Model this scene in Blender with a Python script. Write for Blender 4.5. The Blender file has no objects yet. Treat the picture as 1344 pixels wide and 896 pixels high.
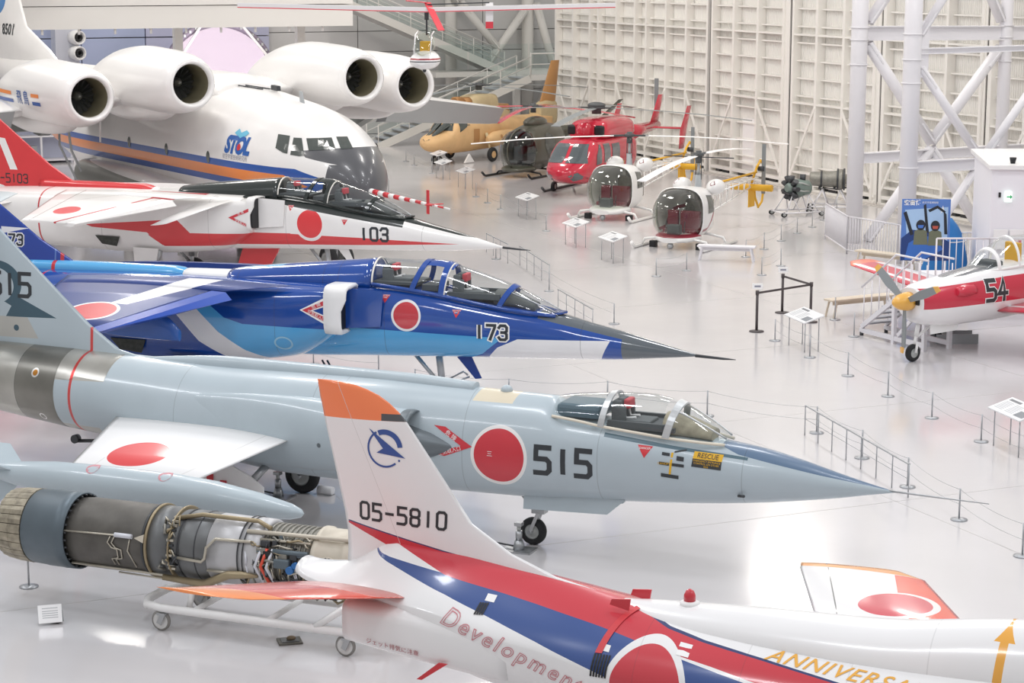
import bpy, bmesh, math, random
from mathutils import Vector, Matrix
from mathutils.bvhtree import BVHTree
random.seed(7)
scn = bpy.context.scene
COL = scn.collection
# ------------------------------------------------------------------ camera
cam_d = bpy.data.cameras.new('camera'); cam = bpy.data.objects.new('camera', cam_d); COL.objects.link(cam)
cam_d.sensor_width = 36.0; cam_d.lens = 2674.0 * 36.0 / 1344.0; cam_d.clip_end = 400
cam.location = (0, 0, 8.4); cam.rotation_euler = (math.pi / 2 - math.atan2(500, 2674), 0, 0)
scn.camera = cam
# ------------------------------------------------------------------ world and hall lighting
w = bpy.data.worlds.new('hall_light'); scn.world = w; w.use_nodes = True
w.node_tree.nodes['Background'].inputs[0].default_value = (1.0, 0.99, 0.985, 1)
w.node_tree.nodes['Background'].inputs[1].default_value = 0.33
vs = scn.view_settings; vs.view_transform = 'Standard'; vs.look = 'None'; vs.gamma = 1; vs.use_curve_mapping = False; vs.exposure = 0.5
def area(name, loc, sx, sy, power, col=(1, 1, 1), rz=0.0):
    d = bpy.data.lights.new(name, 'AREA'); d.shape = 'RECTANGLE'; d.size = sx; d.size_y = sy; d.energy = power; d.color = col
    o = bpy.data.objects.new(name, d); COL.objects.link(o); o.location = loc; o.rotation_euler = (0, 0, rz); return o
# rows of ceiling lamps of the hall, cool white over the jets, warm over the helicopters
for i, (y, p, c) in enumerate(((14, 1700, (.93, .95, 1)), (27, 2100, (.93, .95, 1)), (40, 2100, (.98, .98, 1)), (54, 2300, (1, .965, .93)), (68, 2700, (1, .95, .89)), (82, 2800, (1, .945, .88)))):
    for x in (-22, -8, 6, 20):
        area('ceiling_lamp', (x + (y - 40) * -.2, y, 17.5), 1.6, 4.5, p * .225, c, math.radians(23.5))

# ------------------------------------------------------------------ materials
def lin(h):
    if isinstance(h, str): h = tuple(int(h[i:i + 2], 16) / 255 for i in (0, 2, 4))
    return tuple((c / 12.92 if c <= .04045 else ((c + .055) / 1.055) ** 2.4) for c in h)
MATS = {}
def mat(name, col, rough=.5, metal=0.0, coat=0.0, var=0.0, vs_=3.0, bump=0.0, emit=0.0):
    """plain principled paint with optional noise variation of colour (var) and fine relief (bump)"""
    if name in MATS: return MATS[name]
    m = bpy.data.materials.new(name); m.use_nodes = True; nt = m.node_tree; b = nt.nodes['Principled BSDF']
    c = lin(col) + (1,)
    b.inputs['Base Color'].default_value = c; b.inputs['Roughness'].default_value = rough; b.inputs['Metallic'].default_value = metal
    b.inputs['Coat Weight'].default_value = coat; b.inputs['Coat Roughness'].default_value = .06
    if emit: b.inputs['Emission Color'].default_value = c; b.inputs['Emission Strength'].default_value = emit
    if var or bump:
        tc = nt.nodes.new('ShaderNodeTexCoord'); no = nt.nodes.new('ShaderNodeTexNoise'); no.inputs['Scale'].default_value = vs_; no.inputs['Detail'].default_value = 5
        nt.links.new(tc.outputs['Object'], no.inputs['Vector'])
        if var:
            mx = nt.nodes.new('ShaderNodeMix'); mx.data_type = 'RGBA'; mx.blend_type = 'MULTIPLY'; mx.inputs[0].default_value = 1
            cr = nt.nodes.new('ShaderNodeMapRange'); cr.inputs[1].default_value = .3; cr.inputs[2].default_value = .7; cr.inputs[3].default_value = 1 - var; cr.inputs[4].default_value = 1.0
            nt.links.new(no.outputs['Fac'], cr.inputs[0]); mx.inputs[6].default_value = c; nt.links.new(cr.outputs[0], mx.inputs[7]); nt.links.new(mx.outputs[2], b.inputs['Base Color'])
        if bump:
            bp = nt.nodes.new('ShaderNodeBump'); bp.inputs['Strength'].default_value = bump; bp.inputs['Distance'].default_value = .01
            nt.links.new(no.outputs['Fac'], bp.inputs['Height']); nt.links.new(bp.outputs[0], b.inputs['Normal'])
    MATS[name] = m; return m
def glass(name, tint=(.93, .95, .95), refl=.9, rough=.02):
    if name in MATS: return MATS[name]
    m = bpy.data.materials.new(name); m.use_nodes = True; nt = m.node_tree; nt.nodes.clear()
    o = nt.nodes.new('ShaderNodeOutputMaterial'); t = nt.nodes.new('ShaderNodeBsdfTransparent'); g = nt.nodes.new('ShaderNodeBsdfGlossy'); x = nt.nodes.new('ShaderNodeMixShader'); f = nt.nodes.new('ShaderNodeMath'); lw = nt.nodes.new('ShaderNodeLayerWeight'); lw.inputs[0].default_value = .5; f.operation = 'POWER'; f.inputs[1].default_value = 3.0; f2 = nt.nodes.new('ShaderNodeMath'); f2.operation = 'MULTIPLY_ADD'; f2.inputs[1].default_value = .75; f2.inputs[2].default_value = .05; nt.links.new(lw.outputs['Facing'], f.inputs[0]); nt.links.new(f.outputs[0], f2.inputs[0])
    t.inputs[0].default_value = tint + (1,); g.inputs['Roughness'].default_value = rough; g.inputs[0].default_value = (refl, refl, refl, 1)
    nt.links.new(f2.outputs[0], x.inputs[0]); nt.links.new(t.outputs[0], x.inputs[1]); nt.links.new(g.outputs[0], x.inputs[2]); nt.links.new(x.outputs[0], o.inputs[0])
    MATS[name] = m; return m
def paint(name, base, layers, rough=.3, coat=.3, var=.04, lines=(), linecol=.72, metal=0.0):
    """livery paint: layers of (colour, mask) in the thing's own coordinates.
    mask: list of shapes joined together; shape = ('poly','xz',[pts]) convex | ('circ','xz',cx,cz,r[,ry]) ; optional 4th/6th: extra half spaces [(nx,ny,nz,c),..]"""
    m = bpy.data.materials.new(name); m.use_nodes = True; nt = m.node_tree; b = nt.nodes['Principled BSDF']; N = nt.nodes.new; L = nt.links.new
    b.inputs['Roughness'].default_value = rough; b.inputs['Coat Weight'].default_value = coat; b.inputs['Coat Roughness'].default_value = .08; b.inputs['Metallic'].default_value = metal
    tc = N('ShaderNodeTexCoord'); P = tc.outputs['Object']
    def val(op, a, bb=None):
        n = N('ShaderNodeMath'); n.operation = op
        for i, q in enumerate((a, bb)):
            if q is None: continue
            if isinstance(q, (int, float)): n.inputs[i].default_value = q
            else: L(q, n.inputs[i])
        return n.outputs[0]
    def half(v, c):
        n = N('ShaderNodeVectorMath'); n.operation = 'DOT_PRODUCT'; L(P, n.inputs[0]); n.inputs[1].default_value = v
        return val('ADD', n.outputs['Value'], c)
    AX = {'x': 0, 'y': 1, 'z': 2}
    def shape(s):
        a, c = AX[s[1][0]], AX[s[1][1]]; hs = []
        if s[0] == 'poly':
            pts = s[2]; ar = sum(pts[i][0] * pts[(i + 1) % len(pts)][1] - pts[(i + 1) % len(pts)][0] * pts[i][1] for i in range(len(pts)))
            if ar < 0: pts = pts[::-1]
            for i in range(len(pts)):
                (x0, y0), (x1, y1) = pts[i], pts[(i + 1) % len(pts)]; l = math.hypot(x1 - x0, y1 - y0)
                n = [0, 0, 0]; n[a] = -(y1 - y0) / l; n[c] = (x1 - x0) / l; hs.append(half(n, -(n[a] * x0 + n[c] * y0)))
            ex = s[3] if len(s) > 3 else []
        else:
            rx = s[4]; ry = s[5] if len(s) > 5 and s[5] else rx
            n1 = [0, 0, 0]; n1[a] = 1 / rx; n2 = [0, 0, 0]; n2[c] = 1 / ry
            p = half(n1, -s[2] / rx); q = half(n2, -s[3] / ry)
            hs.append(val('SUBTRACT', 1.0, val('ADD', val('MULTIPLY', p, p), val('MULTIPLY', q, q)))); ex = s[6] if len(s) > 6 else []
        for (nx, ny, nz, k) in ex: hs.append(half((nx, ny, nz), k))
        r = hs[0]
        for h in hs[1:]: r = val('MINIMUM', r, h)
        return r
    cur = None; no = N('ShaderNodeTexNoise'); no.inputs['Scale'].default_value = 1.7; no.inputs['Detail'].default_value = 6; L(P, no.inputs['Vector'])
    first = lin(base) + (1,)
    for col, shapes in layers:
        r = None
        for s in shapes:
            q = shape(s); r = q if r is None else val('MAXIMUM', r, q)
        k = val('GREATER_THAN', r, 0.0)
        mx = N('ShaderNodeMix'); mx.data_type = 'RGBA'; L(k, mx.inputs[0])
        if cur is None: mx.inputs[6].default_value = first
        else: L(cur, mx.inputs[6])
        mx.inputs[7].default_value = lin(col) + (1,); cur = mx.outputs[2]
    for ax, at in lines:   # panel joints
        n = [0, 0, 0]; n[AX[ax]] = 1; k = val('LESS_THAN', val('ABSOLUTE', half(n, -at)), .006)
        k = val('MULTIPLY', k, 1 - linecol)
        mx = N('ShaderNodeMix'); mx.data_type = 'RGBA'; L(k, mx.inputs[0])
        if cur is None: mx.inputs[6].default_value = first
        else: L(cur, mx.inputs[6])
        mx.inputs[7].default_value = (.05, .05, .055, 1); cur = mx.outputs[2]
    mv = N('ShaderNodeMapRange'); mv.inputs[1].default_value = .3; mv.inputs[2].default_value = .7; mv.inputs[3].default_value = 1 - var; mv.inputs[4].default_value = 1; L(no.outputs['Fac'], mv.inputs[0])
    mx = N('ShaderNodeMix'); mx.data_type = 'RGBA'; mx.blend_type = 'MULTIPLY'; mx.inputs[0].default_value = 1
    if cur is None: mx.inputs[6].default_value = first
    else: L(cur, mx.inputs[6])
    L(mv.outputs[0], mx.inputs[7]); L(mx.outputs[2], b.inputs['Base Color'])
    return m
# ------------------------------------------------------------------ things and parts
def tag(o, label=None, cat=None, group=None, kind=None):
    if label: o['label'] = label
    if cat: o['category'] = cat
    if group: o['group'] = group
    if kind: o['kind'] = kind
    return o
def thing(name, label, cat, loc=(0, 0, 0), rz=0.0, group=None, kind=None):
    o = bpy.data.objects.new(name, None); COL.objects.link(o); o.location = loc; o.rotation_euler = (0, 0, rz); o.empty_display_size = .2
    return tag(o, label, cat, group, kind)
def copy_tree(o, parent=None):
    c = o.copy(); COL.objects.link(c); c.parent = parent
    for ch in list(o.children): copy_tree(ch, c)
    return c
def V(*a): return Vector(a)
class MB:
    """collects shapes for ONE mesh object"""
    def __init__(s): s.v = []; s.f = []; s.m = []; s.sm = []
    def add(s, vs, fs, mi=0, smooth=False):
        o = len(s.v); s.v += [tuple(p) for p in vs]
        for f in fs: s.f.append(tuple(i + o for i in f)); s.m.append(mi); s.sm.append(smooth)
        return s
    def box(s, c, d, rz=0.0, mi=0):
        x, y, z = d[0] / 2, d[1] / 2, d[2] / 2; cs, sn = math.cos(rz), math.sin(rz)
        P = [(a * x, b * y, e * z) for e in (-1, 1) for b in (-1, 1) for a in (-1, 1)]
        return s.add([(c[0] + p[0] * cs - p[1] * sn, c[1] + p[0] * sn + p[1] * cs, c[2] + p[2]) for p in P], [(0, 2, 3, 1), (4, 5, 7, 6), (0, 1, 5, 4), (2, 6, 7, 3), (0, 4, 6, 2), (1, 3, 7, 5)], mi)
    def bar(s, a, b, wd, ht, up=(0, 0, 1), mi=0):
        a, b = Vector(a), Vector(b); d = (b - a).normalized(); u = Vector(up); sd = d.cross(u)
        if sd.length < 1e-4: sd = d.cross(Vector((1, 0, 0)))
        sd.normalize(); u = sd.cross(d).normalized(); P = []
        for q in (a, b):
            for i, j in ((-1, -1), (1, -1), (1, 1), (-1, 1)): P.append(q + sd * i * wd / 2 + u * j * ht / 2)
        return s.add(P, [(0, 3, 2, 1), (4, 5, 6, 7), (0, 1, 5, 4), (1, 2, 6, 5), (2, 3, 7, 6), (3, 0, 4, 7)], mi)
    def frame(s, d):
        d = d.normalized(); u = Vector((0, 0, 1)) if abs(d.z) < .95 else Vector((1, 0, 0)); a = d.cross(u).normalized(); return a, a.cross(d).normalized()
    def rings(s, R, closed_ends=(True, True), mi=0, smooth=True):
        n = len(R[0]); vs = [p for r in R for p in r]; fs = []
        for i in range(len(R) - 1):
            for j in range(n): fs.append((i * n + j, i * n + (j + 1) % n, (i + 1) * n + (j + 1) % n, (i + 1) * n + j))
        s.add(vs, fs, mi, smooth)
        if closed_ends[0]: s.add(R[0], [tuple(range(n))[::-1]], mi, False)
        if closed_ends[1]: s.add(R[-1], [tuple(range(n))], mi, False)
        return s
    def cyl(s, a, b, r0, r1=None, n=16, caps=(True, True), mi=0, smooth=True):
        a, b = Vector(a), Vector(b); r1 = r0 if r1 is None else r1; p, q = s.frame(b - a)
        return s.rings([[c + (p * math.cos(t) + q * math.sin(t)) * r for t in [2 * math.pi * i / n for i in range(n)]] for c, r in ((a, r0), (b, r1))], caps, mi, smooth)
    def tube(s, pts, r, n=8, mi=0, caps=(True, True)):
        pts = [Vector(p) for p in pts]; R = []; pa = None
        for i, p in enumerate(pts):
            d = (pts[min(i + 1, len(pts) - 1)] - pts[max(i - 1, 0)]).normalized()
            if pa is None: pa, _ = s.frame(d)
            pa = (pa - d * pa.dot(d)).normalized(); q = d.cross(pa); rr = r[i] if isinstance(r, (list, tuple)) else r
            R.append([p + (pa * math.cos(t) + q * math.sin(t)) * rr for t in [2 * math.pi * k / n for k in range(n)]])
        return s.rings(R, caps, mi)
    def lathe(s, o, ax, prof, n=32, mi=0, caps=(True, True), smooth=True, arc=None):
        """prof: (distance along axis, radius)"""
        o, ax = Vector(o), Vector(ax).normalized(); p, q = s.frame(ax)
        return s.rings([[o + ax * d + (p * math.cos(t) + q * math.sin(t)) * max(r, 1e-4) for t in [2 * math.pi * i / n for i in range(n)]] for d, r in prof], caps, mi, smooth)
    def ball(s, c, rx, ry=None, rz=None, n=16, mi=0):
        ry = rx if ry is None else ry; rz = rx if rz is None else rz; R = []
        for i in range(n // 2 + 1):
            ph = math.pi * i / (n // 2); k = max(math.sin(ph), 1e-3)
            R.append([(c[0] + rx * k * math.cos(t), c[1] + ry * k * math.sin(t), c[2] - rz * math.cos(ph)) for t in [2 * math.pi * j / n for j in range(n)]])
        return s.rings(R, (True, True), mi)
    def prism(s, pts, off, mi=0, smooth=False):
        """flat polygon (3D points) extruded by vector off"""
        n = len(pts); A = [Vector(p) for p in pts]; B = [p + Vector(off) for p in A]
        return s.add(A + B, [tuple(range(n))[::-1], tuple(range(n, 2 * n))] + [(i, (i + 1) % n, n + (i + 1) % n, n + i) for i in range(n)], mi, smooth)
    def build(s, name, m, parent=None, label=None, kind=None, bevel=0.0, clean=True):
        me = bpy.data.meshes.new(name); me.from_pydata(s.v, [], s.f)
        for x in (m if isinstance(m, (list, tuple)) else [m]): me.materials.append(x)
        me.polygons.foreach_set('material_index', s.m); me.polygons.foreach_set('use_smooth', s.sm)
        if clean:
            bm = bmesh.new(); bm.from_mesh(me); bmesh.ops.remove_doubles(bm, verts=bm.verts, dist=2e-4); bmesh.ops.recalc_face_normals(bm, faces=bm.faces); bm.to_mesh(me); bm.free()
        me.update()
        o = bpy.data.objects.new(name, me); COL.objects.link(o); o.parent = parent
        if bevel:
            bv = o.modifiers.new('bevel', 'BEVEL'); bv.width = bevel; bv.segments = 2; bv.limit_method = 'ANGLE'
        return tag(o, label, kind=kind)
def struct(mb, name, m, label, cat, parent=None, **k):
    o = mb.build(name, m, parent, **k)
    if parent is None: tag(o, label, cat, kind='structure')
    return o
def interp(rows, step):
    """monotone-ish cubic interpolation of station rows (first column is the parameter)"""
    rows = sorted(rows, key=lambda r: r[0]); out = []; n = len(rows[0])
    def slope(i, k):
        if i == 0: return (rows[1][k] - rows[0][k]) / (rows[1][0] - rows[0][0])
        if i == len(rows) - 1: return (rows[i][k] - rows[i - 1][k]) / (rows[i][0] - rows[i - 1][0])
        a = (rows[i][k] - rows[i - 1][k]) / (rows[i][0] - rows[i - 1][0]); b = (rows[i + 1][k] - rows[i][k]) / (rows[i + 1][0] - rows[i][0])
        return 0 if a * b <= 0 else 2 * a * b / (a + b)
    for i in range(len(rows) - 1):
        x0, x1 = rows[i][0], rows[i + 1][0]; h = x1 - x0; m = max(1, int(math.ceil(h / step)))
        for j in range(m):
            t = j / m; r = [x0 + h * t]
            for k in range(1, n):
                r.append((2 * t ** 3 - 3 * t * t + 1) * rows[i][k] + (t ** 3 - 2 * t * t + t) * h * slope(i, k) + (-2 * t ** 3 + 3 * t * t) * rows[i + 1][k] + (t ** 3 - t * t) * h * slope(i + 1, k))
            out.append(r)
    out.append(list(rows[-1])); return out
def se(t, n):
    c, s_ = math.cos(t), math.sin(t); return math.copysign(abs(c) ** (2 / n), c), math.copysign(abs(s_) ** (2 / n), s_)
def ring(x, y0, zt, zb, wd, zw=None, nu=2.0, nl=2.0, N=44):
    """cross section at x: top zt, bottom zb, half width wd at height zw"""
    zw = (zt + zb) / 2 if zw is None else zw; P = []
    for i in range(N):
        t = 2 * math.pi * i / N; u = t < math.pi; c, s_ = se(t, nu if u else nl); P.append((x, y0 + wd * c, zw + (s_ * (zt - zw) if u else s_ * (zw - zb))))
    return P
def hull(mb, rows, step=.15, N=44, y0=0.0, mi=0, caps=(True, True)):
    """rows: x, ztop, zbot, halfwidth, zwide, n_upper, n_lower"""
    return mb.rings([ring(r[0], y0, r[1], r[2], max(r[3], 1e-3), r[4], r[5], r[6], N) for r in interp(rows, step)], caps, mi)
def foil(mb, secs, mi=0, K=9, sharp=1.0, sub=4):
    """secs: (LE point, TE point, half thickness, up vector)"""
    R = []
    S = []
    for i in range(len(secs) - 1):
        for j in range(sub):
            t = j / sub; S.append([Vector(secs[i][k]).lerp(Vector(secs[i + 1][k]), t) if k != 2 else secs[i][2] * (1 - t) + secs[i + 1][2] * t for k in range(4)])
    S.append([Vector(secs[-1][0]), Vector(secs[-1][1]), secs[-1][2], Vector(secs[-1][3])])
    for le, te, th, up in S:
        up = up.normalized(); r = []
        for k in range(K + 1):
            c = k / K; c = .5 - .5 * math.cos(math.pi * c); h = th * (4 * c * (1 - c)) ** (.75 * sharp) if c < .5 else th * (4 * c * (1 - c)) ** .9
            r.append(le.lerp(te, c) + up * h)
        for k in range(K - 1, 0, -1):
            c = k / K; c = .5 - .5 * math.cos(math.pi * c); h = th * (4 * c * (1 - c)) ** (.75 * sharp) if c < .5 else th * (4 * c * (1 - c)) ** .9
            r.append(le.lerp(te, c) - up * h)
        R.append(r)
    return mb.rings(R, (True, True), mi)
# ------------------------------------------------------------------ lettering and markings laid on a surface
def bvh_of(*objs):
    vs, fs = [], []
    for o in objs:
        k = len(vs); vs += [v.co.copy() for v in o.data.vertices]; fs += [tuple(i + k for i in p.vertices) for p in o.data.polygons]
    return BVHTree.FromPolygons(vs, fs)
def text_bm(s, size=1.0, shear=0.0, bold=0.0, spacing=1.0):
    cu = bpy.data.curves.new('lettering', 'FONT'); cu.body = s; cu.size = size; cu.align_x = 'CENTER'; cu.align_y = 'CENTER'; cu.shear = shear; cu.offset = bold; cu.space_character = spacing; cu.resolution_u = 3
    o = bpy.data.objects.new('lettering', cu); COL.objects.link(o); dg = bpy.context.evaluated_depsgraph_get(); me = bpy.data.meshes.new_from_object(o.evaluated_get(dg))
    bm = bmesh.new(); bm.from_mesh(me); bpy.data.objects.remove(o); bpy.data.curves.remove(cu); bpy.data.meshes.remove(me); return bm
GL = {  # block numerals as pen strokes in a .56 x 1 cell, corners cut
 '0': [[(.12, 0), (.44, 0), (.56, .12), (.56, .88), (.44, 1), (.12, 1), (0, .88), (0, .12), (.12, 0)]],
 '1': [[(.28, 0), (.28, 1)]],
 '3': [[(0, .86), (.1, 1), (.44, 1), (.56, .88), (.56, .62), (.44, .52), (.2, .52)], [(.44, .52), (.56, .4), (.56, .12), (.44, 0), (.1, 0), (0, .14)]],
 '4': [[(.4, 0), (.4, 1), (0, .32), (.58, .32)]],
 '5': [[(.54, 1), (.02, 1), (.02, .56), (.44, .56), (.56, .44), (.56, .12), (.44, 0), (0, 0)]],
 '7': [[(0, 1), (.56, 1), (.56, .88), (.22, 0)]],
 '8': [[(.12, 0), (.44, 0), (.56, .12), (.56, .4), (.46, .52), (.56, .64), (.56, .88), (.44, 1), (.12, 1), (0, .88), (0, .64), (.1, .52), (0, .4), (0, .12), (.12, 0)], [(.1, .52), (.46, .52)]],
 '-': [[(.08, .5), (.5, .5)]]}
def block_bm(s, h=1.0, pen=.16, pitch=.78):
    """block lettering mesh centred on the origin"""
    bm = bmesh.new(); n = len(s); tot = (n - 1) * pitch + .56
    for i, ch in enumerate(s):
        for path in GL[ch]:
            P = [Vector((x + i * pitch - tot / 2, y - .5)) for x, y in path]; closed = (P[0] - P[-1]).length < 1e-5; L = []; Rr = []
            for k, p in enumerate(P):
                a = P[k - 1] if k else (P[-2] if closed else None); b = P[k + 1] if k < len(P) - 1 else (P[1] if closed else None)
                d1 = (p - a).normalized() if a is not None else None; d2 = (b - p).normalized() if b is not None else None
                if d1 is None: nn = Vector((-d2.y, d2.x)); q = p - d2 * pen * .5
                elif d2 is None: nn = Vector((-d1.y, d1.x)); q = p + d1 * pen * .5
                else:
                    n1 = Vector((-d1.y, d1.x)); n2 = Vector((-d2.y, d2.x)); nn = (n1 + n2); nn = nn / max(nn.dot(n1), .3); q = p
                if ch in '1': q = p
                L.append(q + nn * pen / 2); Rr.append(q - nn * pen / 2)
            for k in range(len(P) - 1):
                bm.faces.new([bm.verts.new((v.x * h, v.y * h, 0)) for v in (L[k], Rr[k], Rr[k + 1], L[k + 1])])
    return bm
def poly_bm(*polys):
    bm = bmesh.new()
    for p in polys: bm.faces.new([bm.verts.new((x, y, 0)) for x, y in p])
    bmesh.ops.triangulate(bm, faces=bm.faces); return bm
def disc_pts(r, n=48, cx=0, cy=0, ry=None): return [(cx + r * math.cos(2 * math.pi * i / n), cy + (ry or r) * math.sin(2 * math.pi * i / n)) for i in range(n)]
def lay(bm, name, m, parent, org, ud, vd, bvh=None, off=.004, grid=.12, label=None, kind=None, reach=1.5):
    """lay a flat marking (u,v) at org with directions ud, vd onto the surface of bvh, looking along -(ud x vd)"""
    org, ud, vd = Vector(org), Vector(ud).normalized(), Vector(vd).normalized(); nd = ud.cross(vd).normalized()
    if bvh is not None and grid:
        xs = [v.co.x for v in bm.verts]; ys = [v.co.y for v in bm.verts]
        for ax, lo, hi in ((0, min(xs), max(xs)), (1, min(ys), max(ys))):
            k = math.ceil(lo / grid)
            while k * grid < hi:
                co = [0, 0, 0]; no = [0, 0, 0]; co[ax] = k * grid; no[ax] = 1
                bmesh.ops.bisect_plane(bm, geom=list(bm.verts) + list(bm.edges) + list(bm.faces), plane_co=co, plane_no=no); k += 1
    for v in bm.verts:
        p = org + ud * v.co.x + vd * v.co.y
        if bvh is not None:
            h, hn, _, _ = bvh.ray_cast(p + nd * reach, -nd, reach * 2)
            if h is None:
                h, hn, _, _ = bvh.find_nearest(p)
            if hn.dot(nd) < 0: hn = -hn
            v.co = h + (hn + nd).normalized() * off
        else: v.co = p + nd * off
    bmesh.ops.recalc_face_normals(bm, faces=bm.faces)
    me = bpy.data.meshes.new(name); bm.to_mesh(me); bm.free(); me.materials.append(m)
    o = bpy.data.objects.new(name, me); COL.objects.link(o); o.parent = parent
    return tag(o, label, kind=kind)
STB = ((1, 0, 0), (0, 0, 1))     # u, v of a marking read from the starboard side (camera on -y)
def wheel(name, parent, c, r, wd, hub=.55, tyre='tyre', hubm='wheel_hub', ax=(0, 1, 0)):
    a = Vector(ax); c = Vector(c)
    t = MB().lathe(c - a * wd / 2, a, [(0.0, r * hub), (0, r * .8), (wd * .15, r * .95), (wd * .35, r), (wd * .65, r), (wd * .85, r * .95), (wd, r * .8), (wd, r * hub)], 32, caps=(False, False)).build(name, MATS[tyre], parent)
    h = MB().lathe(c - a * wd * .45, a, [(0, r * hub * .25), (0, r * hub * .35), (wd * .12, r * hub * .5), (wd * .05, r * hub * .85), (0, r * hub * 1.03), (wd * .9, r * hub * 1.03), (wd * .85, r * hub * .85), (wd * .78, r * hub * .5), (wd * .9, r * hub * .35), (wd * .9, r * hub * .2)], 24).build('wheel_hub', MATS[hubm], t)
    return t
mat('tyre', '2a2b2d', .75, var=.2, vs_=20); mat('wheel_hub', 'b9bcba', .45, .3); mat('steel', 'b4b6b8', .35, .8); mat('dark_metal', '4a4c4f', .45, .5); mat('black', '1b1c1f', .5)
mat('white_paint', 'f2f1f0', .4, coat=.2); mat('cream_paint', 'e9e5dd', .45); mat('white', 'f6f5f4', .5); mat('red', 'd23840', .4); mat('grey_paint', 'a8adb0', .45); mat('number_black', '33373b', .5)
mat('seat_grey', '6d7274', .8, var=.2, vs_=12); mat('seat_red', 'd24a55', .6); mat('cockpit_dark', '54595c', .7); mat('hinomaru_red', 'cf3a45', .35, coat=.2); mat('yellow', 'e2b024', .45); mat('orange', 'ff8a55', .4)
glass('canopy_glass'); glass('smoked_glass', (.42, .45, .42)); glass('railing_glass', (.9, .95, .94))
# ================================================================== the hall
BA = math.radians(23.5); UU = Vector((-math.sin(BA), math.cos(BA), 0)); VV = Vector((math.cos(BA), math.sin(BA), 0)); VW = 40.15
def hall(u, v, z=0): return UU * u + VV * v + Vector((0, 0, z))
def floor_mat():
    m = bpy.data.materials.new('epoxy_floor'); m.use_nodes = True; nt = m.node_tree; b = nt.nodes['Principled BSDF']; N = nt.nodes.new; L = nt.links.new
    tc = N('ShaderNodeTexCoord'); n1 = N('ShaderNodeTexNoise'); n1.inputs['Scale'].default_value = .35; n1.inputs['Detail'].default_value = 6
    L(tc.outputs['Object'], n1.inputs['Vector'])
    mr = N('ShaderNodeMapRange'); mr.inputs[1].default_value = .3; mr.inputs[2].default_value = .7; mr.inputs[3].default_value = .93; mr.inputs[4].default_value = 1; L(n1.outputs['Fac'], mr.inputs[0])
    mx = N('ShaderNodeMix'); mx.data_type = 'RGBA'; mx.blend_type = 'MULTIPLY'; mx.inputs[0].default_value = 1; mx.inputs[6].default_value = lin('d5d2d3') + (1,); L(mr.outputs[0], mx.inputs[7]); L(mx.outputs[2], b.inputs['Base Color'])
    n2 = N('ShaderNodeTexNoise'); n2.inputs['Scale'].default_value = 2.2; n2.inputs['Detail'].default_value = 3; L(tc.outputs['Object'], n2.inputs['Vector'])
    bp = N('ShaderNodeBump'); bp.inputs['Strength'].default_value = .07; bp.inputs['Distance'].default_value = .02; L(n2.outputs['Fac'], bp.inputs['Height']); L(bp.outputs[0], b.inputs['Normal'])
    b.inputs['Roughness'].default_value = .16; b.inputs['Coat Weight'].default_value = .35; b.inputs['Coat Roughness'].default_value = .1; b.inputs['IOR'].default_value = 1.5
    return m
fl = MB(); fl.add([hall(-10, -60), hall(-10, 46), hall(110, 46), hall(110, -60)], [(0, 1, 2, 3)])
FLOOR = struct(fl, 'floor', floor_mat(), 'glossy pale grey epoxy hangar floor', 'floor')
mat('joint', 'b9b6b4', .4)
for k in range(9):   # poured joints
    MB().bar(hall(8 + k * 6.06, -20, .001), hall(8 + k * 6.06, 39.5, .001), .012, .002).build('floor_joint', MATS['joint'], FLOOR)
for k in range(7):
    MB().bar(hall(2, -14 + k * 8, .001), hall(86, -14 + k * 8, .001), .012, .002).build('floor_joint', MATS['joint'], FLOOR)
# ---- hangar doors
mat('door_sheet', 'efede8', .5); mat('door_steel', 'f5f2ec', .5); mat('door_dark', '3c3a38', .7); mat('rail_steel', 'cfcac2', .5)
ZT = 13.0
def sheet(mb, u0, u1, v, z0, z1):
    n = max(4, int((u1 - u0) / .11)); R = []
    for i in range(n + 1):
        u = u0 + (u1 - u0) * i / n
        for du, dv in ((-.03, 0), (-.015, .022), (.015, .022), (.03, 0)): R.append((u + du, v + dv))
    vs = [hall(a, b, z) for z in (z0, z1) for a, b in R]; k = len(R)
    mb.add(vs, [(i, i + 1, k + i + 1, k + i) for i in range(k - 1)])
GZ = [.63, .88, 1.53, 2.17, 2.8, 3.2, 3.45, 4.1, 4.75, 5.4, 5.71, 6.0, 6.65, 7.28, 7.9, 8.53, 9.16]
def bar_mesh(name, L, d, h):
    o = MB().box((L / 2, 0, 0), (L, d, h)).build(name, MATS['door_steel']); me = o.data; bpy.data.objects.remove(o); return me
POST = bar_mesh('post', .14, .34, ZT)
FLG = None
GIRT = {}
def put(me, name, parent, loc, rz):
    o = bpy.data.objects.new(name, me); COL.objects.link(o); o.location = loc; o.rotation_euler = (0, 0, rz); o.parent = parent; return o
RZU = math.atan2(UU.y, UU.x)
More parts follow.
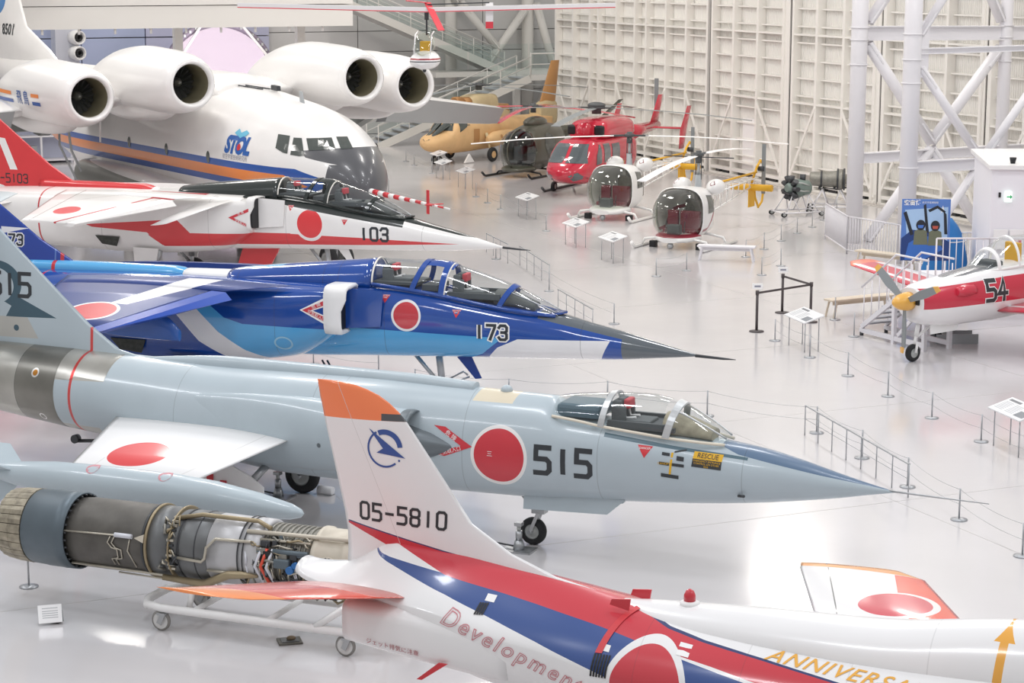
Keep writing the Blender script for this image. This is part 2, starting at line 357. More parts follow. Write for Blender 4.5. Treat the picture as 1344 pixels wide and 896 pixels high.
def leaf(n, u0, u1, posts, passage=False):
    root = thing('door_%d' % n, 'tall cream steel hangar door leaf %s' % ('with ribbed sheet and small wicket door' if passage else 'with ribbed sheet, posts and girts'), 'hangar door', hall(u0, VW), 0, kind='structure')
    root['group'] = 'sliding hangar door leaves'
    root.location = (0, 0, 0)
    for i in range(len(posts) - 1):
        a, b = posts[i] + .07, posts[i + 1] - .07
        mb = MB(); sheet(mb, a - .07, b + .07, VW + .18, .1, ZT); mb.build('ribbed_sheet', MATS['door_sheet'], root)
        for z in GZ:
            big = z in (3.2, 5.71, .63, 8.53); key = (round(b - a, 2), big)
            if key not in GIRT: GIRT[key] = bar_mesh('girt', b - a, .3 if big else .16, .07 if big else .055)
            put(GIRT[key], 'girt', root, hall(a, VW + (0 if big else .08), z), RZU)
    for p in posts: put(POST, 'post', root, hall(p - .07, VW, ZT / 2), RZU)
    for a, b in ((u0, posts[0] - .07), (posts[-1] + .07, u1)):
        if b - a > .05: MB().box(hall((a + b) / 2, VW + .03, ZT / 2), (b - a, .28, ZT), RZU).build('edge_plate', MATS['door_steel'], root)
    mb = MB(); mb.bar(hall(u0 + .06, VW - .02, .28), hall(u1 - .06, VW - .02, .28), .26, .12); mb.bar(hall(u0 + .06, VW - .02, .06), hall(u1 - .06, VW - .02, .06), .3, .08); mb.build('bottom_rail', MATS['door_steel'], root)
    k = 0
    for i in range(len(posts) - 1):       # raking braces against the posts
        if posts[i + 1] - posts[i] < 1.5: continue
        k += 1
        if k % 3 == 2: continue
        a, b = (posts[i] + .05, posts[i + 1]) if k % 3 == 1 else (posts[i + 1] - .05, posts[i])
        MB().bar(hall(a, VW - .16, .5), hall(b, VW - .16, 3.1), .06, .1).build('brace', MATS['door_steel'], root)
    for i in range(len(posts) - 1):
        mb = MB(); m_ = (posts[i] + posts[i + 1]) / 2
        mb.box(hall(m_ - .3, VW + .02, .17), (.5, .2, .14), RZU); mb.box(hall(m_ + .35, VW + .02, .17), (.3, .2, .14), RZU)
        mb.build('roller_box', MATS['dark_metal'], root)
    return root
leaf(1, 48.1, 54.0, [48.2, 50.1, 52.0, 53.8])
leaf(2, 54.1, 60.0, [54.3, 56.2, 58.1, 59.8])
leaf(3, 60.1, 66.0, [60.4, 62.4, 64.2, 65.85])
d4 = leaf(4, 66.15, 72.15, [66.55, 68.45, 70.3, 72.0], True)
leaf(5, 72.3, 87.0, [72.4, 74.19, 75.97, 77.75, 78.83, 80.6, 82.42, 83.26, 85.04, 86.9])
MB().box(hall(69.3, VW + .1, 1.3), (.95, .08, 2.1), RZU).build('wicket_door', MATS['white'], d4)
for n, u in ((1, 54.05), (2, 60.05), (3, 66.08), (4, 72.22)):
    s_ = MB(); s_.box(hall(u, VW + .05, ZT / 2), (.12, .24, ZT), RZU); struct(s_, 'trim_%d' % n, MATS['door_dark'], 'dark rubber seal strip between two hangar door leaves', 'door seal'); bpy.data.objects['trim_%d' % n]['group'] = 'seals between door leaves'
s_ = MB(); s_.bar(hall(40, VW - .5, .015), hall(87, VW - .5, .015), .05, .03); s_.bar(hall(40, VW - .22, .015), hall(87, VW - .22, .015), .05, .03); struct(s_, 'trim_5', MATS['rail_steel'], 'steel floor rails the hangar doors run on', 'door rail')
# ---- back wall with siding courses
mat('siding', 'c9c8c6', .55); mat('siding_joint', '9b9a99', .6); mat('blue_panel', 'aab4cf', .5); mat('gallery_white', 'e3e1dd', .5)
bw = MB(); bw.box(hall(95.2, 2, 7), (.2, 100, 14), RZU); WB = struct(bw, 'wall_back', MATS['siding_joint'], 'grey horizontally clad back wall of the hangar', 'wall')
for k in range(14):
    for j in range(3): 
        MB().box(hall(95.03, 43 - j * 6.6, .5 + k * 1.0), (.12, 6.56, .965), RZU).build('siding_panel', MATS['siding'], WB)
# ================================================================== shared aircraft pieces
class Canopy:
    """glass tunnel: rows x, z of sill, z of top, half width, section exponent"""
    def __init__(s, rows): s.rows = sorted(rows); s.fine = interp(rows, .02)
    def at(s, x):
        r = s.fine
        for i in range(len(r) - 1):
            if r[i][0] <= x <= r[i + 1][0]:
                t = (x - r[i][0]) / max(r[i + 1][0] - r[i][0], 1e-6); return [a + (b - a) * t for a, b in zip(r[i], r[i + 1])]
        return r[0] if x < r[0][0] else r[-1]
    def pt(s, x, t, grow=0.0):
        _, zs, zt, wd, n = s.at(x); c, q = se(t, n); return Vector((x, (wd + grow) * c, zs + (zt - zs + grow) * q))
    def arc(s, x, lean=0.0, grow=0.0, N=24):
        P = []
        for i in range(N + 1):
            t = math.pi * i / N; xx = x + lean * math.sin(t); P.append(s.pt(xx, t, grow))
        return P
    def pane(s, x0, x1, parent, m='canopy_glass', lean0=0.0, lean1=0.0, name='canopy_pane'):
        n = max(3, int((x1 - x0) / .08)); R = []
        for i in range(n + 1):
            k = i / n; R.append(s.arc(x0 + (x1 - x0) * k, lean0 + (lean1 - lean0) * k))
        mb = MB(); w_ = len(R[0]); mb.add([p for r in R for p in r], [(i * w_ + j, i * w_ + j + 1, (i + 1) * w_ + j + 1, (i + 1) * w_ + j) for i in range(n) for j in range(w_ - 1)], 0, True)
        return mb.build(name, MATS[m], parent)
    def bow(s, x, wd, parent, m, lean=0.0, th=.022, name='canopy_bow', lean2=None):
        A = s.arc(x - wd / 2, lean, .004); B = s.arc(x + wd / 2, lean if lean2 is None else lean2, .004); A2 = s.arc(x - wd / 2, lean, th); B2 = s.arc(x + wd / 2, lean if lean2 is None else lean2, th); n = len(A); mb = MB()
        vs = A + B + B2 + A2; fs = []
        for k in range(4):
            for i in range(n - 1): fs.append((k * n + i, k * n + i + 1, ((k + 1) % 4) * n + i + 1, ((k + 1) % 4) * n + i))
        mb.add(vs, fs, 0, False); return mb.build(name, m, parent)
    def sill(s, x0, x1, parent, m, r=.02, name='canopy_rail', N=16):
        mb = MB()
        for t in (0, math.pi): mb.tube([s.pt(x0 + (x1 - x0) * i / N, t, .004) for i in range(N + 1)], r, 6)
        return mb.build(name, m, parent)
def eject_seat(parent, x, z, red='seat_red', wd=.4, h=.75, name='ejection_seat'):
    s = MB(); s.box((x - .16, 0, z + h * .45), (.13, wd * .9, h)); s.box((x + .12, 0, z + .1), (.45, wd, .16)); s.box((x - .12, 0, z + h * .9), (.1, wd * .55, h * .22))
    for sd in (-1, 1): s.box((x - .12, sd * wd * .47, z + h * .4), (.22, .05, h * .8))
    st = s.build(name, MATS['seat_grey'], parent, bevel=.02)
    r = MB(); r.box((x - .03, 0, z + h * .84), (.09, wd * .62, h * .3)); r.build('headrest_cover', MATS[red], st, bevel=.02)
    b = MB()
    for sd in (-1, 1): b.tube([(x - .08, sd * .09, z + h * .75), (x - .05, sd * .1, z + h * .4), (x + .1, sd * .08, z + .2)], .02, 6)
    b.build('harness', MATS['white'], st)
    return st
def oleo(mb, a, b, r): mb.cyl(a, Vector(a).lerp(Vector(b), .55), r, n=12); mb.cyl(Vector(a).lerp(Vector(b), .5), b, r * .65, n=12); return mb
mat('chock_white', 'e8e8ea', .5)
def jack(loc, rz, label):
    t = thing('axle_jack', label, 'jack', loc, rz, 'axle jacks under the jets')
    MB().box((0, 0, .012), (.46, .34, .024)).build('base_plate', MATS['steel'], t)
    b = MB(); b.cyl((0, 0, .02), (0, 0, .16), .09, .06, 16); b.cyl((0, 0, .16), (0, 0, .3), .05, n=14); b.build('jack_body', MATS['steel'], t)
    MB().cyl((0, 0, .3), (0, 0, .38), .03, n=12).build('ram', MATS['wheel_hub'], t); MB().box((0, 0, .4), (.11, .1, .05)).build('saddle', MATS['steel'], t)
    MB().cyl((-.05, 0, .06), (-.45, .05, .07), .014, n=8).build('pump_handle', MATS['dark_metal'], t)
    return t
# ================================================================== silver-blue interceptor 515
F1 = thing('jet_fighter', 'pale blue-grey jet fighter numbered 515 with a slim pointed nose and stubby white wing', 'jet', (.312, 28.778, 0), -math.radians(23))
HB = 'b6c3ca'; NEAR = [(0, -1, 0, 0)]
metal_f = paint('f104_skin', HB, [
    ('b4b3ac', [('poly', 'xz', [(-12, 0), (-8.62, 0), (-8.62, 3), (-12, 3)])]),
    ('8c8a82', [('poly', 'xz', [(-8.62, 0), (-7.86, 0), (-7.86, 3), (-8.62, 3)])]),
    ('b7b5ad', [('poly', 'xz', [(-7.86, 1.95), (-6.95, 1.98), (-6.9, 3), (-7.86, 3)]), ('poly', 'xz', [(-7.86, 0), (-7.1, 0), (-7.1, 1.22), (-7.86, 1.22)])]),
    ('cf4a48', [('poly', 'xz', [(-7.58, 0), (-7.53, 0), (-7.53, 3), (-7.58, 3)])]),
    ('f0eeec', [('circ', 'xz', -.28, 1.44, .435, .44, NEAR)]), ('cf3a45', [('circ', 'xz', -.28, 1.44, .385, .39, NEAR)]),
    ('5d7590', [('poly', 'xz', [(2.9, 1.80), (3.3, 1.66), (4.3, 1.50), (5.2, 1.335), (5.4, 1.7), (2.9, 2.2)])]),
    ('56707c', [('poly', 'xz', [(1.26, 1.835), (3.3, 1.645), (3.3, 1.68), (1.26, 1.885)])]),
    ('ded3bb', [('poly', 'xz', [(-.82, 2.15), (-.2, 2.15), (-.11, 2.6), (-.7, 2.6)])]),
    ], .33, .25, .05, [('x', -3.3), ('x', -.85), ('x', 3.25), ('x', 1.2), ('x', -5.6), ('x', -2.9)])
mb = MB()
hull(mb, [(-10.6, 2.2, 1.45, .42, 1.83, 2, 2), (-9.4, 2.36, 1.24, .6, 1.8, 2, 2), (-7.9, 2.34, 1.06, .68, 1.7, 2, 2), (-6.9, 2.30, .97, .74, 1.62, 2, 2), (-5.1, 2.28, .84, .8, 1.5, 2, 2.2), (-3.75, 2.30, .74, .8, 1.45, 2, 2.6), (-2.5, 2.31, .72, .74, 1.45, 2, 2.6), (-1.2, 2.28, .73, .66, 1.42, 2, 2.4), (-.2, 2.26, .74, .63, 1.45, 2, 2.3), (.35, 2.25, .76, .62, 1.45, 2, 2.3),
          (.62, 2.04, .78, .6, 1.45, 2.6, 2.2), (1.2, 1.98, .81, .58, 1.45, 2.8, 2.2), (2.2, 1.9, .88, .52, 1.4, 2.8, 2.2), (2.8, 1.84, .93, .45, 1.38, 2.3, 2.1), (3.42, 1.77, 1.0, .37, 1.37, 2, 2), (3.96, 1.66, 1.08, .28, 1.36, 2, 2), (4.5, 1.52, 1.17, .175, 1.345, 2, 2), (4.92, 1.42, 1.255, .08, 1.335, 2, 2), (5.29, 1.342, 1.325, .008, 1.333, 2, 2)], .1, 56)
f_fus = mb.build('fuselage', metal_f, F1)
spine = MB(); hull(spine, [(-6.6, 2.3, 2.1, .05, 2.2, 2, 2), (-5, 2.42, 2.1, .13, 2.2, 3, 2), (-2, 2.40, 2.1, .13, 2.2, 3, 2), (-.9, 2.35, 2.1, .12, 2.2, 3, 2)], .3, 16); spine.build('dorsal_spine', mat('f104_plain', HB, .35, coat=.25, var=.05), F1)
MB().ball((-.42, 0, 2.27), .09, .09, .08, 12).build('antenna_dome', MATS['f104_plain'], F1)
F_B = bvh_of(f_fus)
mat('intake_grey', '6f777c', .4, .3)
for sd in (-1, 1):
    nm = MB(); R = [ring(r[0], sd * .62, r[1], r[2], r[3], r[4], r[5], r[6], 40) for r in interp([(-1.62, 1.98, 1.2, .4, 1.55, 2.2, 2.2), (-2.4, 2.02, 1.05, .42, 1.52, 2.2, 2.2), (-3.3, 2.04, .95, .32, 1.5, 2.0, 2.0), (-4.2, 2.02, .95, .22, 1.5, 2, 2), (-6.0, 1.9, 1.1, .1, 1.5, 2, 2)], .15)]
    nm.rings(R, (True, False)); nac = nm.build('intake_duct', MATS['f104_plain'], F1)
    lip = MB(); A = ring(-1.62, sd * .62, 1.98, 1.2, .4, 1.55, 2.2, 2.2, 40); lip.rings([[(p[0] - .22, p[1], p[2]) for p in A], [(p[0] - .03, p[1], p[2]) for p in ring(-1.62, sd * .62, 2.0, 1.18, .412, 1.55, 2.2, 2.2, 40)], [(p[0] + .05, p[1], p[2]) for p in ring(-1.62, sd * .62, 1.98, 1.2, .4, 1.55, 2.2, 2.2, 40)], [(p[0] - .1, p[1], p[2]) for p in ring(-1.62, sd * .62, 1.9, 1.28, .33, 1.55, 2.2, 2.2, 40)], [(p[0] - .8, p[1], p[2]) for p in ring(-1.62, sd * .62, 1.88, 1.3, .3, 1.55, 2.2, 2.2, 40)]], (False, True)); lip.build('intake_lip', MATS['intake_grey'], nac)
    cn = MB(); cn.rings([ring(x, sd * .6, 1.5 + r, 1.5 - r, r * .95, 1.5, 2, 2, 28) for x, r in ((-2.3, .3), (-1.7, .28), (-1.35, .19), (-1.05, .07), (-.9, .005))], (True, True)); cn.build('shock_cone', MATS['intake_grey'], nac)
ms = paint('bare_metal_skin', 'b9b7b0', [('8f8d86', [('poly', 'xz', [(-8.62, 0), (-7.86, 0), (-7.86, 3), (-8.62, 3)])]), ('f0eeec', [('circ', 'xz', -8.25, 2.02, .07)]), ('c98a3c', [('circ', 'xz', -8.25, 2.02, .045)]), ('f0eeec', [('circ', 'xz', -8.2, 1.3, .06)]), ('8f8d86', [('circ', 'xz', -8.2, 1.3, .045)])], .32, 0, .25, [('x', -8.62), ('x', -9.5)], .5, .75)
mb = MB(); hull(mb, [(-10.61, 2.203, 1.447, .423, 1.83, 2, 2), (-9.4, 2.364, 1.236, .604, 1.8, 2, 2), (-7.87, 2.343, 1.053, .685, 1.7, 2, 2)], .1, 56, caps=(True, False)); mb.build('bare_metal_tail', ms, F1)
mb = MB(); R_ = [ring(r[0], 0, r[1] + .004, r[2] - .004, r[3] + .004, r[4], 2, 2, 56)[1:28] for r in interp([(-7.86, 2.34, 1.06, .683, 1.7, 2, 2), (-6.95, 2.302, .975, .737, 1.625, 2, 2)], .1)]
R_ = [[p for p in r if p[2] > 1.96] for r in R_]; k_ = min(len(r) for r in R_); R_ = [[r[int(round(i * (len(r) - 1) / (k_ - 1)))] for i in range(k_)] for r in R_]
mb.add([p for r in R_ for p in r], [(i * k_ + j, i * k_ + j + 1, (i + 1) * k_ + j + 1, (i + 1) * k_ + j) for i in range(len(R_) - 1) for j in range(k_ - 1)], 0, True); mb.build('bare_metal_panel', paint('bare_metal_panel', 'bdbbb4', [('cf4a48', [('poly', 'xz', [(-7.58, 0), (-7.53, 0), (-7.53, 3), (-7.58, 3)])])], .32, 0, .25, [], .5, .7), F1)
# wings, tip tanks
for sd in (-1, 1):
    wm = paint('f104_wing', 'f3f2f1', [('df4a4c', [('circ', 'xy', -5.44, sd * 2.0, .47, .43)]), ('dedcda', [('poly', 'xy', [(-3.9, sd * .7), (-3.88, sd * .7), (-4.48, sd * 2.7), (-4.5, sd * 2.7)]), ('poly', 'xy', [(-5.9, sd * 2.2), (-5.88, sd * 2.2), (-5.88, sd * 2.7), (-5.9, sd * 2.7)])])], .35, .2, .02)
    wg = MB(); up = (0, sd * .17, 1); foil(wg, [((-3.45, sd * .6, 1.47), (-6.7, sd * .6, 1.5), .055, up), ((-4.16, sd * 2.68, 1.13), (-6.25, sd * 2.68, 1.13), .035, up)], sub=3); wo = wg.build('wing', wm, F1)
    tk = MB(); tk.rings([[(x, sd * 2.9 + r * math.cos(t), 1.06 + dz + r * math.sin(t)) for t in [2 * math.pi * i / 28 for i in range(28)]] for x, r, dz in ((-2.2, .005, -.1), (-2.25, .06, -.1), (-2.4, .11, -.09), (-2.9, .18, -.06), (-3.6, .235, -.02), (-4.3, .255, 0), (-5.6, .255, 0), (-6.3, .235, 0), (-6.9, .18, 0), (-7.4, .1, 0), (-7.7, .03, 0))]); tank = tk.build('tip_tank', MATS['f104_plain'], F1)
    for a in (35, 145, 270):
        c, q = math.cos(math.radians(a)), math.sin(math.radians(a)); fm = MB(); y0, z0 = sd * 2.9, 1.06
        fm.prism([(-6.9, y0 + c * .15, z0 + q * .15), (-7.35, y0 + c * .52, z0 + q * .52), (-7.75, y0 + c * .52, z0 + q * .52), (-7.5, y0 + c * .06, z0 + q * .06)], (0, -q * .02, c * .02)); fm.build('tank_fin', MATS['f104_plain'], tank)
    if sd < 0:
        for px, pz in ((-5.55, 1.26), (-4.35, 1.27)): lay(poly_bm(disc_pts(.1, 20)), 'filler_marking', mat('faded_red', 'c98a92', .5), tank, (px, -2.95, pz), (1, 0, 0), (0, .6, .8), bvh_of(tank), .004, 0)
# fin and tailplane
fin_p = paint('f104_fin', HB, [('3f5a68', [('poly', 'xz', [(-11, 3.22), (-8.9, 3.1), (-8.2, 2.8), (-11, 2.72)]), ('circ', 'xz', -9.35, 3.3, .5, .38)]), (HB, [('circ', 'xz', -9.4, 3.27, .4, .3), ('poly', 'xz', [(-9.2, 2.72), (-9.05, 2.95), (-9.6, 3.2), (-9.6, 2.72)])]), ('b9b8b2', [('poly', 'xz', [(-11, 2.76), (-8.75, 2.78), (-8.55, 2.45), (-11, 2.42)])]), ('cf4a48', [('poly', 'xz', [(-7.58, 2.2), (-7.53, 2.2), (-7.53, 2.7), (-7.58, 2.7)])]), ('3f5a68', [('circ', 'xz', -8.97, 2.6, .05)])], .35, .2, .04)
fb = MB(); foil(fb, [((-6.3, 0, 2.22), (-10.6, 0, 2.1), .06, (0, 1, 0)), ((-7.05, 0, 2.38), (-10.65, 0, 2.38), .06, (0, 1, 0)), ((-7.6, 0, 2.75), (-10.7, 0, 2.75), .055, (0, 1, 0)), ((-9.6, 0, 4.5), (-11, 0, 4.5), .035, (0, 1, 0))]); ffin = fb.build('tail_fin', fin_p, F1)
lay(block_bm('515', .36, .17), 'fin_number', MATS['number_black'], ffin, (-9.07, 0, 3.3), *STB, bvh=bvh_of(ffin), label='black fin number 515')
tp = MB()
for sd in (-1, 1): foil(tp, [((-9.4, 0, 4.52), (-11.1, 0, 4.52), .04, (0, 0, 1)), ((-10.2, sd * 1.8, 4.52), (-11.0, sd * 1.8, 4.52), .02, (0, 0, 1))], sub=2)
tp.build('tailplane', MATS['f104_plain'], F1)
# canopy and cockpit
CN = Canopy([(.42, 2.05, 2.27, .4, 2), (.8, 2.02, 2.33, .42, 2), (1.2, 1.97, 2.37, .43, 2), (1.75, 1.92, 2.40, .42, 2.1), (2.2, 1.88, 2.33, .4, 2.1), (2.6, 1.85, 2.13, .34, 2), (3.0, 1.81, 1.86, .2, 2)])
mat('canopy_silver', 'c9cccd', .35, .5); mat('canopy_cream', 'e6ddcb', .5)
CN.pane(.45, 1.17, F1, 'canopy_glass'); CN.pane(1.25, 2.1, F1); CN.pane(2.2, 2.97, F1, name='windscreen_pane')
CN.bow(1.2, .09, F1, MATS['canopy_silver'], .06, .03); CN.bow(2.15, .1, F1, MATS['canopy_silver'], .12, .03); CN.sill(.45, 2.95, F1, MATS['canopy_cream'], .022)
wf = MB()
for t in (math.pi * .3, math.pi * .7): wf.tube([CN.pt(2.2 + .75 * i / 8, t, .006) for i in range(9)], .014, 6)
wf.build('windscreen_frame', MATS['canopy_silver'], F1)
dk = MB()
dk.box((.8, 0, 2.12), (.66, .62, .2)); dk.build('rear_deck', mat('deck_blue', '59707c', .4), F1, bevel=.06)
ck = MB(); ck.box((1.75, 0, 1.97), (1.0, .68, .06)); ck.box((1.72, -.33, 2.0), (.9, .06, .1)); ck.box((1.72, .33, 2.0), (.9, .06, .1)); ck.build('cockpit_tub', MATS['cockpit_dark'], F1)
cm = MB(); cm.add([], []); hull(cm, [(2.05, 2.17, 1.85, .28, 1.95, 2, 2), (2.3, 2.14, 1.85, .27, 1.95, 2, 2), (2.75, 1.98, 1.82, .2, 1.9, 2, 2)], .1, 20); cm.build('instrument_coaming', mat('coaming_tan', 'b5ad97', .8, var=.3, vs_=9), F1)
eject_seat(F1, 1.5, 1.86, h=.46)
# nose probe, gear, doors
MB().tube([(5.2, 0, 1.345), (5.7, 0, 1.325), (6.55, 0, 1.30)], [.018, .014, .006], 8).build('nose_probe', MATS['steel'], F1)
MB().prism([(-.02, -.3, .9), (-.02, -.34, .62), (1.27, -.34, .67), (1.53, -.3, .9)], (0, .03, 0)).build('nose_gear_door', MATS['f104_plain'], F1)
MB().prism([(-.02, .3, .9), (-.02, .34, .62), (1.27, .34, .67), (1.53, .3, .9)], (0, -.03, 0)).build('nose_gear_door', MATS['f104_plain'], F1)
ng = MB(); oleo(ng, (.12, 0, .85), (.06, 0, .32), .055); ng.bar((.1, -.07, .5), (-.02, -.1, .2), .03, .05); ng.bar((.1, .07, .5), (-.02, .1, .2), .03, .05); ng.tube([(-.25, 0, .8), (.06, 0, .48)], .02, 6); ng.cyl((-.02, -.14, .21), (-.02, .14, .21), .03, n=10); ng.box((.1, 0, .52), (.2, .16, .06)); NG = ng.build('nose_gear_leg', MATS['steel'], F1)
wheel('nose_wheel', NG, (0, 0, .205), .205, .14)
for sd in (-1, 1):
    g = MB(); oleo(g, (-4.1, sd * .5, .95), (-4.5, sd * 1.12, .35), .06); g.tube([(-4.9, sd * .4, .9), (-4.55, sd * 1.05, .45)], .03, 6); g.cyl((-4.53, sd * 1.1, .3), (-4.53, sd * 1.36, .3), .04, n=10); G_ = g.build('main_gear_leg', MATS['steel'], F1)
    wheel('main_wheel', G_, (-4.53, sd * 1.28, .3), .3, .18)
    dd = MB(); dd.prism([(-4.55, sd * .95, 1.0), (-4.15, sd * .98, .84), (-3.92, sd * 1.0, .7), (-3.92, sd * 1.0, .6), (-4.6, sd * 1.0, .62), (-5.4, sd * 1.0, .63), (-5.2, sd * .95, 1.0)], (0, sd * .03, 0)); dr = dd.build('main_gear_door', MATS['white_paint'], F1)
    if sd < 0:
        for x, z in ((-4.83, .77), (-4.6, .69), (-5.05, .88), (-5.3, .8)): MB().box((x, -1.035, z), (.11, .012, .11)).build('red_patch', MATS['red'], dr)
# markings
lay(text_bm('三', .09), 'roundel_text', MATS['white'], F1, (-.42, -.8, 1.46), *STB, bvh=F_B, off=.006)
lay(block_bm('515', .37, .2, .82), 'fuselage_number', MATS['number_black'], F1, (.69, -.7, 1.44), *STB, bvh=F_B, label='black fuselage number 515')
chev = poly_bm([(-1.31, 1.8), (-1.13, 1.79), (-.69, 1.54), (-.87, 1.54)], [(-.69, 1.54), (-.87, 1.54), (-1.31, 1.4), (-1.12, 1.37)])
ch = lay(chev, 'intake_warning_chevron', MATS['hinomaru_red'], F1, (0, -.8, 0), *STB, bvh=F_B, label='red intake warning chevron')
lay(text_bm('危 険', .085), 'warning_text', MATS['white'], ch, (-1.03, -.8, 1.67), (.86, 0, -.5), (.5, 0, .86), bvh=F_B, off=.009)
lay(text_bm('空気取入口', .075), 'warning_text', MATS['white'], ch, (-1.04, -.8, 1.45), (.95, 0, .3), (-.3, 0, .95), bvh=F_B, off=.009)
tr = lay(poly_bm([(1.77, 1.77), (1.99, 1.76), (1.88, 1.6)]), 'seat_warning_triangle', MATS['red'], F1, (0, -.7, 0), *STB, bvh=F_B)
lay(text_bm('DANGER', .04), 'warning_text', MATS['white'], tr, (1.88, -.7, 1.73), *STB, bvh=F_B, off=.009)
r1 = lay(poly_bm([(2.55, 1.53), (2.96, 1.50), (2.96, 1.61), (2.56, 1.64)]), 'rescue_placard', MATS['number_black'], F1, (0, -.6, 0), *STB, bvh=F_B)
lay(poly_bm([(2.56, 1.64), (2.96, 1.61), (2.97, 1.70), (2.57, 1.73)]), 'rescue_header', MATS['yellow'], r1, (0, -.6, 0), *STB, bvh=F_B)
lay(text_bm('RESCUE', .085), 'rescue_text', MATS['number_black'], r1, (2.765, -.6, 1.67), (1, 0, -.08), (.08, 0, 1), bvh=F_B, off=.009)
lay(text_bm('EMERGENCY ENTRANCE\nCONTROL ON OTHER\nSIDE', .034), 'rescue_text', MATS['yellow'], r1, (2.755, -.6, 1.567), (1, 0, -.08), (.08, 0, 1), bvh=F_B, off=.009)
hd = lay(poly_bm([(2.24, 1.40), (2.27, 1.40), (2.29, 1.70), (2.26, 1.70)]), 'handle_marking', MATS['yellow'], F1, (0, -.6, 0), *STB, bvh=F_B)
for pp in ([(2.1, 1.53), (2.24, 1.52), (2.24, 1.56), (2.1, 1.57)], [(2.28, 1.52), (2.45, 1.51), (2.45, 1.55), (2.28, 1.56)], [(2.13, 1.36), (2.38, 1.34), (2.38, 1.39), (2.13, 1.41)], [(2.13, 1.66), (2.24, 1.65), (2.24, 1.69), (2.13, 1.7)], [(2.3, 1.70), (2.46, 1.73), (2.46, 1.75), (2.3, 1.72)], [(2.34, 1.6), (2.44, 1.59), (2.44, 1.65), (2.34, 1.66)]):
    lay(poly_bm(pp), 'handle_label', MATS['number_black'], hd, (0, -.6, 0), *STB, bvh=F_B, off=.006)
lay(text_bm('CANOPY', .045), 'handle_text', MATS['yellow'], hd, (2.17, -.6, 1.545), *STB, bvh=F_B, off=.01)
dn = lay(poly_bm(disc_pts(.035, 14)), 'drain_port', MATS['intake_grey'], F1, (-3.0, -1.3, 1.42), *STB, bvh=bvh_of(f_fus, bpy.data.objects['intake_duct']))
MB().tube([(3.2, -.36, 1.15), (3.3, -.42, 1.17)], .02, 8).build('angle_vane', MATS['dark_metal'], F1)
hk = MB(); hk.tube([(-7.9, 0, .82), (-7.5, 0, .86), (-6.6, 0, .93)], .03, 8); hk.cyl((-7.95, -.05, .85), (-7.95, .05, .85), .07, n=12); hk.build('arresting_hook', MATS['dark_metal'], F1)
jack((.1, 28.45, 0), -math.radians(23), 'small steel axle jack standing at the nose wheel of the 515 jet')
jack((-3.72, 31.42, 0), -math.radians(23), 'small steel axle jack standing at the main wheel of the 515 jet')
t = thing('wheel_chock', 'white cylindrical chock lying at the main wheel of the 515 jet', 'chock', (-2.98, 31.6, 0), math.radians(-23)); MB().cyl((-.13, 0, .07), (.13, 0, .07), .07, n=18).build('roll', MATS['chock_white'], t); MB().box((0, 0, .01), (.26, .12, .02)).build('foot', MATS['steel'], t)
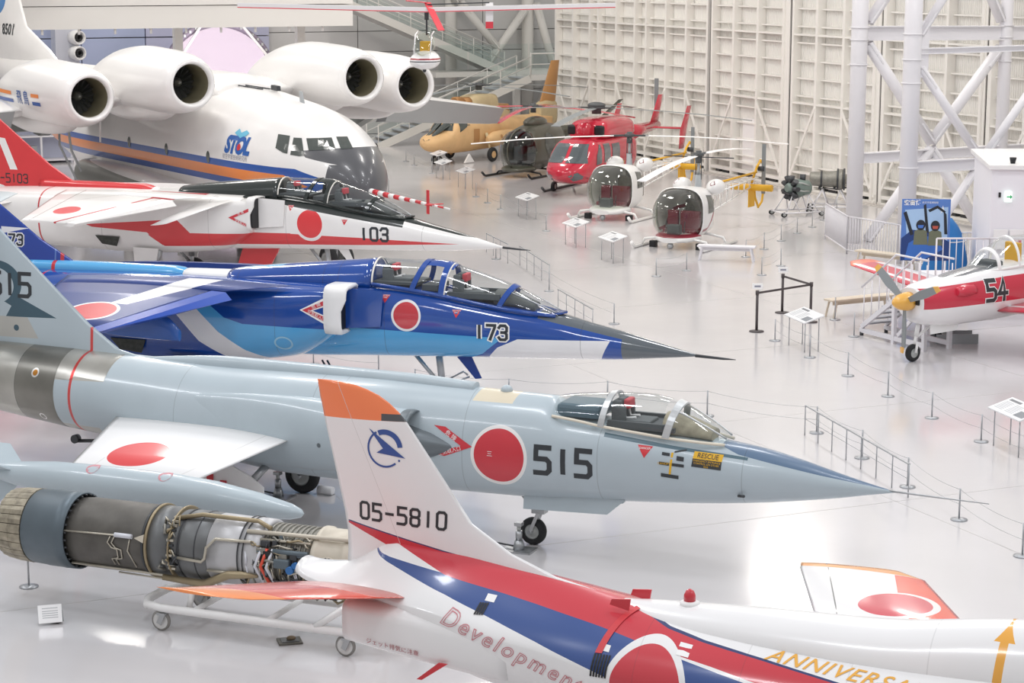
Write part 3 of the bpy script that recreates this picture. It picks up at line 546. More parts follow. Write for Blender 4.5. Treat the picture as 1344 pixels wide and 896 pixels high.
# ================================================================== twin supersonic trainers (same airframe, two liveries)
mat('nozzle_metal', '7c7872', .4, .7); mat('bay_dark', '4b4d48', .7, var=.5, vs_=14)
def trainer(label, loc, th, K):
    T = thing('jet_trainer', label, 'jet', loc, -math.radians(th)); skin = K['skin']
    b = MB()
    hull(b, [(-10.5, 2.5, 1.3, .5, 1.9, 2.6, 3), (-9.0, 2.62, 1.2, .52, 1.9, 2.6, 3), (-7.5, 2.66, 1.2, .56, 1.95, 2.6, 3), (-6.0, 2.66, 1.27, .6, 2.0, 2.6, 3), (-5.0, 2.57, 1.31, .6, 2.0, 2.8, 2.8), (-4.0, 2.41, 1.35, .56, 1.92, 2.8, 2.6), (-3.0, 2.27, 1.38, .47, 1.83, 2.5, 2.4), (-2.5, 2.2, 1.4, .41, 1.8, 2.2, 2.2), (-2.0, 2.08, 1.42, .34, 1.75, 2, 2), (-1.4, 1.95, 1.45, .25, 1.7, 2, 2), (-.8, 1.80, 1.51, .15, 1.65, 2, 2), (-.3, 1.675, 1.56, .06, 1.62, 2, 2), (0, 1.605, 1.595, .006, 1.6, 2, 2)], .1, 52)
    body = b.build('fuselage', skin, T)
    t = MB()
    hull(t, [(-16.2, 2.35, 1.5, .62, 1.95, 2.4, 2.4), (-14.5, 2.48, 1.2, .82, 1.9, 2.8, 2.8), (-12.5, 2.56, 1.0, .95, 1.85, 3.2, 3.2), (-10.2, 2.6, .98, 1.0, 1.85, 3.6, 3.6), (-8.8, 2.6, 1.05, 1.02, 1.9, 4, 3.6), (-7.6, 2.6, 1.2, 1.02, 1.95, 4.5, 3.2), (-6.9, 2.6, 1.5, 1.0, 2.15, 5, 3.6), (-6.5, 2.6, 1.8, 1.0, 2.2, 5, 5)], .14, 56); trunk = t.build('engine_trunk', skin, T)
    BV = bvh_of(body, trunk)
    d = MB(); hull(d, [(-9.0, 2.72, 2.4, .3, 2.55, 2, 2), (-8.8, 2.76, 2.4, .36, 2.55, 2, 2), (-7.2, 2.94, 2.4, .41, 2.6, 2, 2), (-6.05, 3.055, 2.4, .425, 2.62, 2, 2)], .15, 32); d.build('dorsal_fairing', K['fairing'], T)
    d = MB(); hull(d, [(-13.4, 2.7, 2.45, .16, 2.55, 2.5, 2), (-11.5, 2.72, 2.45, .2, 2.55, 2.5, 2), (-10.2, 2.72, 2.45, .2, 2.55, 2.5, 2), (-9.75, 2.62, 2.45, .1, 2.5, 2, 2)], .2, 24); d.build('fin_root_fairing', K['root'], T)
    if K.get('spine'):
        d = MB(); hull(d, [(-9.95, 2.68, 2.45, .24, 2.55, 2.5, 2), (-8.85, 2.7, 2.45, .28, 2.55, 2.5, 2)], .3, 20); d.build('spine_panel', K['spine'], T)
    # intakes with splitter plates
    for sd in (-1, 1):
        R = []
        for g, dx in ((.0, -.22), (.035, -.2), (.035, .08), (0, .13), (-.05, .1), (-.06, -.3)) if K.get('spine') else ((.0, -.1), (.006, -.08), (.006, .0), (0, .02), (-.03, .02), (-.05, -.3)):
            R.append([(-6.52 + dx + (.1 if p[1] > 2.3 else 0) * (1 if dx > 0 else 0), p[0], p[1]) for p in [(sd * (.66 + (.34 + g) * se(a, 5)[0]), 2.2 + (.42 + g) * se(a, 5)[1]) for a in [2 * math.pi * i / 36 for i in range(36)]]])
        m_ = MB(); m_.rings(R, (False, True), smooth=True); ip = m_.build('air_intake', K['lip'], T)
        m_ = MB(); m_.prism([(-6.45, sd * .68, 2.58), (-6.45, sd * .68, 1.84), (-5.78, sd * .64, 1.9), (-5.72, sd * .64, 2.55)], (0, -sd * .03, 0)); m_.build('splitter_plate', K['plate'], ip)
        m_ = MB(); m_.rings([[(x, sd * (.68 + .3 * se(a, 6)[0]), 2.2 + .36 * se(a, 6)[1]) for a in [2 * math.pi * i / 24 for i in range(24)]] for x in (-6.44, -6.5)]); m_.build('intake_throat', MATS['black'], ip)
    # wing with leading edge extension
    for sd in (-1, 1):
        up = (0, sd * .15, 1); m_ = MB()
        foil(m_, [((-7.4, sd * .9, 2.6), (-12.0, sd * .9, 2.58), .06, up), ((-8.45, sd * 1.45, 2.53), (-11.9, sd * 1.45, 2.52), .05, up)], sub=2)
        foil(m_, [((-8.72, sd * 1.45, 2.53), (-11.9, sd * 1.45, 2.52), .05, up), ((-9.9, sd * 3.94, 2.16), (-11.25, sd * 3.94, 2.16), .025, up)], sub=4); wo = m_.build('wing', K['wing'], T)
        m_ = MB(); m_.prism([(-8.72, sd * 1.47, 2.535), (-9.9, sd * 3.9, 2.17), (-10.02, sd * 3.9, 2.09), (-8.6, sd * 1.47, 2.4)], (.28, 0, -.015)); m_.build('leading_edge_flap', K['flap'], wo)
        if K.get('spine') is None: continue
        m_ = MB(); hull(m_, [(-10.9, 2.3, 2.0, .05, 2.2, 2, 2), (-10.4, 2.3, 1.78, .08, 2.05, 2.5, 2.5), (-9.3, 2.25, 1.74, .08, 2.0, 2.5, 2.5), (-8.95, 1.95, 1.74, .06, 1.85, 2, 2)], .2, 16, y0=sd * 2.3); m_.build('wing_pylon', K['pylon'], T)
    m_ = MB(); foil(m_, [((-11.7, 0, 2.5), (-15.5, 0, 2.4), .07, (0, 1, 0)), ((-12.35, 0, 2.68), (-15.5, 0, 2.68), .07, (0, 1, 0)), ((-13.1, 0, 3.1), (-15.6, 0, 3.1), .06, (0, 1, 0)), ((-14.85, 0, 4.4), (-16.1, 0, 4.4), .035, (0, 1, 0))], sub=5); fin = m_.build('tail_fin', K['fin'], T)
    for sd in (-1, 1):
        m_ = MB(); foil(m_, [((-13.6, sd * .7, 2.2), (-15.6, sd * .7, 2.2), .05, (0, sd * .2, 1)), ((-15.2, sd * 2.1, 1.85), (-16.2, sd * 2.1, 1.85), .025, (0, sd * .2, 1))], sub=2); m_.build('tailplane', K['pylon'] if 'stab' not in K else K['stab'], T)
        m_ = MB(); m_.lathe((-16.0, sd * .33, 1.9), (-1, 0, 0), [(0, .34), (.5, .32), (.9, .27), (.85, .24), (0, .25)], 24, caps=(True, True)); m_.build('exhaust_nozzle', MATS['nozzle_metal'], T)
    # canopies
    C_ = Canopy([(-6.05, 2.64, 3.055, .42, 2), (-5.15, 2.56, 3.055, .45, 2), (-4.85, 2.52, 3.06, .45, 2), (-4.5, 2.47, 2.99, .45, 2), (-3.5, 2.31, 2.70, .41, 2), (-3.0, 2.25, 2.47, .34, 2), (-2.56, 2.19, 2.23, .2, 2)]); FR = K['frame']
    C_.pane(-6.03, -5.3, T, lean1=.2); C_.pane(-4.6, -3.62, T, lean1=.18); C_.pane(-3.55, -2.58, T, name='windscreen_pane', lean0=.18); C_.pane(-5.2, -4.72, T, name='middle_pane', lean0=.2)
    C_.bow(-6.02, .03, T, MATS['cream_paint'], 0, .02); C_.bow(-5.24, .1, T, FR, .2, .03); C_.bow(-4.68, .1, T, FR, .06, .03); C_.bow(-3.6, .09, T, FR, .2, .03); C_.bow(-4.62, .02, T, MATS['cream_paint'], .06, .025)
    m_ = MB(); A = [C_.arc(-5.15 + .5 * i / 5, .15, .012)[8:17] for i in range(6)]; w_ = len(A[0]); m_.add([p for r in A for p in r], [(i * w_ + j, i * w_ + j + 1, (i + 1) * w_ + j + 1, (i + 1) * w_ + j) for i in range(5) for j in range(w_ - 1)], 0, True); m_.build('canopy_roof_panel', FR, T)
    C_.sill(-6.03, -2.6, T, FR, .035)
    m_ = MB()
    for tt in (math.pi * .28, math.pi * .72): m_.tube([C_.pt(-3.45 + .85 * i / 8, tt, .006) for i in range(9)], .014, 6)
    m_.build('windscreen_frame', MATS['steel'], T)
    m_ = MB(); m_.prism([(-2.72, -.24, 2.2), (-2.5, -.1, 2.22), (-2.44, 0, 2.23), (-2.5, .1, 2.22), (-2.72, .24, 2.2)], (0, 0, .035)); m_.build('windscreen_fairing', FR, T)
    m_ = MB(); m_.box((-5.6, 0, 2.66), (.85, .72, .05)); m_.box((-4.1, 0, 2.47), (1.0, .7, .05)); m_.box((-4.95, 0, 2.6), (.3, .6, .1)); m_.box((-4.1, -.33, 2.5), (1, .05, .1)); m_.box((-4.1, .33, 2.5), (1, .05, .1)); m_.build('cockpit_tub', MATS['cockpit_dark'], T)
    m_ = MB(); hull(m_, [(-3.75, 2.6, 2.3, .26, 2.4, 2, 2), (-3.5, 2.58, 2.3, .25, 2.4, 2, 2), (-3.0, 2.4, 2.2, .18, 2.3, 2, 2)], .1, 20); m_.build('instrument_coaming', mat('coaming_grey', '6a6d6c', .8), T)
    eject_seat(T, -5.68, 2.56, h=.42); eject_seat(T, -4.32, 2.38, h=.48)
    MB().tube([(-.1, 0, 1.6), (.4, 0, 1.575), (.62, 0, 1.57)], [.03, .022, .006], 8).build('nose_probe', MATS['dark_metal'], T)
    # landing gear
    g = MB(); oleo(g, (-4.9, 0, 1.4), (-4.78, 0, .4), .065); g.tube([(-5.4, 0, 1.35), (-4.85, 0, .75)], .04, 8); g.tube([(-4.85, 0, .8), (-4.4, -.05, 1.05), (-4.3, -.1, 1.0)], .018, 6); g.tube([(-4.82, 0, .72), (-4.3, 0, .95)], .02, 6); g.box((-4.8, 0, .62), (.2, .2, .16)); g.cyl((-4.76, -.1, .26), (-4.76, .1, .26), .04, n=10); g.bar((-4.78, .09, .55), (-4.76, .09, .26), .03, .07); G_ = g.build('nose_gear_leg', MATS['steel'], T); wheel('nose_wheel', G_, (-4.76, 0, .26), .26, .16)
    m_ = MB(); m_.prism([(-4.5, -.2, 1.38), (-4.2, -.2, 1.38), (-4.0, -.2, .98), (-4.12, -.2, .96)], (0, .025, 0)); m_.build('nose_gear_door', K['door'], T)
    for sd in (-1, 1):
        g = MB(); oleo(g, (-9.3, sd * .7, 1.25), (-9.45, sd * 1.0, .42), .08); g.tube([(-9.9, sd * .6, 1.2), (-9.5, sd * .95, .6)], .035, 8); g.cyl((-9.45, sd * .95, .34), (-9.45, sd * 1.2, .34), .05, n=10); G_ = g.build('main_gear_leg', MATS['steel'], T); wheel('main_wheel', G_, (-9.45, sd * 1.12, .34), .34, .2)
        m_ = MB(); m_.prism([(-9.95, sd * .98, 1.2), (-9.2, sd * .98, 1.2), (-9.3, sd * 1.0, .72), (-9.9, sd * 1.0, .72)], (0, sd * .03, 0)); m_.build('main_gear_door', K['door'], T)
        m_ = MB(); m_.prism([(-11.1, sd * .975, 1.45), (-10.35, sd * 1.0, 1.45), (-10.45, sd * .985, 1.2), (-10.9, sd * .97, 1.24)], (0, sd * .02, 0)); m_.build('air_brake_bay', MATS['bay_dark'], T)
    return T, BV, fin
DB, LB, WT = '1b4a9e', '55a9df', 'f0eff0'; NR = [(0, -1, 0, 0)]
def mk_lines(*xs): return [('x', x) for x in xs]
stripe = [('poly', 'xz', [(-9.6, 2.4), (-9.28, 2.4), (-8.72, 1.97), (-9.0, 1.8)]), ('poly', 'xz', [(-9.0, 1.8), (-8.72, 1.97), (-8.35, 1.87), (-8.0, 1.0), (-8.3, 1.25)]), ('poly', 'xz', [(-8.4, 1.87), (-7.9, 1.865), (-7.9, .8), (-8.0, .8), (-8.5, 1.4)]), ('poly', 'xz', [(-8.0, 1.865), (-5.8, 1.84), (-3.4, 1.80), (-3.6, 1.61), (-3.9, 1.48), (-4.5, 1.0), (-8.0, .8)])]
blue_skin = paint('blue_trainer_skin', DB, [
    (LB, stripe), (WT, [('poly', 'xz', [(-10.1, 2.4), (-9.6, 2.4), (-8.85, 1.7), (-9.25, 1.5)]), ('poly', 'xz', [(-9.25, 1.5), (-8.85, 1.7), (-8.3, 1.35), (-8.65, 1.15)]), ('poly', 'xz', [(-8.65, 1.16), (-8.3, 1.36), (-7.4, .95), (-8.1, .9)]), ('poly', 'xz', [(-3.43, 1.79), (-1.36, 1.82), (-1.5, 1.66), (-1.77, 1.45), (-1.9, 1.2), (-4.3, 1.2), (-3.95, 1.46), (-3.6, 1.62)]), ('poly', 'xz', [(-10.0, 2.66), (-8.9, 2.66), (-8.9, 2.9), (-10, 2.9)])]),
    ('5f666c', [('poly', 'xz', [(-1.38, 1.2), (.2, 1.2), (.2, 2.1), (-1.38, 2.1)]), ('poly', 'xz', [(-2.9, 2.16), (-1.3, 1.83), (-1.3, 2.3), (-2.9, 2.4)])]),
    (WT, [('circ', 'xz', -5.3, 2.12, .285, .285, NR)]), ('c9353f', [('circ', 'xz', -5.3, 2.12, .243, .243, NR)]),
    ('c9353f', [('poly', 'xz', [(-12.8, 0), (-12.74, 0), (-12.74, 3), (-12.8, 3)])])], .12, .8, .05, mk_lines(-7.7, -10.9, -2.1, -5.72), .55)
bl = mat('blue_plain', DB, .12, coat=.8, var=.05); bs = mat('blue_bright', '2a54b8', .15, coat=.7); lb = mat('light_blue', LB, .15, coat=.7)
blue_wing = paint('blue_trainer_wing', '1e3a80', [
    (WT, [('poly', 'xy', [(-8.75, -.9), (-9.45, -.9), (-10.2, -2.55), (-9.85, -2.55)])]), (WT, [('circ', 'xy', -10.3, -3.0, .5, .5)]), ('d23a40', [('circ', 'xy', -10.3, -3.0, .44, .44)])], .38, .15, .05)
blue_fin = paint('blue_trainer_fin', '1f429c', [(WT, [('poly', 'xz', [(-13.95, 3.32), (-13.35, 3.3), (-13.95, 3.18)]), ('poly', 'xz', [(-16, 2.95), (-14.3, 3.2), (-13.15, 2.55), (-13.3, 2.5), (-16, 2.5)])]), ('1f429c', [('poly', 'xz', [(-16, 2.4), (-14.4, 3.1), (-13.5, 2.4)])]), ('c9353f', [('poly', 'xz', [(-12.68, 2.4), (-12.6, 2.4), (-12.6, 2.95), (-12.68, 2.95)])]), ('5f7fc0', [('poly', 'xz', [(-12.8, 2.4), (-12.77, 2.4), (-12.77, 3.0), (-12.8, 3.0)])])], .15, .7, .05)
TB, TBV, tfin = trainer('glossy dark blue jet trainer numbered 173 with light blue and white belly stripes', (3.306, 34.989, 0), 18.5, dict(
    skin=blue_skin, fairing=paint('blue_fairing', DB, [('7cc0e8', [('poly', 'xz', [(-8.8, 2.55), (-8.3, 2.72), (-7.3, 2.905), (-6.6, 2.98), (-6.6, 3.2), (-8.8, 3.0)])])], .12, .8, .05, mk_lines(-8.75, -7.0, -6.7), .5), root=paint('blue_root', '5aaee4', [('c9353f', [('poly', 'xz', [(-12.8, 2), (-12.72, 2), (-12.72, 3), (-12.8, 3)])]), ('1d3f9a', [('poly', 'xz', [(-10.2, 2.78), (-9.7, 2.56), (-9.6, 2.9), (-10.2, 2.9)])])], .2, .6), spine=MATS['white_paint'], lip=MATS['white_paint'], plate=bl, wing=blue_wing, flap=bs, pylon=mat('blue_pylon', '2f5fae', .3, coat=.4), fin=blue_fin, frame=bl, door=mat('blue_door', '24408c', .25, coat=.4)))
def num(s, T, BV, org, h, m, pen=.2, pitch=.78, back=None, nm='fuselage_number', label=None):
    if back: lay(block_bm(s, h, pen + .2, pitch), 'number_outline', back, T, org, *STB, bvh=BV, off=.004)
    return lay(block_bm(s, h, pen, pitch), nm, m, T, org, *STB, bvh=BV, off=.009 if back else .004, label=label)
num('173', TB, TBV, (-3.7, -.6, 1.90), .25, MATS['number_black'], .2, .86, MATS['white'], label='black number 173 edged in white')
num('173', tfin, bvh_of(tfin), (-13.72, 0, 3.07), .2, MATS['number_black'], .2, .86, MATS['white'], 'fin_number')
def intake_chevron(T, BV, x0, z0, x1, dz, wd, bg=None):
    pts = lambda k, w0: ([(x0 - k, z0), (x0 + w0, z0), (x1, z0 + dz - w0 * .55), (x1, z0 + dz + k)], [(x0 - k, z0), (x0 + w0, z0), (x1, z0 - dz + w0 * .55), (x1, z0 - dz - k)])
    if bg: lay(poly_bm(*pts(.05, wd + .05)), 'chevron_border', bg, T, (0, -1.05, 0), *STB, bvh=BV, off=.004)
    c = lay(poly_bm(*pts(0, wd)), 'intake_warning_chevron', MATS['hinomaru_red'], T, (0, -1.05, 0), *STB, bvh=BV, off=.008)
    a = math.atan2(dz, x1 - x0)
    lay(text_bm('危 険', .085), 'warning_text', MATS['white'], c, (x0 + (x1 - x0) * .62, -1.05, z0 + dz * .62 - wd * .22), (math.cos(a), 0, math.sin(a)), (-math.sin(a), 0, math.cos(a)), bvh=BV, off=.013)
    lay(text_bm('空気取入口', .075), 'warning_text', MATS['white'], c, (x0 + (x1 - x0) * .62, -1.05, z0 - dz * .62 + wd * .22), (math.cos(a), 0, -math.sin(a)), (math.sin(a), 0, math.cos(a)), bvh=BV, off=.013)
intake_chevron(TB, TBV, -7.15, 2.19, -6.7, .2, .16, MATS['white'])
def seat_tri(T, BV, x, z, r=.09):
    t = lay(poly_bm([(x - r, z + r * .8), (x + r, z + r * .8), (x, z - r * .9)]), 'seat_warning_triangle', MATS['red'], T, (0, -.8, 0), *STB, bvh=BV)
    lay(text_bm('EJECTION\nSEAT', .034), 'warning_text', MATS['white'], t, (x, -.8, z + r * .42), *STB, bvh=BV, off=.009)
seat_tri(TB, TBV, -5.72, 2.40, .085); seat_tri(TB, TBV, -4.35, 2.2, .085)
lay(poly_bm(*[[(math.cos(a) * .18, math.sin(a) * .13), (math.cos(a + .27) * .18, math.sin(a + .27) * .13), (math.cos(a + .27) * .145, math.sin(a + .27) * .1), (math.cos(a) * .145, math.sin(a) * .1)] for a in [k * .2618 for k in range(24)]]), 'service_ring', mat('pale_blue', '9cc8e0', .4), TB, (-7.55, -1.05, 1.55), *STB, bvh=TBV, grid=0)
st_ = MB(); st_.tube([(-6.95, -.6, 1.2), (-6.7, -.85, 1.02), (-6.6, -1.0, 1.06)], .02, 6); st_.tube([(-6.85, -.6, 1.2), (-6.6, -.85, 1.02), (-6.5, -1.0, 1.06)], .02, 6); st_.build('boarding_step', MATS['black'], TB)
# ------------------------------------------------------------------ red and white trainer 103 with canards
WH, RD = 'f1efed', 'd93a3f'
white_skin = paint('white_trainer_skin', WH, [
    (RD, [('poly', 'xz', [(-.9, 1.64), (-3.7, 1.71), (-5.72, 1.72), (-5.72, 1.42), (-3.71, 1.52)]), ('poly', 'xz', [(-5.6, 1.73), (-8.3, 1.65), (-9.5, 1.55), (-9.05, 1.27), (-5.6, 1.44)]), ('poly', 'xz', [(-8.63, 1.98), (-8.23, 1.64), (-9.1, 1.29), (-9.6, 1.66), (-9.5, 1.9)]), ('poly', 'xz', [(-11.4, 1.72), (-8.63, 1.98), (-9.4, 1.6), (-11.2, 1.66)])]),
    (WH, [('circ', 'xz', -5.05, 1.97, .41, .41, NR)]), ('e03c40', [('circ', 'xz', -5.05, 1.99, .35, .35, NR)]),
    ('262d2c', [('poly', 'xz', [(-7.8, 2.72), (-5.33, 2.36), (-2.6, 2.0), (-2.6, 3.2), (-7.8, 3.2)]), ('poly', 'xz', [(-2.7, 2.08), (-1.2, 1.86), (.1, 1.60), (.1, 2.1), (-2.7, 2.6)])]),
    ('c4353c', [('poly', 'xz', [(-12.9, 0), (-12.85, 0), (-12.85, 3), (-12.9, 3)]), ('poly', 'xz', [(-9.7, 2.55), (-8.0, 2.57), (-8.0, 2.75), (-9.7, 2.75)], [(0, -1, 0, -.4)])])], .3, .4, .05, mk_lines(-7.7, -10.9, -2.1, -5.72), .6)
wp = mat('white_trainer_plain', WH, .3, coat=.4, var=.04); rp = mat('red_trainer_plain', RD, .3, coat=.4, var=.05)
white_wing = paint('white_trainer_wing', WH, [('e04a4e', [('circ', 'xy', -10.55, -2.95, .34, .34)]), ('c4353c', [('poly', 'xy', [(-8.95, -1.4), (-9.05, -1.4), (-10.25, -3.95), (-10.18, -3.95)]), ('poly', 'xy', [(-8.4, -1.4), (-8.42, -1.46), (-9.05, -1.46), (-9.05, -1.4)])]), ('9a8f8c', [('poly', 'xy', [(-11.3, -1), (-11.33, -1), (-11.0, -3.9), (-10.98, -3.9)]), ('poly', 'xy', [(-9.4, -1), (-9.43, -1), (-11.3, -2.3), (-11.28, -2.3)])])], .35, .3, .05)
TW, TWV, wfin = trainer('red and white jet trainer numbered 103 with black spine and small canard', (-.128, 48.646, 0), 23, dict(skin=white_skin, fairing=mat('black_spine', '262d2c', .2, coat=.5), root=paint('red_root', RD, [(WH, [('poly', 'xz', [(-10.4, 2), (-9, 2), (-9, 3), (-9.6, 3)])])], .3, .4), spine=None, lip=wp, plate=wp, wing=white_wing, flap=wp, pylon=wp, fin=paint('red_fin', RD, [(WH, [('poly', 'xz', [(-14.74, 3.78), (-14.5, 3.75), (-14.12, 2.93), (-14.36, 2.93)]), ('poly', 'xz', [(-14.9, 3.5), (-14.66, 3.5), (-14.95, 2.93), (-15.2, 2.93)]), ('poly', 'xz', [(-15.6, 2.7), (-14.6, 2.5), (-14.2, 2.3), (-15.6, 2.3)])])], .3, .4, .05), frame=MATS['black_spine'], door=wp, stab=wp))
num('103', TW, TWV, (-3.32, -.6, 1.81), .31, MATS['number_black'], .2, .86, label='black number 103')
num('-5103', wfin, bvh_of(wfin), (-14.25, 0, 2.70), .23, MATS['number_black'], .14, .82, nm='fin_number')
intake_chevron(TW, TWV, -7.12, 2.1, -6.54, .25, .15)
seat_tri(TW, TWV, -5.6, 2.36, .085); seat_tri(TW, TWV, -4.1, 2.08, .085)
for sd in (-1, 1):
    m_ = MB(); foil(m_, [((-6.95, sd * .98, 2.55), (-8.15, sd * .98, 2.35), .03, (0, sd * .3, 1)), ((-8.3, sd * 1.95, 2.0), (-8.8, sd * 1.95, 1.93), .015, (0, sd * .3, 1))], sub=2); m_.build('canard', wp, TW)
m_ = MB(); m_.prism([(-7.27, -.02, 1.3), (-6.2, -.02, 1.3), (-6.5, -.02, .8), (-7.45, -.02, .8)], (0, .04, 0)); m_.build('ventral_canard', rp, TW)
# ================================================================== white trainer 05-5810 with red and blue bands
T4 = thing('jet_trainer', 'white jet trainer marked 05-5810 with red and blue swooping bands and an orange fin tip', 'jet', (-1.731, 20.902, 0), -math.radians(24))
W4 = 'f4f3f3'; R4 = 'cf3f4b'; B4 = '3c5794'; NV = '3a4472'
redq = [[(0, 2.6), (1.25, 2.5), (1.3, 2.235), (.0, 2.545)], [(1.24, 2.5), (2.2, 2.26), (2.36, 2.08), (1.3, 2.235)], [(2.2, 2.26), (3.23, 2.1), (3.5, 1.90), (2.36, 2.08)], [(3.23, 2.1), (3.74, 1.99), (3.9, 1.85), (3.5, 1.90)], [(3.74, 1.99), (4.13, 1.94), (4.3, 1.80), (3.9, 1.85)], [(4.13, 1.94), (4.76, 1.88), (4.95, 1.70), (4.3, 1.80)], [(4.76, 1.88), (6.5, 1.7), (6.5, 1.4), (4.95, 1.7)]]
bluq = [[(.27, 2.33), (1.32, 2.24), (1.42, 2.1)], [(1.3, 2.24), (2.36, 2.08), (2.49, 1.82), (1.42, 2.1)], [(2.36, 2.08), (3.5, 1.90), (3.3, 1.58), (2.49, 1.82)], [(3.5, 1.9), (4.9, 1.68), (5.5, .7), (4.2, 1.15), (3.3, 1.58)], [(4.9, 1.68), (6.5, 1.3), (6.5, .5), (5.4, .7)]]
finq = [[(0, 2.565), (1.13, 2.375), (1.13, 2.12), (0, 2.545)], [(1.13, 2.375), (2.13, 2.225), (2.13, 1.9), (1.13, 2.1)], [(2.13, 2.225), (3.3, 2.08), (3.3, 1.8), (2.13, 1.9)]]
sh = lambda q, d: [(x, z + d) for x, z in q]
skin4 = paint('t4_skin', W4, [(NV, [('poly', 'xz', sh(q, .014)) for q in redq]), (B4, [('poly', 'xz', q) for q in bluq]), (R4, [('poly', 'xz', q) for q in redq]), (W4, [('circ', 'xz', 3.68, 1.53, .425, .43)]), ('cf3f4a', [('circ', 'xz', 3.68, 1.53, .365, .37)])], .25, .45, .02, [('x', 3.55), ('x', 4.6), ('x', 5.6)], .85)
b = MB(); hull(b, [(-.55, 2.1, 1.92, .2, 2.0, 2, 2), (-.4, 2.07, 1.9, .28, 1.98, 1.6, 3), (.0, 2.12, 1.85, .45, 1.98, 1.25, 3), (.6, 2.42, 1.6, .62, 1.98, 1.2, 3), (1.3, 2.38, 1.3, .78, 1.95, 1.25, 3), (2.0, 2.28, 1.14, .84, 1.8, 1.35, 3), (2.6, 2.19, 1.06, .86, 1.72, 1.45, 3), (3.2, 2.1, .98, .88, 1.6, 1.65, 3), (4.2, 2.02, .9, .92, 1.5, 2.0, 3), (5.5, 2.0, .85, .95, 1.45, 2.0, 3), (7.0, 2.05, .85, .95, 1.45, 2.0, 3), (8.3, 2.1, .9, .6, 1.45, 2.0, 2.4)], .12, 60); f4 = b.build('fuselage', skin4, T4)
b = MB(); hull(b, [(.34, 1.98, 1.47, .8, 1.75, 5, 5), (.9, 1.98, 1.38, .83, 1.7, 4, 4), (2.2, 1.9, 1.2, .84, 1.6, 3, 3)], .15, 48); nac4 = b.build('engine_nacelle', skin4, T4)
b = MB(); hull(b, [(3.0, 2.1, 1.7, .1, 1.9, 2, 2), (3.5, 2.13, 1.7, .3, 1.9, 2, 2), (4.6, 2.18, 1.7, .42, 1.9, 2, 2), (5.7, 2.22, 1.6, .48, 1.9, 2, 2), (7.1, 2.4, 1.5, .52, 1.9, 2, 2), (8.2, 2.45, 1.4, .5, 1.9, 2, 2), (11.2, 1.5, 1.35, .06, 1.42, 2, 2)], .15, 40)
spine4 = b.build('forward_fuselage', paint('t4_spine', W4, [('f2b04c', [('poly', 'xz', [(6.86, 1.5), (6.95, 1.5), (7.0, 2.28), (6.92, 2.28)]), ('poly', 'xz', [(6.86, 2.28), (7.06, 2.28), (6.98, 2.4)])])], .25, .45, .02, [('x', 6.3)], .85), T4)
B4V = bvh_of(f4, nac4)
for sd in (-1, 1): MB().lathe((.5, sd * .38, 1.72), (-1, 0, 0), [(0, .2), (.12, .2), (.14, .17), (-.3, .16)], 24, caps=(True, True)).build('exhaust_nozzle', MATS['dark_metal'], T4)
for sd in (-1, 1):
    g = MB(); hull(g, [(5.8, 1.6, .95, .05, 1.3, 3, 3), (6.4, 1.6, .95, .18, 1.3, 4, 3), (7.8, 1.65, .98, .22, 1.3, 4, 3)], .2, 32, y0=sd * .95); g.build('air_intake', mat('t4_white', W4, .25, coat=.45), T4)
fin4 = paint('t4_fin', W4, [(NV, [('poly', 'xz', sh(q, .014)) for q in finq]), (R4, [('poly', 'xz', q) for q in finq]),
    ('ff8c5a', [('poly', 'xz', [(-.6, 3.665), (.9, 3.70), (.9, 4.3), (-.6, 4.3)])]), ('55575a', [('poly', 'xz', [(.42, 3.69), (.9, 3.70), (.9, 3.775), (.42, 3.765)])]), ('d5d3d2', [('poly', 'xz', [(-.1, 4.06), (-.095, 4.06), (.745, 2.17), (.74, 2.17)])])], .25, .4, .02)
b = MB(); foil(b, [((3.3, 0, 1.95), (-.1, 0, 1.95), .09, (0, 1, 0)), ((3.0, 0, 2.12), (-.02, 0, 2.12), .085, (0, 1, 0)), ((2.39, 0, 2.24), (-.01, 0, 2.25), .08, (0, 1, 0)), ((1.9, 0, 2.42), (-.01, 0, 2.45), .07, (0, 1, 0)), ((1.45, 0, 2.69), (-.05, 0, 2.69), .06, (0, 1, 0)), ((.76, 0, 3.62), (-.27, 0, 3.64), .045, (0, 1, 0)), ((.69, 0, 3.71), (-.285, 0, 3.72), .04, (0, 1, 0)), ((.6, 0, 3.8), (-.3, 0, 3.8), .04, (0, 1, 0)), ((.5, 0, 3.88), (-.32, 0, 3.88), .035, (0, 1, 0)), ((.38, 0, 3.95), (-.33, 0, 3.95), .03, (0, 1, 0)), ((.25, 0, 4.0), (-.34, 0, 4.0), .03, (0, 1, 0)), ((.1, 0, 4.04), (-.345, 0, 4.04), .025, (0, 1, 0)), ((-.1, 0, 4.065), (-.355, 0, 4.065), .012, (0, 1, 0))], sub=3); FIN4 = b.build('tail_fin', fin4, T4)
F4V = bvh_of(FIN4)
lay(block_bm('05-5810', .175, .17, .86), 'fin_number', MATS['number_black'], FIN4, (.665, 0, 2.70), (1, 0, -.012), (.012, 0, 1), bvh=F4V, label='black serial 05-5810')
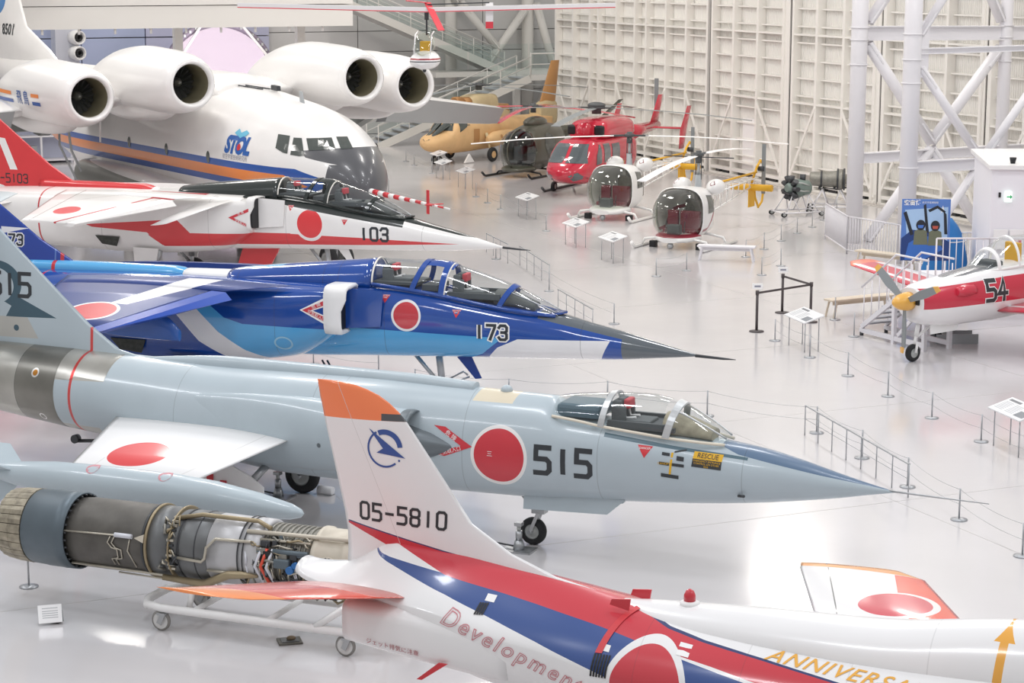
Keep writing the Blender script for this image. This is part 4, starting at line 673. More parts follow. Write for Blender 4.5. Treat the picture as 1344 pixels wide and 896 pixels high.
# fin emblem: open ring swoosh and dart
em = mat('emblem_blue', '3f5a9c', .4)
def arcq(r0, r1, a0, a1, n=26, c=(0, 0), taper=False):
    out = []
    for i in range(n):
        t0, t1 = a0 + (a1 - a0) * i / n, a0 + (a1 - a0) * (i + 1) / n
        k0, k1 = ((math.sin(math.pi * i / n), math.sin(math.pi * (i + 1) / n)) if taper else (1, 1)); q = lambda t, r: (c[0] + r * math.cos(t), c[1] + r * math.sin(t))
        out.append([q(t0, r1), q(t1, r1), q(t1, r1 - (r1 - r0) * k1), q(t0, r1 - (r1 - r0) * k0)])
    return out
D_ = math.radians
E_ = (.465, 3.40)
e1 = lay(poly_bm(*arcq(.148, .203, D_(8), D_(115), 20)), 'emblem_arc', em, FIN4, (E_[0], 0, E_[1]), *STB, bvh=F4V, grid=0); lay(poly_bm(*arcq(.182, .203, D_(120), D_(310), 30)), 'emblem_arc', em, FIN4, (E_[0], 0, E_[1]), *STB, bvh=F4V, grid=0)
lay(poly_bm([(-.185, .205), (.235, -.085), (-.095, -.05), (-.02, .0)]), 'emblem_dart', em, FIN4, (E_[0], 0, E_[1]), *STB, bvh=F4V, grid=0, off=.006); lay(poly_bm(disc_pts(.012, 12)), 'emblem_dot', em, FIN4, (E_[0] + .165, 0, E_[1] - .115), *STB, bvh=F4V, grid=0)
# tailplane
for sd in (-1, 1):
    sp = paint('t4_tailplane', 'e9563f', [('f4f3f3', [('poly', 'xy', [(-.2, sd * .5), (-1.4, sd * .5), (-1.4, sd * 2.4), (-.88, sd * 2.2)])]), ('ff9a5c', [('poly', 'xy', [(.9, sd * 1.72), (-1.6, sd * 2.02), (-1.6, sd * 2.5), (.9, sd * 2.5)])])], .2, .5, .05)
    b = MB(); up = (0, -sd * .17, 1); foil(b, [((1.03, sd * .62, 2.02), (-.3, sd * .62, 2.03), .05, up), ((.08, sd * 2.1, 2.31), (-.82, sd * 2.1, 2.32), .03, up), ((-.3, sd * 2.25, 2.34), (-.95, sd * 2.22, 2.345), .012, up)], sub=4); b.build('tailplane', sp, T4)
# wings
for sd in (-1, 1):
    wm = paint('t4_wing', W4, [('f05a42', [('poly', 'xy', [(5.02, sd * 2.75), (5.7, sd * 2.75), (6.6, sd * .9), (5.75, sd * .9), (5.55, sd * 1.6)])]), ('f4a95e', [('poly', 'xy', [(3.5, sd * 2.88), (6, sd * 2.72), (6, sd * 3.4), (3.5, sd * 3.4)])]), (W4, [('circ', 'xy', 5.53, sd * 1.62, .43, .46)]), ('d84252', [('circ', 'xy', 5.5, sd * 1.62, .38, .41)]), ('777777', [('poly', 'xy', [(4.46, sd * 2.8), (4.475, sd * 2.8), (5.105, sd * .9), (5.09, sd * .9)])])], .2, .5, .02)
    b = MB(); up = (0, sd * .05, 1); foil(b, [((6.7, sd * .6, 1.82), (5.7, sd * .6, 1.80), .06, up), ((6.3, sd * 1.3, 1.85), (4.72, sd * 1.3, 1.80), .06, up), ((5.55, sd * 2.75, 1.82), (4.16, sd * 2.75, 1.79), .035, up), ((5.2, sd * 2.98, 1.82), (4.11, sd * 2.98, 1.785), .015, up)], sub=4); b.build('wing', wm, T4)
# lettering and fittings
lay(text_bm('ジェット排気に注意', .068), 'warning_text', mat('dark_red', 'a33b45', .5), T4, (.93, -.9, 1.545), (1, 0, -.10), (.10, 0, 1), bvh=B4V, off=.012, grid=.05)
DV = 'Development'
def outline_text(s, size, m, org, ud, vd, bvh, parent, nm, shear=.35, pen=.006, fontw=0.0, spacing=1.25):
    cu = bpy.data.curves.new('lettering', 'FONT'); cu.body = s; cu.size = size; cu.align_x = 'CENTER'; cu.align_y = 'CENTER'; cu.shear = shear; cu.fill_mode = 'NONE'; cu.space_character = spacing; cu.resolution_u = 4
    o = bpy.data.objects.new('lettering', cu); COL.objects.link(o); me = bpy.data.meshes.new_from_object(o.evaluated_get(bpy.context.evaluated_depsgraph_get())); bm = bmesh.new()
    for e in me.edges:
        a, b_ = me.vertices[e.vertices[0]].co.to_2d(), me.vertices[e.vertices[1]].co.to_2d(); d = (b_ - a)
        if d.length < 1e-6: continue
        n = Vector((-d.y, d.x)).normalized() * pen / 2; k = d.normalized() * pen * .3
        bm.faces.new([bm.verts.new((q.x, q.y, 0)) for q in (a - k + n, a - k - n, b_ + k - n, b_ + k + n)])
    bpy.data.objects.remove(o); bpy.data.curves.remove(cu); bpy.data.meshes.remove(me)
    return lay(bm, nm, m, parent, org, ud, vd, bvh, .008, .05)
SLv = Vector((1.25, 0, -.40)).normalized()
outline_text('Development', .24, mat('script_red', 'cf8088', .5), (2.24, -.9, 1.70), SLv, (.305, 0, .952), B4V, T4, 'script_lettering', .3, .008)
SA = Vector((1.04, 0, -.20)).normalized()
lay(text_bm('ANNIVERSARY', .235, .4, .002, 1.15), 'script_lettering', mat('script_gold', 'edb04a', .4), T4, (5.62, -.64, 1.90), (1, -.12, -.06), (.1, .75, .66), bvh=bvh_of(f4, spine4), off=.006, grid=.05, reach=.4)
bc = MB(); bc.lathe((3.82, 0, 2.125), (0, 0, 1), [(0, .1), (.035, .1), (.05, .06)], 20); BC = bc.build('beacon', MATS['white'], T4); MB().lathe((3.82, 0, 2.175), (0, 0, 1), [(0, .06), (.06, .058), (.1, .04), (.12, .01)], 16).build('beacon_lamp', MATS['hinomaru_red'], BC)
st = MB(); N_ = 14; A_ = []
for sx in (-.035, .035):
    r = []
    for i in range(N_ + 1):
        a = math.radians(178 + 92 * -1 * i / N_ + 5); d = Vector((0, -math.cos(math.radians(80 * i / N_)), 0))
        t_ = i / N_; p = Vector((3.38 - .22 * (1 - t_) + sx, 0, 1.75)); dr = Vector((0, -math.cos(math.radians(85) * t_), .05 + math.sin(math.radians(85) * t_))).normalized(); h, hn, _, _ = B4V.ray_cast(p + dr * 3, -dr, 4)
        r.append((h if h is not None else p + dr * .6) + dr * .012)
    A_.append(r)
st.add(A_[0] + A_[1], [(i, i + 1, N_ + 2 + i, N_ + 1 + i) for i in range(N_)]); st.build('red_strap', MATS['red'], T4)
for x, y in ((3.36, .1), (3.28, -.28)): MB().prism([(x, y, 2.08), (x + .02, y, 2.2), (x - .18, y, 2.18), (x - .2, y, 2.12)], (0, .02, 0)).build('blade_antenna_cover', MATS['hinomaru_red'], T4)
def grille(x, z, n, w_, h):
    for k in range(n):
        lay(poly_bm([(-.01, -h / 2), (.01, -h / 2), (.022, h / 2), (.004, h / 2)]), 'vent_slot', MATS['black'], T4, (x + k * w_, -.95, z), *STB, bvh=B4V, grid=.05, off=.008)
    lay(poly_bm([(-.02, 0), (.08, -.01), (.08, .04), (-.02, .05)]), 'placard', MATS['white'], T4, (x + .06, -.95, z + h * .65), *STB, bvh=B4V, grid=0)
grille(3.12, 1.68, 6, .03, .2); grille(1.8, 2.02, 4, .025, .09)
lay(poly_bm([(-.06, -.04), (.07, -.05), (.07, .03), (-.06, .04)]), 'placard', MATS['white'], T4, (3.98, -.6, 1.89), *STB, bvh=B4V, grid=0)
MB().prism([(1.22, -.86, 1.26), (1.28, -.86, 1.26), (1.56, -.86, 1.46), (1.46, -.86, 1.46)], (0, .03, .0)).build('red_cover_tab', MATS['red'], T4)
for sd in (-1, 1):
    g = MB(); oleo(g, (4.8, sd * .7, 1.1), (4.75, sd * 1.0, .3), .06); G_ = g.build('main_gear_leg', MATS['steel'], T4); wheel('main_wheel', G_, (4.75, sd * 1.1, .28), .28, .18)
g = MB(); oleo(g, (8.9, 0, 1.5), (8.95, 0, .3), .05); G_ = g.build('nose_gear_leg', MATS['steel'], T4); wheel('nose_wheel', G_, (8.95, 0, .22), .22, .14)
# ================================================================== jet engine on a wheeled cradle
CT = thing('engine_cart', 'white tubular wheeled cradle carrying the dark jet engine', 'cart', (-4.462, 24.876, 0), -math.radians(22))
m_ = MB()
fr = [(.0, 0), (-.25, .06), (-.36, .25), (-.36, .75), (-.25, .94), (0, 1.0)]
m_.tube([(3.0, 0, .3)] + [(x, y, .3) for x, y in fr] + [(3.0, 1.0, .3)], .055, 12); m_.build('frame', MATS['white_paint'], CT)
for x in (.45, 1.5, 2.7): MB().cyl((x, 0, .3), (x, 1.0, .3), .04, n=10).build('cross_tube', MATS['white_paint'], CT)
for x in (.35, 2.75):
    for y in (.1, .9): MB().tube([(x, y, .32), (x, y + (.12 if y < .5 else -.12), .62)], .04, 8).build('upright', MATS['white_paint'], CT)
for y in (0, 1.0): MB().tube([(2.2, y, .33), (2.62, y, .62)], .045, 8).build('raking_strut', MATS['white_paint'], CT)
for x in (0.02, 2.64):
    for y in (0, 1.0):
        f_ = MB(); f_.box((x, y, .23), (.12, .12, .03)); f_.bar((x + .02, y - .05, .23), (x - .04, y - .05, .1), .012, .07); f_.bar((x + .02, y + .05, .23), (x - .04, y + .05, .1), .012, .07); ca = f_.build('caster_fork', MATS['steel'], CT)
        mat('caster_tyre', '8d8a86', .6); mat('caster_disc', 'd9d8d6', .4); wheel('caster_wheel', ca, (x - .03, y, .135), .135, .055, .84, 'caster_tyre', 'caster_disc')
EN = thing('jet_engine', 'large dark jet engine with bare pipes and petal nozzle lying on a white cradle', 'jet engine', (-4.59, 24.928, 0), -math.radians(22))
AX_ = (0, .5, 1.03)
mat('burner_case', '6b6863', .5, .45, var=.3, vs_=4); mat('sleeve_blue', '66727a', .45, .4, var=.12); mat('petal', 'b3aa96', .5, .35, var=.5, vs_=9); mat('turbine_case', 'c8c8ca', .42, .3, var=.1); mat('grey_case', '77797a', .45, .5, var=.15); mat('comp_case', '9c9a92', .5, .5, var=.25, vs_=12); mat('front_case', 'd3cbbb', .5, .2, var=.12); mat('pipe_steel', 'c3bdae', .35, .6); mat('pipe_tan', 'a8997c', .4, .55, var=.15); mat('hose_white', 'd9dbe2', .45); mat('hose_red', 'e0563f', .45); mat('hose_blue', '2f6fb0', .4)
def case(nm, prof, m, caps=(True, True)): return MB().lathe((0, .5, 1.03), (1, 0, 0), prof, 48, caps=caps).build(nm, MATS[m], EN)
case('tail_sleeve', [(-2.0, .47), (-1.98, .49), (-1.75, .50), (-1.74, .505), (-1.5, .505), (-1.49, .51), (-1.32, .505), (-1.32, .48), (-1.5, .47)], 'sleeve_blue', (True, False))
case('afterburner_case', [(-1.55, .43), (-1.2, .45), (-1.19, .455), (-.2, .455), (-.18, .45), (-.12, .445)], 'burner_case')
for k in range(24):     # variable nozzle petals, two rows of plates
    for r0, (xa, ra, xb, rb) in enumerate(((-2.0, .488, -2.2, .478), (-2.19, .481, -2.4, .452))):
        a0, a1 = 2 * math.pi * k / 24, 2 * math.pi * (k + .93) / 24; q = lambda x, r, a: (x, .5 + r * math.cos(a), 1.03 + r * math.sin(a)); am = (a0 + a1) / 2
        MB().add([q(xa, ra, a0), q(xa, ra + .008, am), q(xa, ra, a1), q(xb, rb, a1), q(xb, rb + .008, am), q(xb, rb, a0), q(xa, ra - .02, a0), q(xa, ra - .02, a1), q(xb, rb - .02, a1), q(xb, rb - .02, a0)], [(0, 1, 4, 5), (1, 2, 3, 4), (6, 9, 8, 7), (5, 4, 3, 8, 9), (0, 6, 7, 2, 1), (0, 5, 9, 6), (2, 7, 8, 3)]).build('nozzle_petal', MATS['petal'], EN)
case('nozzle_liner', [(-2.38, .41), (-2.0, .44), (-1.6, .42)], 'black', (False, True))
def band(x, r, wd, m, nm='case_flange'): return case(nm, [(x - wd / 2, r - .02), (x - wd / 2, r), (x + wd / 2, r), (x + wd / 2, r - .02)], m)
band(-.1, .485, .03, 'pipe_tan'); band(-.15, .475, .03, 'dark_metal'); band(.24, .49, .02, 'pipe_tan')
case('rear_case', [(-.12, .46), (.12, .455), (.13, .44), (.38, .44)], 'grey_case'); case('turbine_frame', [(.38, .445), (.39, .45), (.76, .445), (.77, .43)], 'grey_case')
case('combustor_case', [(.77, .445), (1.2, .44), (1.22, .43)], 'turbine_case'); case('perforated_case', [(1.22, .445), (1.5, .44), (1.52, .4)], 'turbine_case'); case('compressor_case', [(1.5, .39), (2.2, .375)], 'comp_case'); case('front_frame', [(2.2, .40), (2.22, .43), (2.28, .43), (2.3, .41), (2.62, .41), (2.64, .43), (2.72, .43), (2.75, .40), (3.0, .38)], 'front_case')
for x in (.36, .6, 1.22, 1.29): band(x, .455, .012, 'dark_metal', 'bolt_ring')
for k in range(9): band(1.56 + k * .07, .405, .02, 'comp_case', 'stiffener_rib')
def sp(x, deg, r): a = math.radians(deg); return (x, .5 + r * math.cos(a), 1.03 + r * math.sin(a))   # deg 180 = facing the visitor
def pipe(pts, r, m, nm='pipe'): return MB().tube(pts, r, 8).build(nm, MATS[m], EN)
pipe([sp(-1.35, 165, .47), sp(-.75, 163, .475), sp(-.3, 162, .475)], .012, 'pipe_steel', 'actuator_rod'); pipe([sp(-.55, 162, .48), sp(-.3, 162, .48)], .032, 'hose_white', 'actuator'); MB().prism([sp(-.12, 156, .475), sp(-.12, 169, .475), sp(-.25, 163, .485)], (0, -.02, 0)).build('actuator_bracket', MATS['front_case'], EN)
for dx in (0, .06): pipe([sp(-.62 + dx, 165, .47), sp(-.66 + dx, 175, .47), sp(-.6 + dx, 183, .47), sp(-.52 + dx, 185, .47), sp(-.52 + dx, 200, .47), sp(-.62 + dx, 203, .47), sp(-.6 + dx, 215, .47)], .009, 'pipe_steel')
pipe([sp(-.33, 166, .47), sp(-.36, 185, .475), sp(-.28, 215, .475)], .009, 'pipe_steel')
pipe([sp(.33, 186, .47), sp(.72, 188, .475), sp(.77, 182, .475), sp(.79, 165, .475), sp(.9, 150, .475), sp(1.4, 148, .47)], .02, 'pipe_steel'); MB().ball(sp(.33, 186, .47), .04).build('pipe_elbow', MATS['dark_metal'], EN)
pipe([sp(.78, 203, .46), sp(1.3, 203, .46)], .02, 'pipe_steel')
MB().tube([sp(.1, 224, .52), sp(.6, 229, .52), sp(.72, 227, .52), sp(1.1, 203, .5), sp(1.28, 201, .49), sp(1.5, 203, .46)], [.04, .05, .055, .055, .05, .02], 12).build('drain_duct', MATS['pipe_tan'], EN)
pipe([sp(.3, 120, .47), sp(.6, 112, .5), sp(1.4, 112, .5), sp(1.6, 120, .46)], .03, 'pipe_tan'); pipe([sp(1.3, 130, .46), sp(2.9, 125, .46)], .028, 'front_case'); pipe([sp(1.5, 140, .43), sp(2.2, 138, .43)], .02, 'pipe_steel')
for x0, m in ((1.5, 'hose_white'), (1.66, 'hose_white'), (1.58, 'hose_red')): pipe([sp(x0 + .05, 155, .44), sp(x0 - .02, 185, .46), sp(x0 + .06, 215, .46)], .022, m, 'hose')
pipe([sp(1.5, 218, .44), sp(1.9, 218, .45), sp(2.4, 216, .45)], .03, 'hose_white', 'hose'); pipe([sp(1.72, 158, .44), sp(2.2, 157, .44)], .035, 'sleeve_blue', 'oil_cooler'); pipe([sp(2.22, 160, .44), sp(2.24, 178, .46), sp(2.1, 186, .46), sp(1.95, 192, .46), sp(1.92, 210, .46)], .018, 'pipe_steel')
MB().box(sp(1.86, 176, .43), (.22, .12, .12)).build('fuel_control', MATS['sleeve_blue'], EN, bevel=.02); MB().cyl(sp(1.98, 184, .42), sp(1.98, 184, .5), .05, n=14).build('blue_fitting', MATS['hose_blue'], EN); MB().cyl(sp(2.05, 176, .42), sp(2.05, 176, .49), .04, n=14).build('blue_fitting', MATS['hose_blue'], EN)
MB().add([], []); m_ = MB(); m_.prism([sp(2.47 + .13 * math.cos(t), 172 + 16 * math.sin(t), .415) for t in [2 * math.pi * i / 20 for i in range(20)]], (0, -.025, .004)); m_.build('access_cover', MATS['front_case'], EN, bevel=.006)
for k in range(14): t = 2 * math.pi * k / 14; MB().ball(sp(2.47 + .11 * math.cos(t), 172 + 13 * math.sin(t), .445), .009, n=8).build('cover_bolt', MATS['dark_metal'], EN)
for k in range(9): MB().bar(sp(2.34 + k * .033, 192, .42), sp(2.34 + k * .033, 206, .42), .012, .012).build('vent_rib', MATS['front_case'], EN)
rnd = random.Random(5)
for k in range(46):     # accessory pipework under and beside the compressor
    x = rnd.uniform(1.0, 2.9) if k % 3 else rnd.uniform(.1, .36); d0 = rnd.uniform(205, 265) if k % 3 else rnd.uniform(120, 215); rr = .45 if k % 3 else .46; L_ = rnd.uniform(.08, .3) if k % 3 else rnd.uniform(.03, .08)
    pipe([sp(x, d0, rr), sp(x + L_ * .5, d0 + rnd.uniform(-4, 4), rr + rnd.uniform(.02, .1)), sp(x + L_, d0 + rnd.uniform(-14, 14), rr + rnd.uniform(-.02, .05))], rnd.uniform(.008, .02), rnd.choice(['pipe_steel', 'dark_metal', 'pipe_tan', 'black', 'comp_case']))
for k in range(16):
    x = rnd.uniform(1.5, 2.9); MB().box(sp(x, rnd.uniform(215, 250), .44), (rnd.uniform(.06, .16), .08, rnd.uniform(.05, .1))).build('accessory_box', MATS[rnd.choice(['dark_metal', 'comp_case', 'sleeve_blue'])], EN, bevel=.01)
for k in range(54):     # visible pipework on the compressor
    x = rnd.uniform(1.32, 2.15); d0 = rnd.uniform(125, 222); dx = rnd.uniform(.05, .35); m_n = rnd.choice(['pipe_steel', 'pipe_steel', 'dark_metal', 'pipe_tan', 'black', 'hose_white', 'comp_case'])
    if k % 2: pts_ = [sp(x, d0, .43), sp(x + .03, d0 + rnd.uniform(8, 16), .455), sp(x + .02, d0 + rnd.uniform(20, 40), .44)]
    else: pts_ = [sp(x, d0, .42), sp(x + dx * .3, d0 + rnd.uniform(-3, 3), .46), sp(x + dx * .7, d0 + rnd.uniform(-4, 8), .46), sp(x + dx, d0 + rnd.uniform(-6, 10), .42)]
    pipe(pts_, rnd.uniform(.007, .016), m_n)
for k in range(18): MB().box(sp(rnd.uniform(1.5, 2.15), rnd.uniform(125, 215), .43), (rnd.uniform(.04, .14), .05, rnd.uniform(.03, .08))).build('accessory_box', MATS[rnd.choice(['dark_metal', 'comp_case', 'sleeve_blue', 'black'])], EN, bevel=.008)
for k in range(12):
    MB().box(sp(.26, 120 + k * 8, .465), (.1, .03, .03)).build('cable_clip', MATS[rnd.choice(['dark_metal', 'pipe_steel'])], EN)
pipe([sp(-1.3, 226, .47), sp(-.2, 226, .48), sp(.3, 224, .5), sp(.7, 236, .5)], .018, 'pipe_steel'); pipe([sp(-.6, 232, .5), sp(.1, 230, .52), sp(.5, 232, .5)], .012, 'pipe_steel')
for k in range(30): a = 360 * k / 30; MB().box(sp(-1.31, a, .475), (.05, .02, .02)).build('hanger_link', MATS['dark_metal'], EN)
# ================================================================== white four-jet transport behind the trainers
AS = thing('transport_aircraft', 'large white high-wing transport aircraft with blue and orange cheat lines and four big engines', 'aircraft', (-6.41, 57.45, 0), -math.radians(57))
BL, OR = '1f55a8', 'f08a3a'
ask = paint('asuka_skin', 'f3f1ef', [
    ('8f918f', [('poly', 'xz', [(-30, -1), (1.5, -1), (-1, 1.6), (-9, 1.75), (-13, 1.9), (-22, 2.3)])]),
    (BL, [('poly', 'xz', [(-20, 2.93), (3.25, 2.96), (4.6, 2.64), (3.6, 2.3), (-20, 2.28)])]),
    (OR, [('poly', 'xz', [(-20, 2.75), (2.85, 2.77), (3.7, 2.52), (3.6, 2.48), (-20, 2.48)])]),
    ('5b5c60', [('poly', 'xz', [(2.9, 3.37), (3.5, 3.27), (4.03, 2.94), (6, 2.9), (6, 3.75), (3.3, 3.44)]), ('poly', 'xz', [(3.85, 3.1), (4.2, 2.5), (4.2, 0), (6, 0), (6, 3.2)])])], .28, .35, .03, [('x', -1.2), ('x', -8)], .9)
b = MB(); hull(b, [(-24, 4.9, 4.1, .25, 4.5, 2, 2), (-20, 4.9, 3.4, .9, 4.1, 2, 2), (-16, 4.92, 2.3, 1.45, 3.6, 2, 2), (-13, 4.9, 1.5, 1.75, 3.2, 2, 2), (-10, 4.86, 1.1, 1.85, 3.0, 2, 2), (-2, 4.82, 1.1, 1.85, 3.0, 2, 2), (.4, 4.62, 1.12, 1.8, 2.95, 2, 2), (2.2, 4.38, 1.2, 1.62, 2.85, 2, 2), (3.4, 4.02, 1.35, 1.32, 2.7, 2, 2), (4.2, 3.62, 1.6, .95, 2.6, 2, 2), (4.75, 3.1, 1.9, .5, 2.5, 2, 2), (4.98, 2.6, 2.3, .12, 2.45, 2, 2)], .2, 64); a_f = b.build('fuselage', ask, AS)
AV = bvh_of(a_f); ND = Vector((.89, -.46, .05)); UD = Vector((.46, .89, 0)).normalized(); VD = Vector((0, 0, 1))
mat('cockpit_glass', '4d5350', .12, coat=.6); S_ = 50.8; O_ = (3.24, -.8, 3.57)
def facet(pts, nm, m, off=.012, par=AS): return lay(poly_bm([((x - 410) / S_, -(y - 190) / S_) for x, y in pts]), nm, m, par, O_, UD, VD, bvh=AV, off=off, grid=.15, reach=4)
for w_ in ([(364, 178), (380, 179), (376, 202), (370, 201), (360, 196)], [(385, 181), (396, 181), (399, 203), (392, 204), (380, 203)], [(402, 181), (436, 179), (441, 193), (405, 196)], [(442, 178), (457, 178), (464, 192), (448, 193)]):
    facet([(410 + (x - 410) , y) for x, y in w_], 'cockpit_window', MATS['cockpit_glass'])
for x in (-6.8, -4.0, -1.12):
    lay(poly_bm(disc_pts(.11, 18, ry=.17)), 'cabin_window', MATS['cockpit_glass'], AS, (x, -1.9, 2.96), *STB, bvh=AV, off=.012, grid=0)
s1 = lay(text_bm('STOL', .62, .15, .035, .86), 'stol_lettering', mat('stol_blue', '2f62ad', .4), AS, (.55, -1.9, 3.38), *STB, bvh=AV, off=.012, label='blue STOL lettering')
lay(poly_bm(disc_pts(.09, 18)), 'logo_dot', MATS['red'], s1, (.68, -1.9, 3.36), *STB, bvh=AV, off=.02, grid=0)
lay(poly_bm([(-.35, .0), (-.2, .12), (0, .02), (.2, .1), (.4, .03), (.3, -.05), (.05, -.12), (-.2, -.05)]), 'logo_wave', mat('logo_cyan', '6fc0de', .4), s1, (.55, -1.9, 3.72), *STB, bvh=AV, off=.012, grid=.1)
lay(text_bm('航空宇宙技術研究所', .155), 'institute_lettering', mat('text_grey', '8d8f9c', .5), AS, (.5, -1.9, 3.06), *STB, bvh=AV, off=.012)
lay(poly_bm([(-.08, -.05), (.08, -.05), (.08, .05), (-.08, .05)]), 'small_placard', MATS['orange'], AS, (-9.6, -1.9, 2.0), *STB, bvh=AV, off=.012, grid=0)
b = MB(); hull(b, [(-10.9, 2.0, 1.5, .2, 1.7, 2, 2), (-10.2, 2.2, .9, .6, 1.6, 3, 3), (-7, 2.2, .8, .7, 1.6, 3, 3), (-3, 2.0, .85, .6, 1.5, 3, 3), (0.5, 1.7, 1.0, .2, 1.3, 2, 2)], .3, 32, y0=-1.75); b.build('gear_fairing', paint('fairing', '83847f', [('f0eeec', [('poly', 'xz', [(-12, 2.3), (2, 2.3), (2, 1.6), (-3, 1.85), (-9.5, 2.05)])])], .4, .2), AS)
b = MB(); hull(b, [(-10.9, 2.0, 1.5, .2, 1.7, 2, 2), (-10.2, 2.2, .9, .6, 1.6, 3, 3), (-7, 2.2, .8, .7, 1.6, 3, 3), (-3, 2.0, .85, .6, 1.5, 3, 3), (0.5, 1.7, 1.0, .2, 1.3, 2, 2)], .3, 32, y0=1.75); b.build('gear_fairing', MATS['grey_paint'], AS)
b = MB(); hull(b, [(-9.2, 4.9, 4.4, .8, 4.6, 2.5, 2), (-7.5, 5.15, 4.4, 1.2, 4.6, 2.5, 2), (-3.6, 5.15, 4.4, 1.2, 4.6, 2.5, 2), (-2.4, 4.9, 4.3, .9, 4.6, 2.2, 2)], .25, 32); b.build('wing_root_fairing', mat('asuka_white', 'f3f1ef', .28, coat=.35), AS)
mat('slat_grey', 'a9adae', .45, .2); mat('underside_grey', '7d817f', .5)
for sd in (-1, 1):
    b = MB(); up = (0, sd * .13, 1); foil(b, [((-2.6, sd * .8, 4.75), (-8.6, sd * .8, 4.5), .42, up), ((-4.6, sd * 5.5, 4.25), (-9.2, sd * 5.5, 4.05), .3, up), ((-11.9, sd * 15.0, 3.0), (-14.2, sd * 15.0, 2.9), .13, up)], sub=5); wo = b.build('wing', MATS['asuka_white'], AS)
    b = MB(); b.prism([(-4.5, sd * 6.2, 4.2), (-11.85, sd * 15.0, 3.02), (-12.3, sd * 15.0, 2.45), (-5.2, sd * 6.2, 3.35)], (-.45, -sd * .1, -.05)); b.build('leading_edge_slat', MATS['slat_grey'], wo)
    for k in range(3):
        y = sd * (3.4 + k * 2.2); b = MB(); b.prism([(-7.0 - k * .6, y, 3.95 - k * .2), (-9.0 - k * .6, y, 3.9 - k * .2), (-9.9 - k * .6, y, 3.1 - k * .2), (-9.4 - k * .6, y, 3.05 - k * .2)], (0, sd * .35, 0)); b.build('flap_track', MATS['underside_grey'], wo)
    b = MB(); b.prism([(-8.6, sd * 1.2, 4.2), (-9.2, sd * 7.5, 3.8), (-10.3, sd * 7.5, 3.0), (-9.9, sd * 1.2, 3.3)], (-.25, 0, -.05)); b.build('flap', MATS['underside_grey'], wo)
mat('inlet_duct', '9a937a', .3, .3); mat('fan_blade', '4c4e49', .4, .4); mat('lip_white', 'f5f3f1', .18, coat=.5)
def nacelle(x0, y0, z0, near):
    b = MB(); R = []
    for x, r, dz in ((-.02, .66, 0), (-.25, .76, 0), (-.7, .84, 0), (-1.6, .90, .0), (-3.0, .92, .02), (-4.3, .86, -.02), (-5.6, .68, -.12), (-6.8, .42, -.3), (-7.6, .12, -.42)):
        R.append((x, r, dz))
    R = [[(x0 + r[0], y0 + r[1] * math.cos(t), z0 + r[2] + r[1] * math.sin(t)) for t in [2 * math.pi * i / 44 for i in range(44)]] for r in interp(sorted(R), .25)]
    b.rings(R, (True, False)); n = b.build('engine_nacelle', MATS['asuka_white'], AS)
    MB().lathe((x0, y0, z0), (1, 0, 0), [(-.25, .755), (-.06, .69), (0, .63), (.0, .59), (-.06, .55), (-.16, .535)], 44, caps=(False, False)).build('inlet_lip', MATS['lip_white'], n)
    MB().lathe((x0, y0, z0), (1, 0, 0), [(-.16, .535), (-.6, .52), (-1.25, .53)], 44, caps=(False, False)).build('inlet_duct', MATS['inlet_duct'], n)
    MB().lathe((x0, y0, z0), (1, 0, 0), [(-1.2, .52), (-1.22, .02)], 32).build('fan_disc', MATS['fan_blade'], n)
    for k in range(18):
        a = 2 * math.pi * k / 18; q = lambda r, da, x: (x0 + x, y0 + r * math.cos(a + da), z0 + r * math.sin(a + da))
        MB().add([q(.15, -.1, -1.1), q(.5, -.06, -1.12), q(.5, .1, -1.02), q(.15, .16, -1.0)], [(0, 1, 2, 3)]).build('fan_blade', MATS['grey_case'], n)
    MB().lathe((x0, y0, z0), (1, 0, 0), [(-1.15, .15), (-1.0, .13), (-.85, .06), (-.8, .005)], 20).build('spinner', MATS['steel'], n)
    b = MB(); hull(b, [(-6.6, z0 - .3, z0 - 1.1, .2, z0 - .7, 2, 2), (-4.5, z0 - .2, z0 - 1.25, .45, z0 - .7, 2, 2), (-2.2, z0 - .4, z0 - 1.12, .42, z0 - .7, 2, 2), (-1.2, z0 - .6, z0 - .85, .12, z0 - .7, 2, 2)], .3, 24, y0=0)
    b.v = [(v[0] + x0, v[1] + y0, v[2]) for v in b.v]; b.build('nacelle_fairing', MATS['asuka_white'], n)
    return n
n_o = nacelle(-1.42, -5.12, 4.71, True); n_i = nacelle(-.17, -2.67, 5.07, True); nacelle(-.17, 2.67, 5.07, False); nacelle(-1.42, 5.12, 4.71, False)
NV_ = bvh_of(n_o); S2 = 49.5; O2 = (-3.4, -5.9, 4.75)
def ndec(bm, nm, m, px, py, off=.012, grid=.12): return lay(bm, nm, m, n_o, Vector((-1.42, -5.12, 4.71)) + UD * (px - 117) / S2 + VD * -(py - 128) / S2, UD, VD, bvh=NV_, off=off, grid=grid, reach=6)
blu = mat('asuka_blue', BL, .35); org = mat('asuka_orange', OR, .35)
lay(text_bm('飛 鳥', .42, 0, .004), 'name_lettering', mat('name_blue', '3a63a6', .4), n_o, (-4.32, -6.2, 4.57), *STB, bvh=NV_, off=.012, reach=3)
for x0, x1, z, m in ((-3.62, -3.05, 4.69, org), (-3.6, -3.0, 4.47, blu), (-7.5, -5.3, 4.68, org), (-7.5, -5.2, 4.46, blu)): lay(poly_bm([(x0, z - .05), (x1, z - .05), (x1, z + .05), (x0, z + .05)]), 'name_bar', m, n_o, (0, -6.2, 0), *STB, bvh=NV_, off=.012, reach=3)
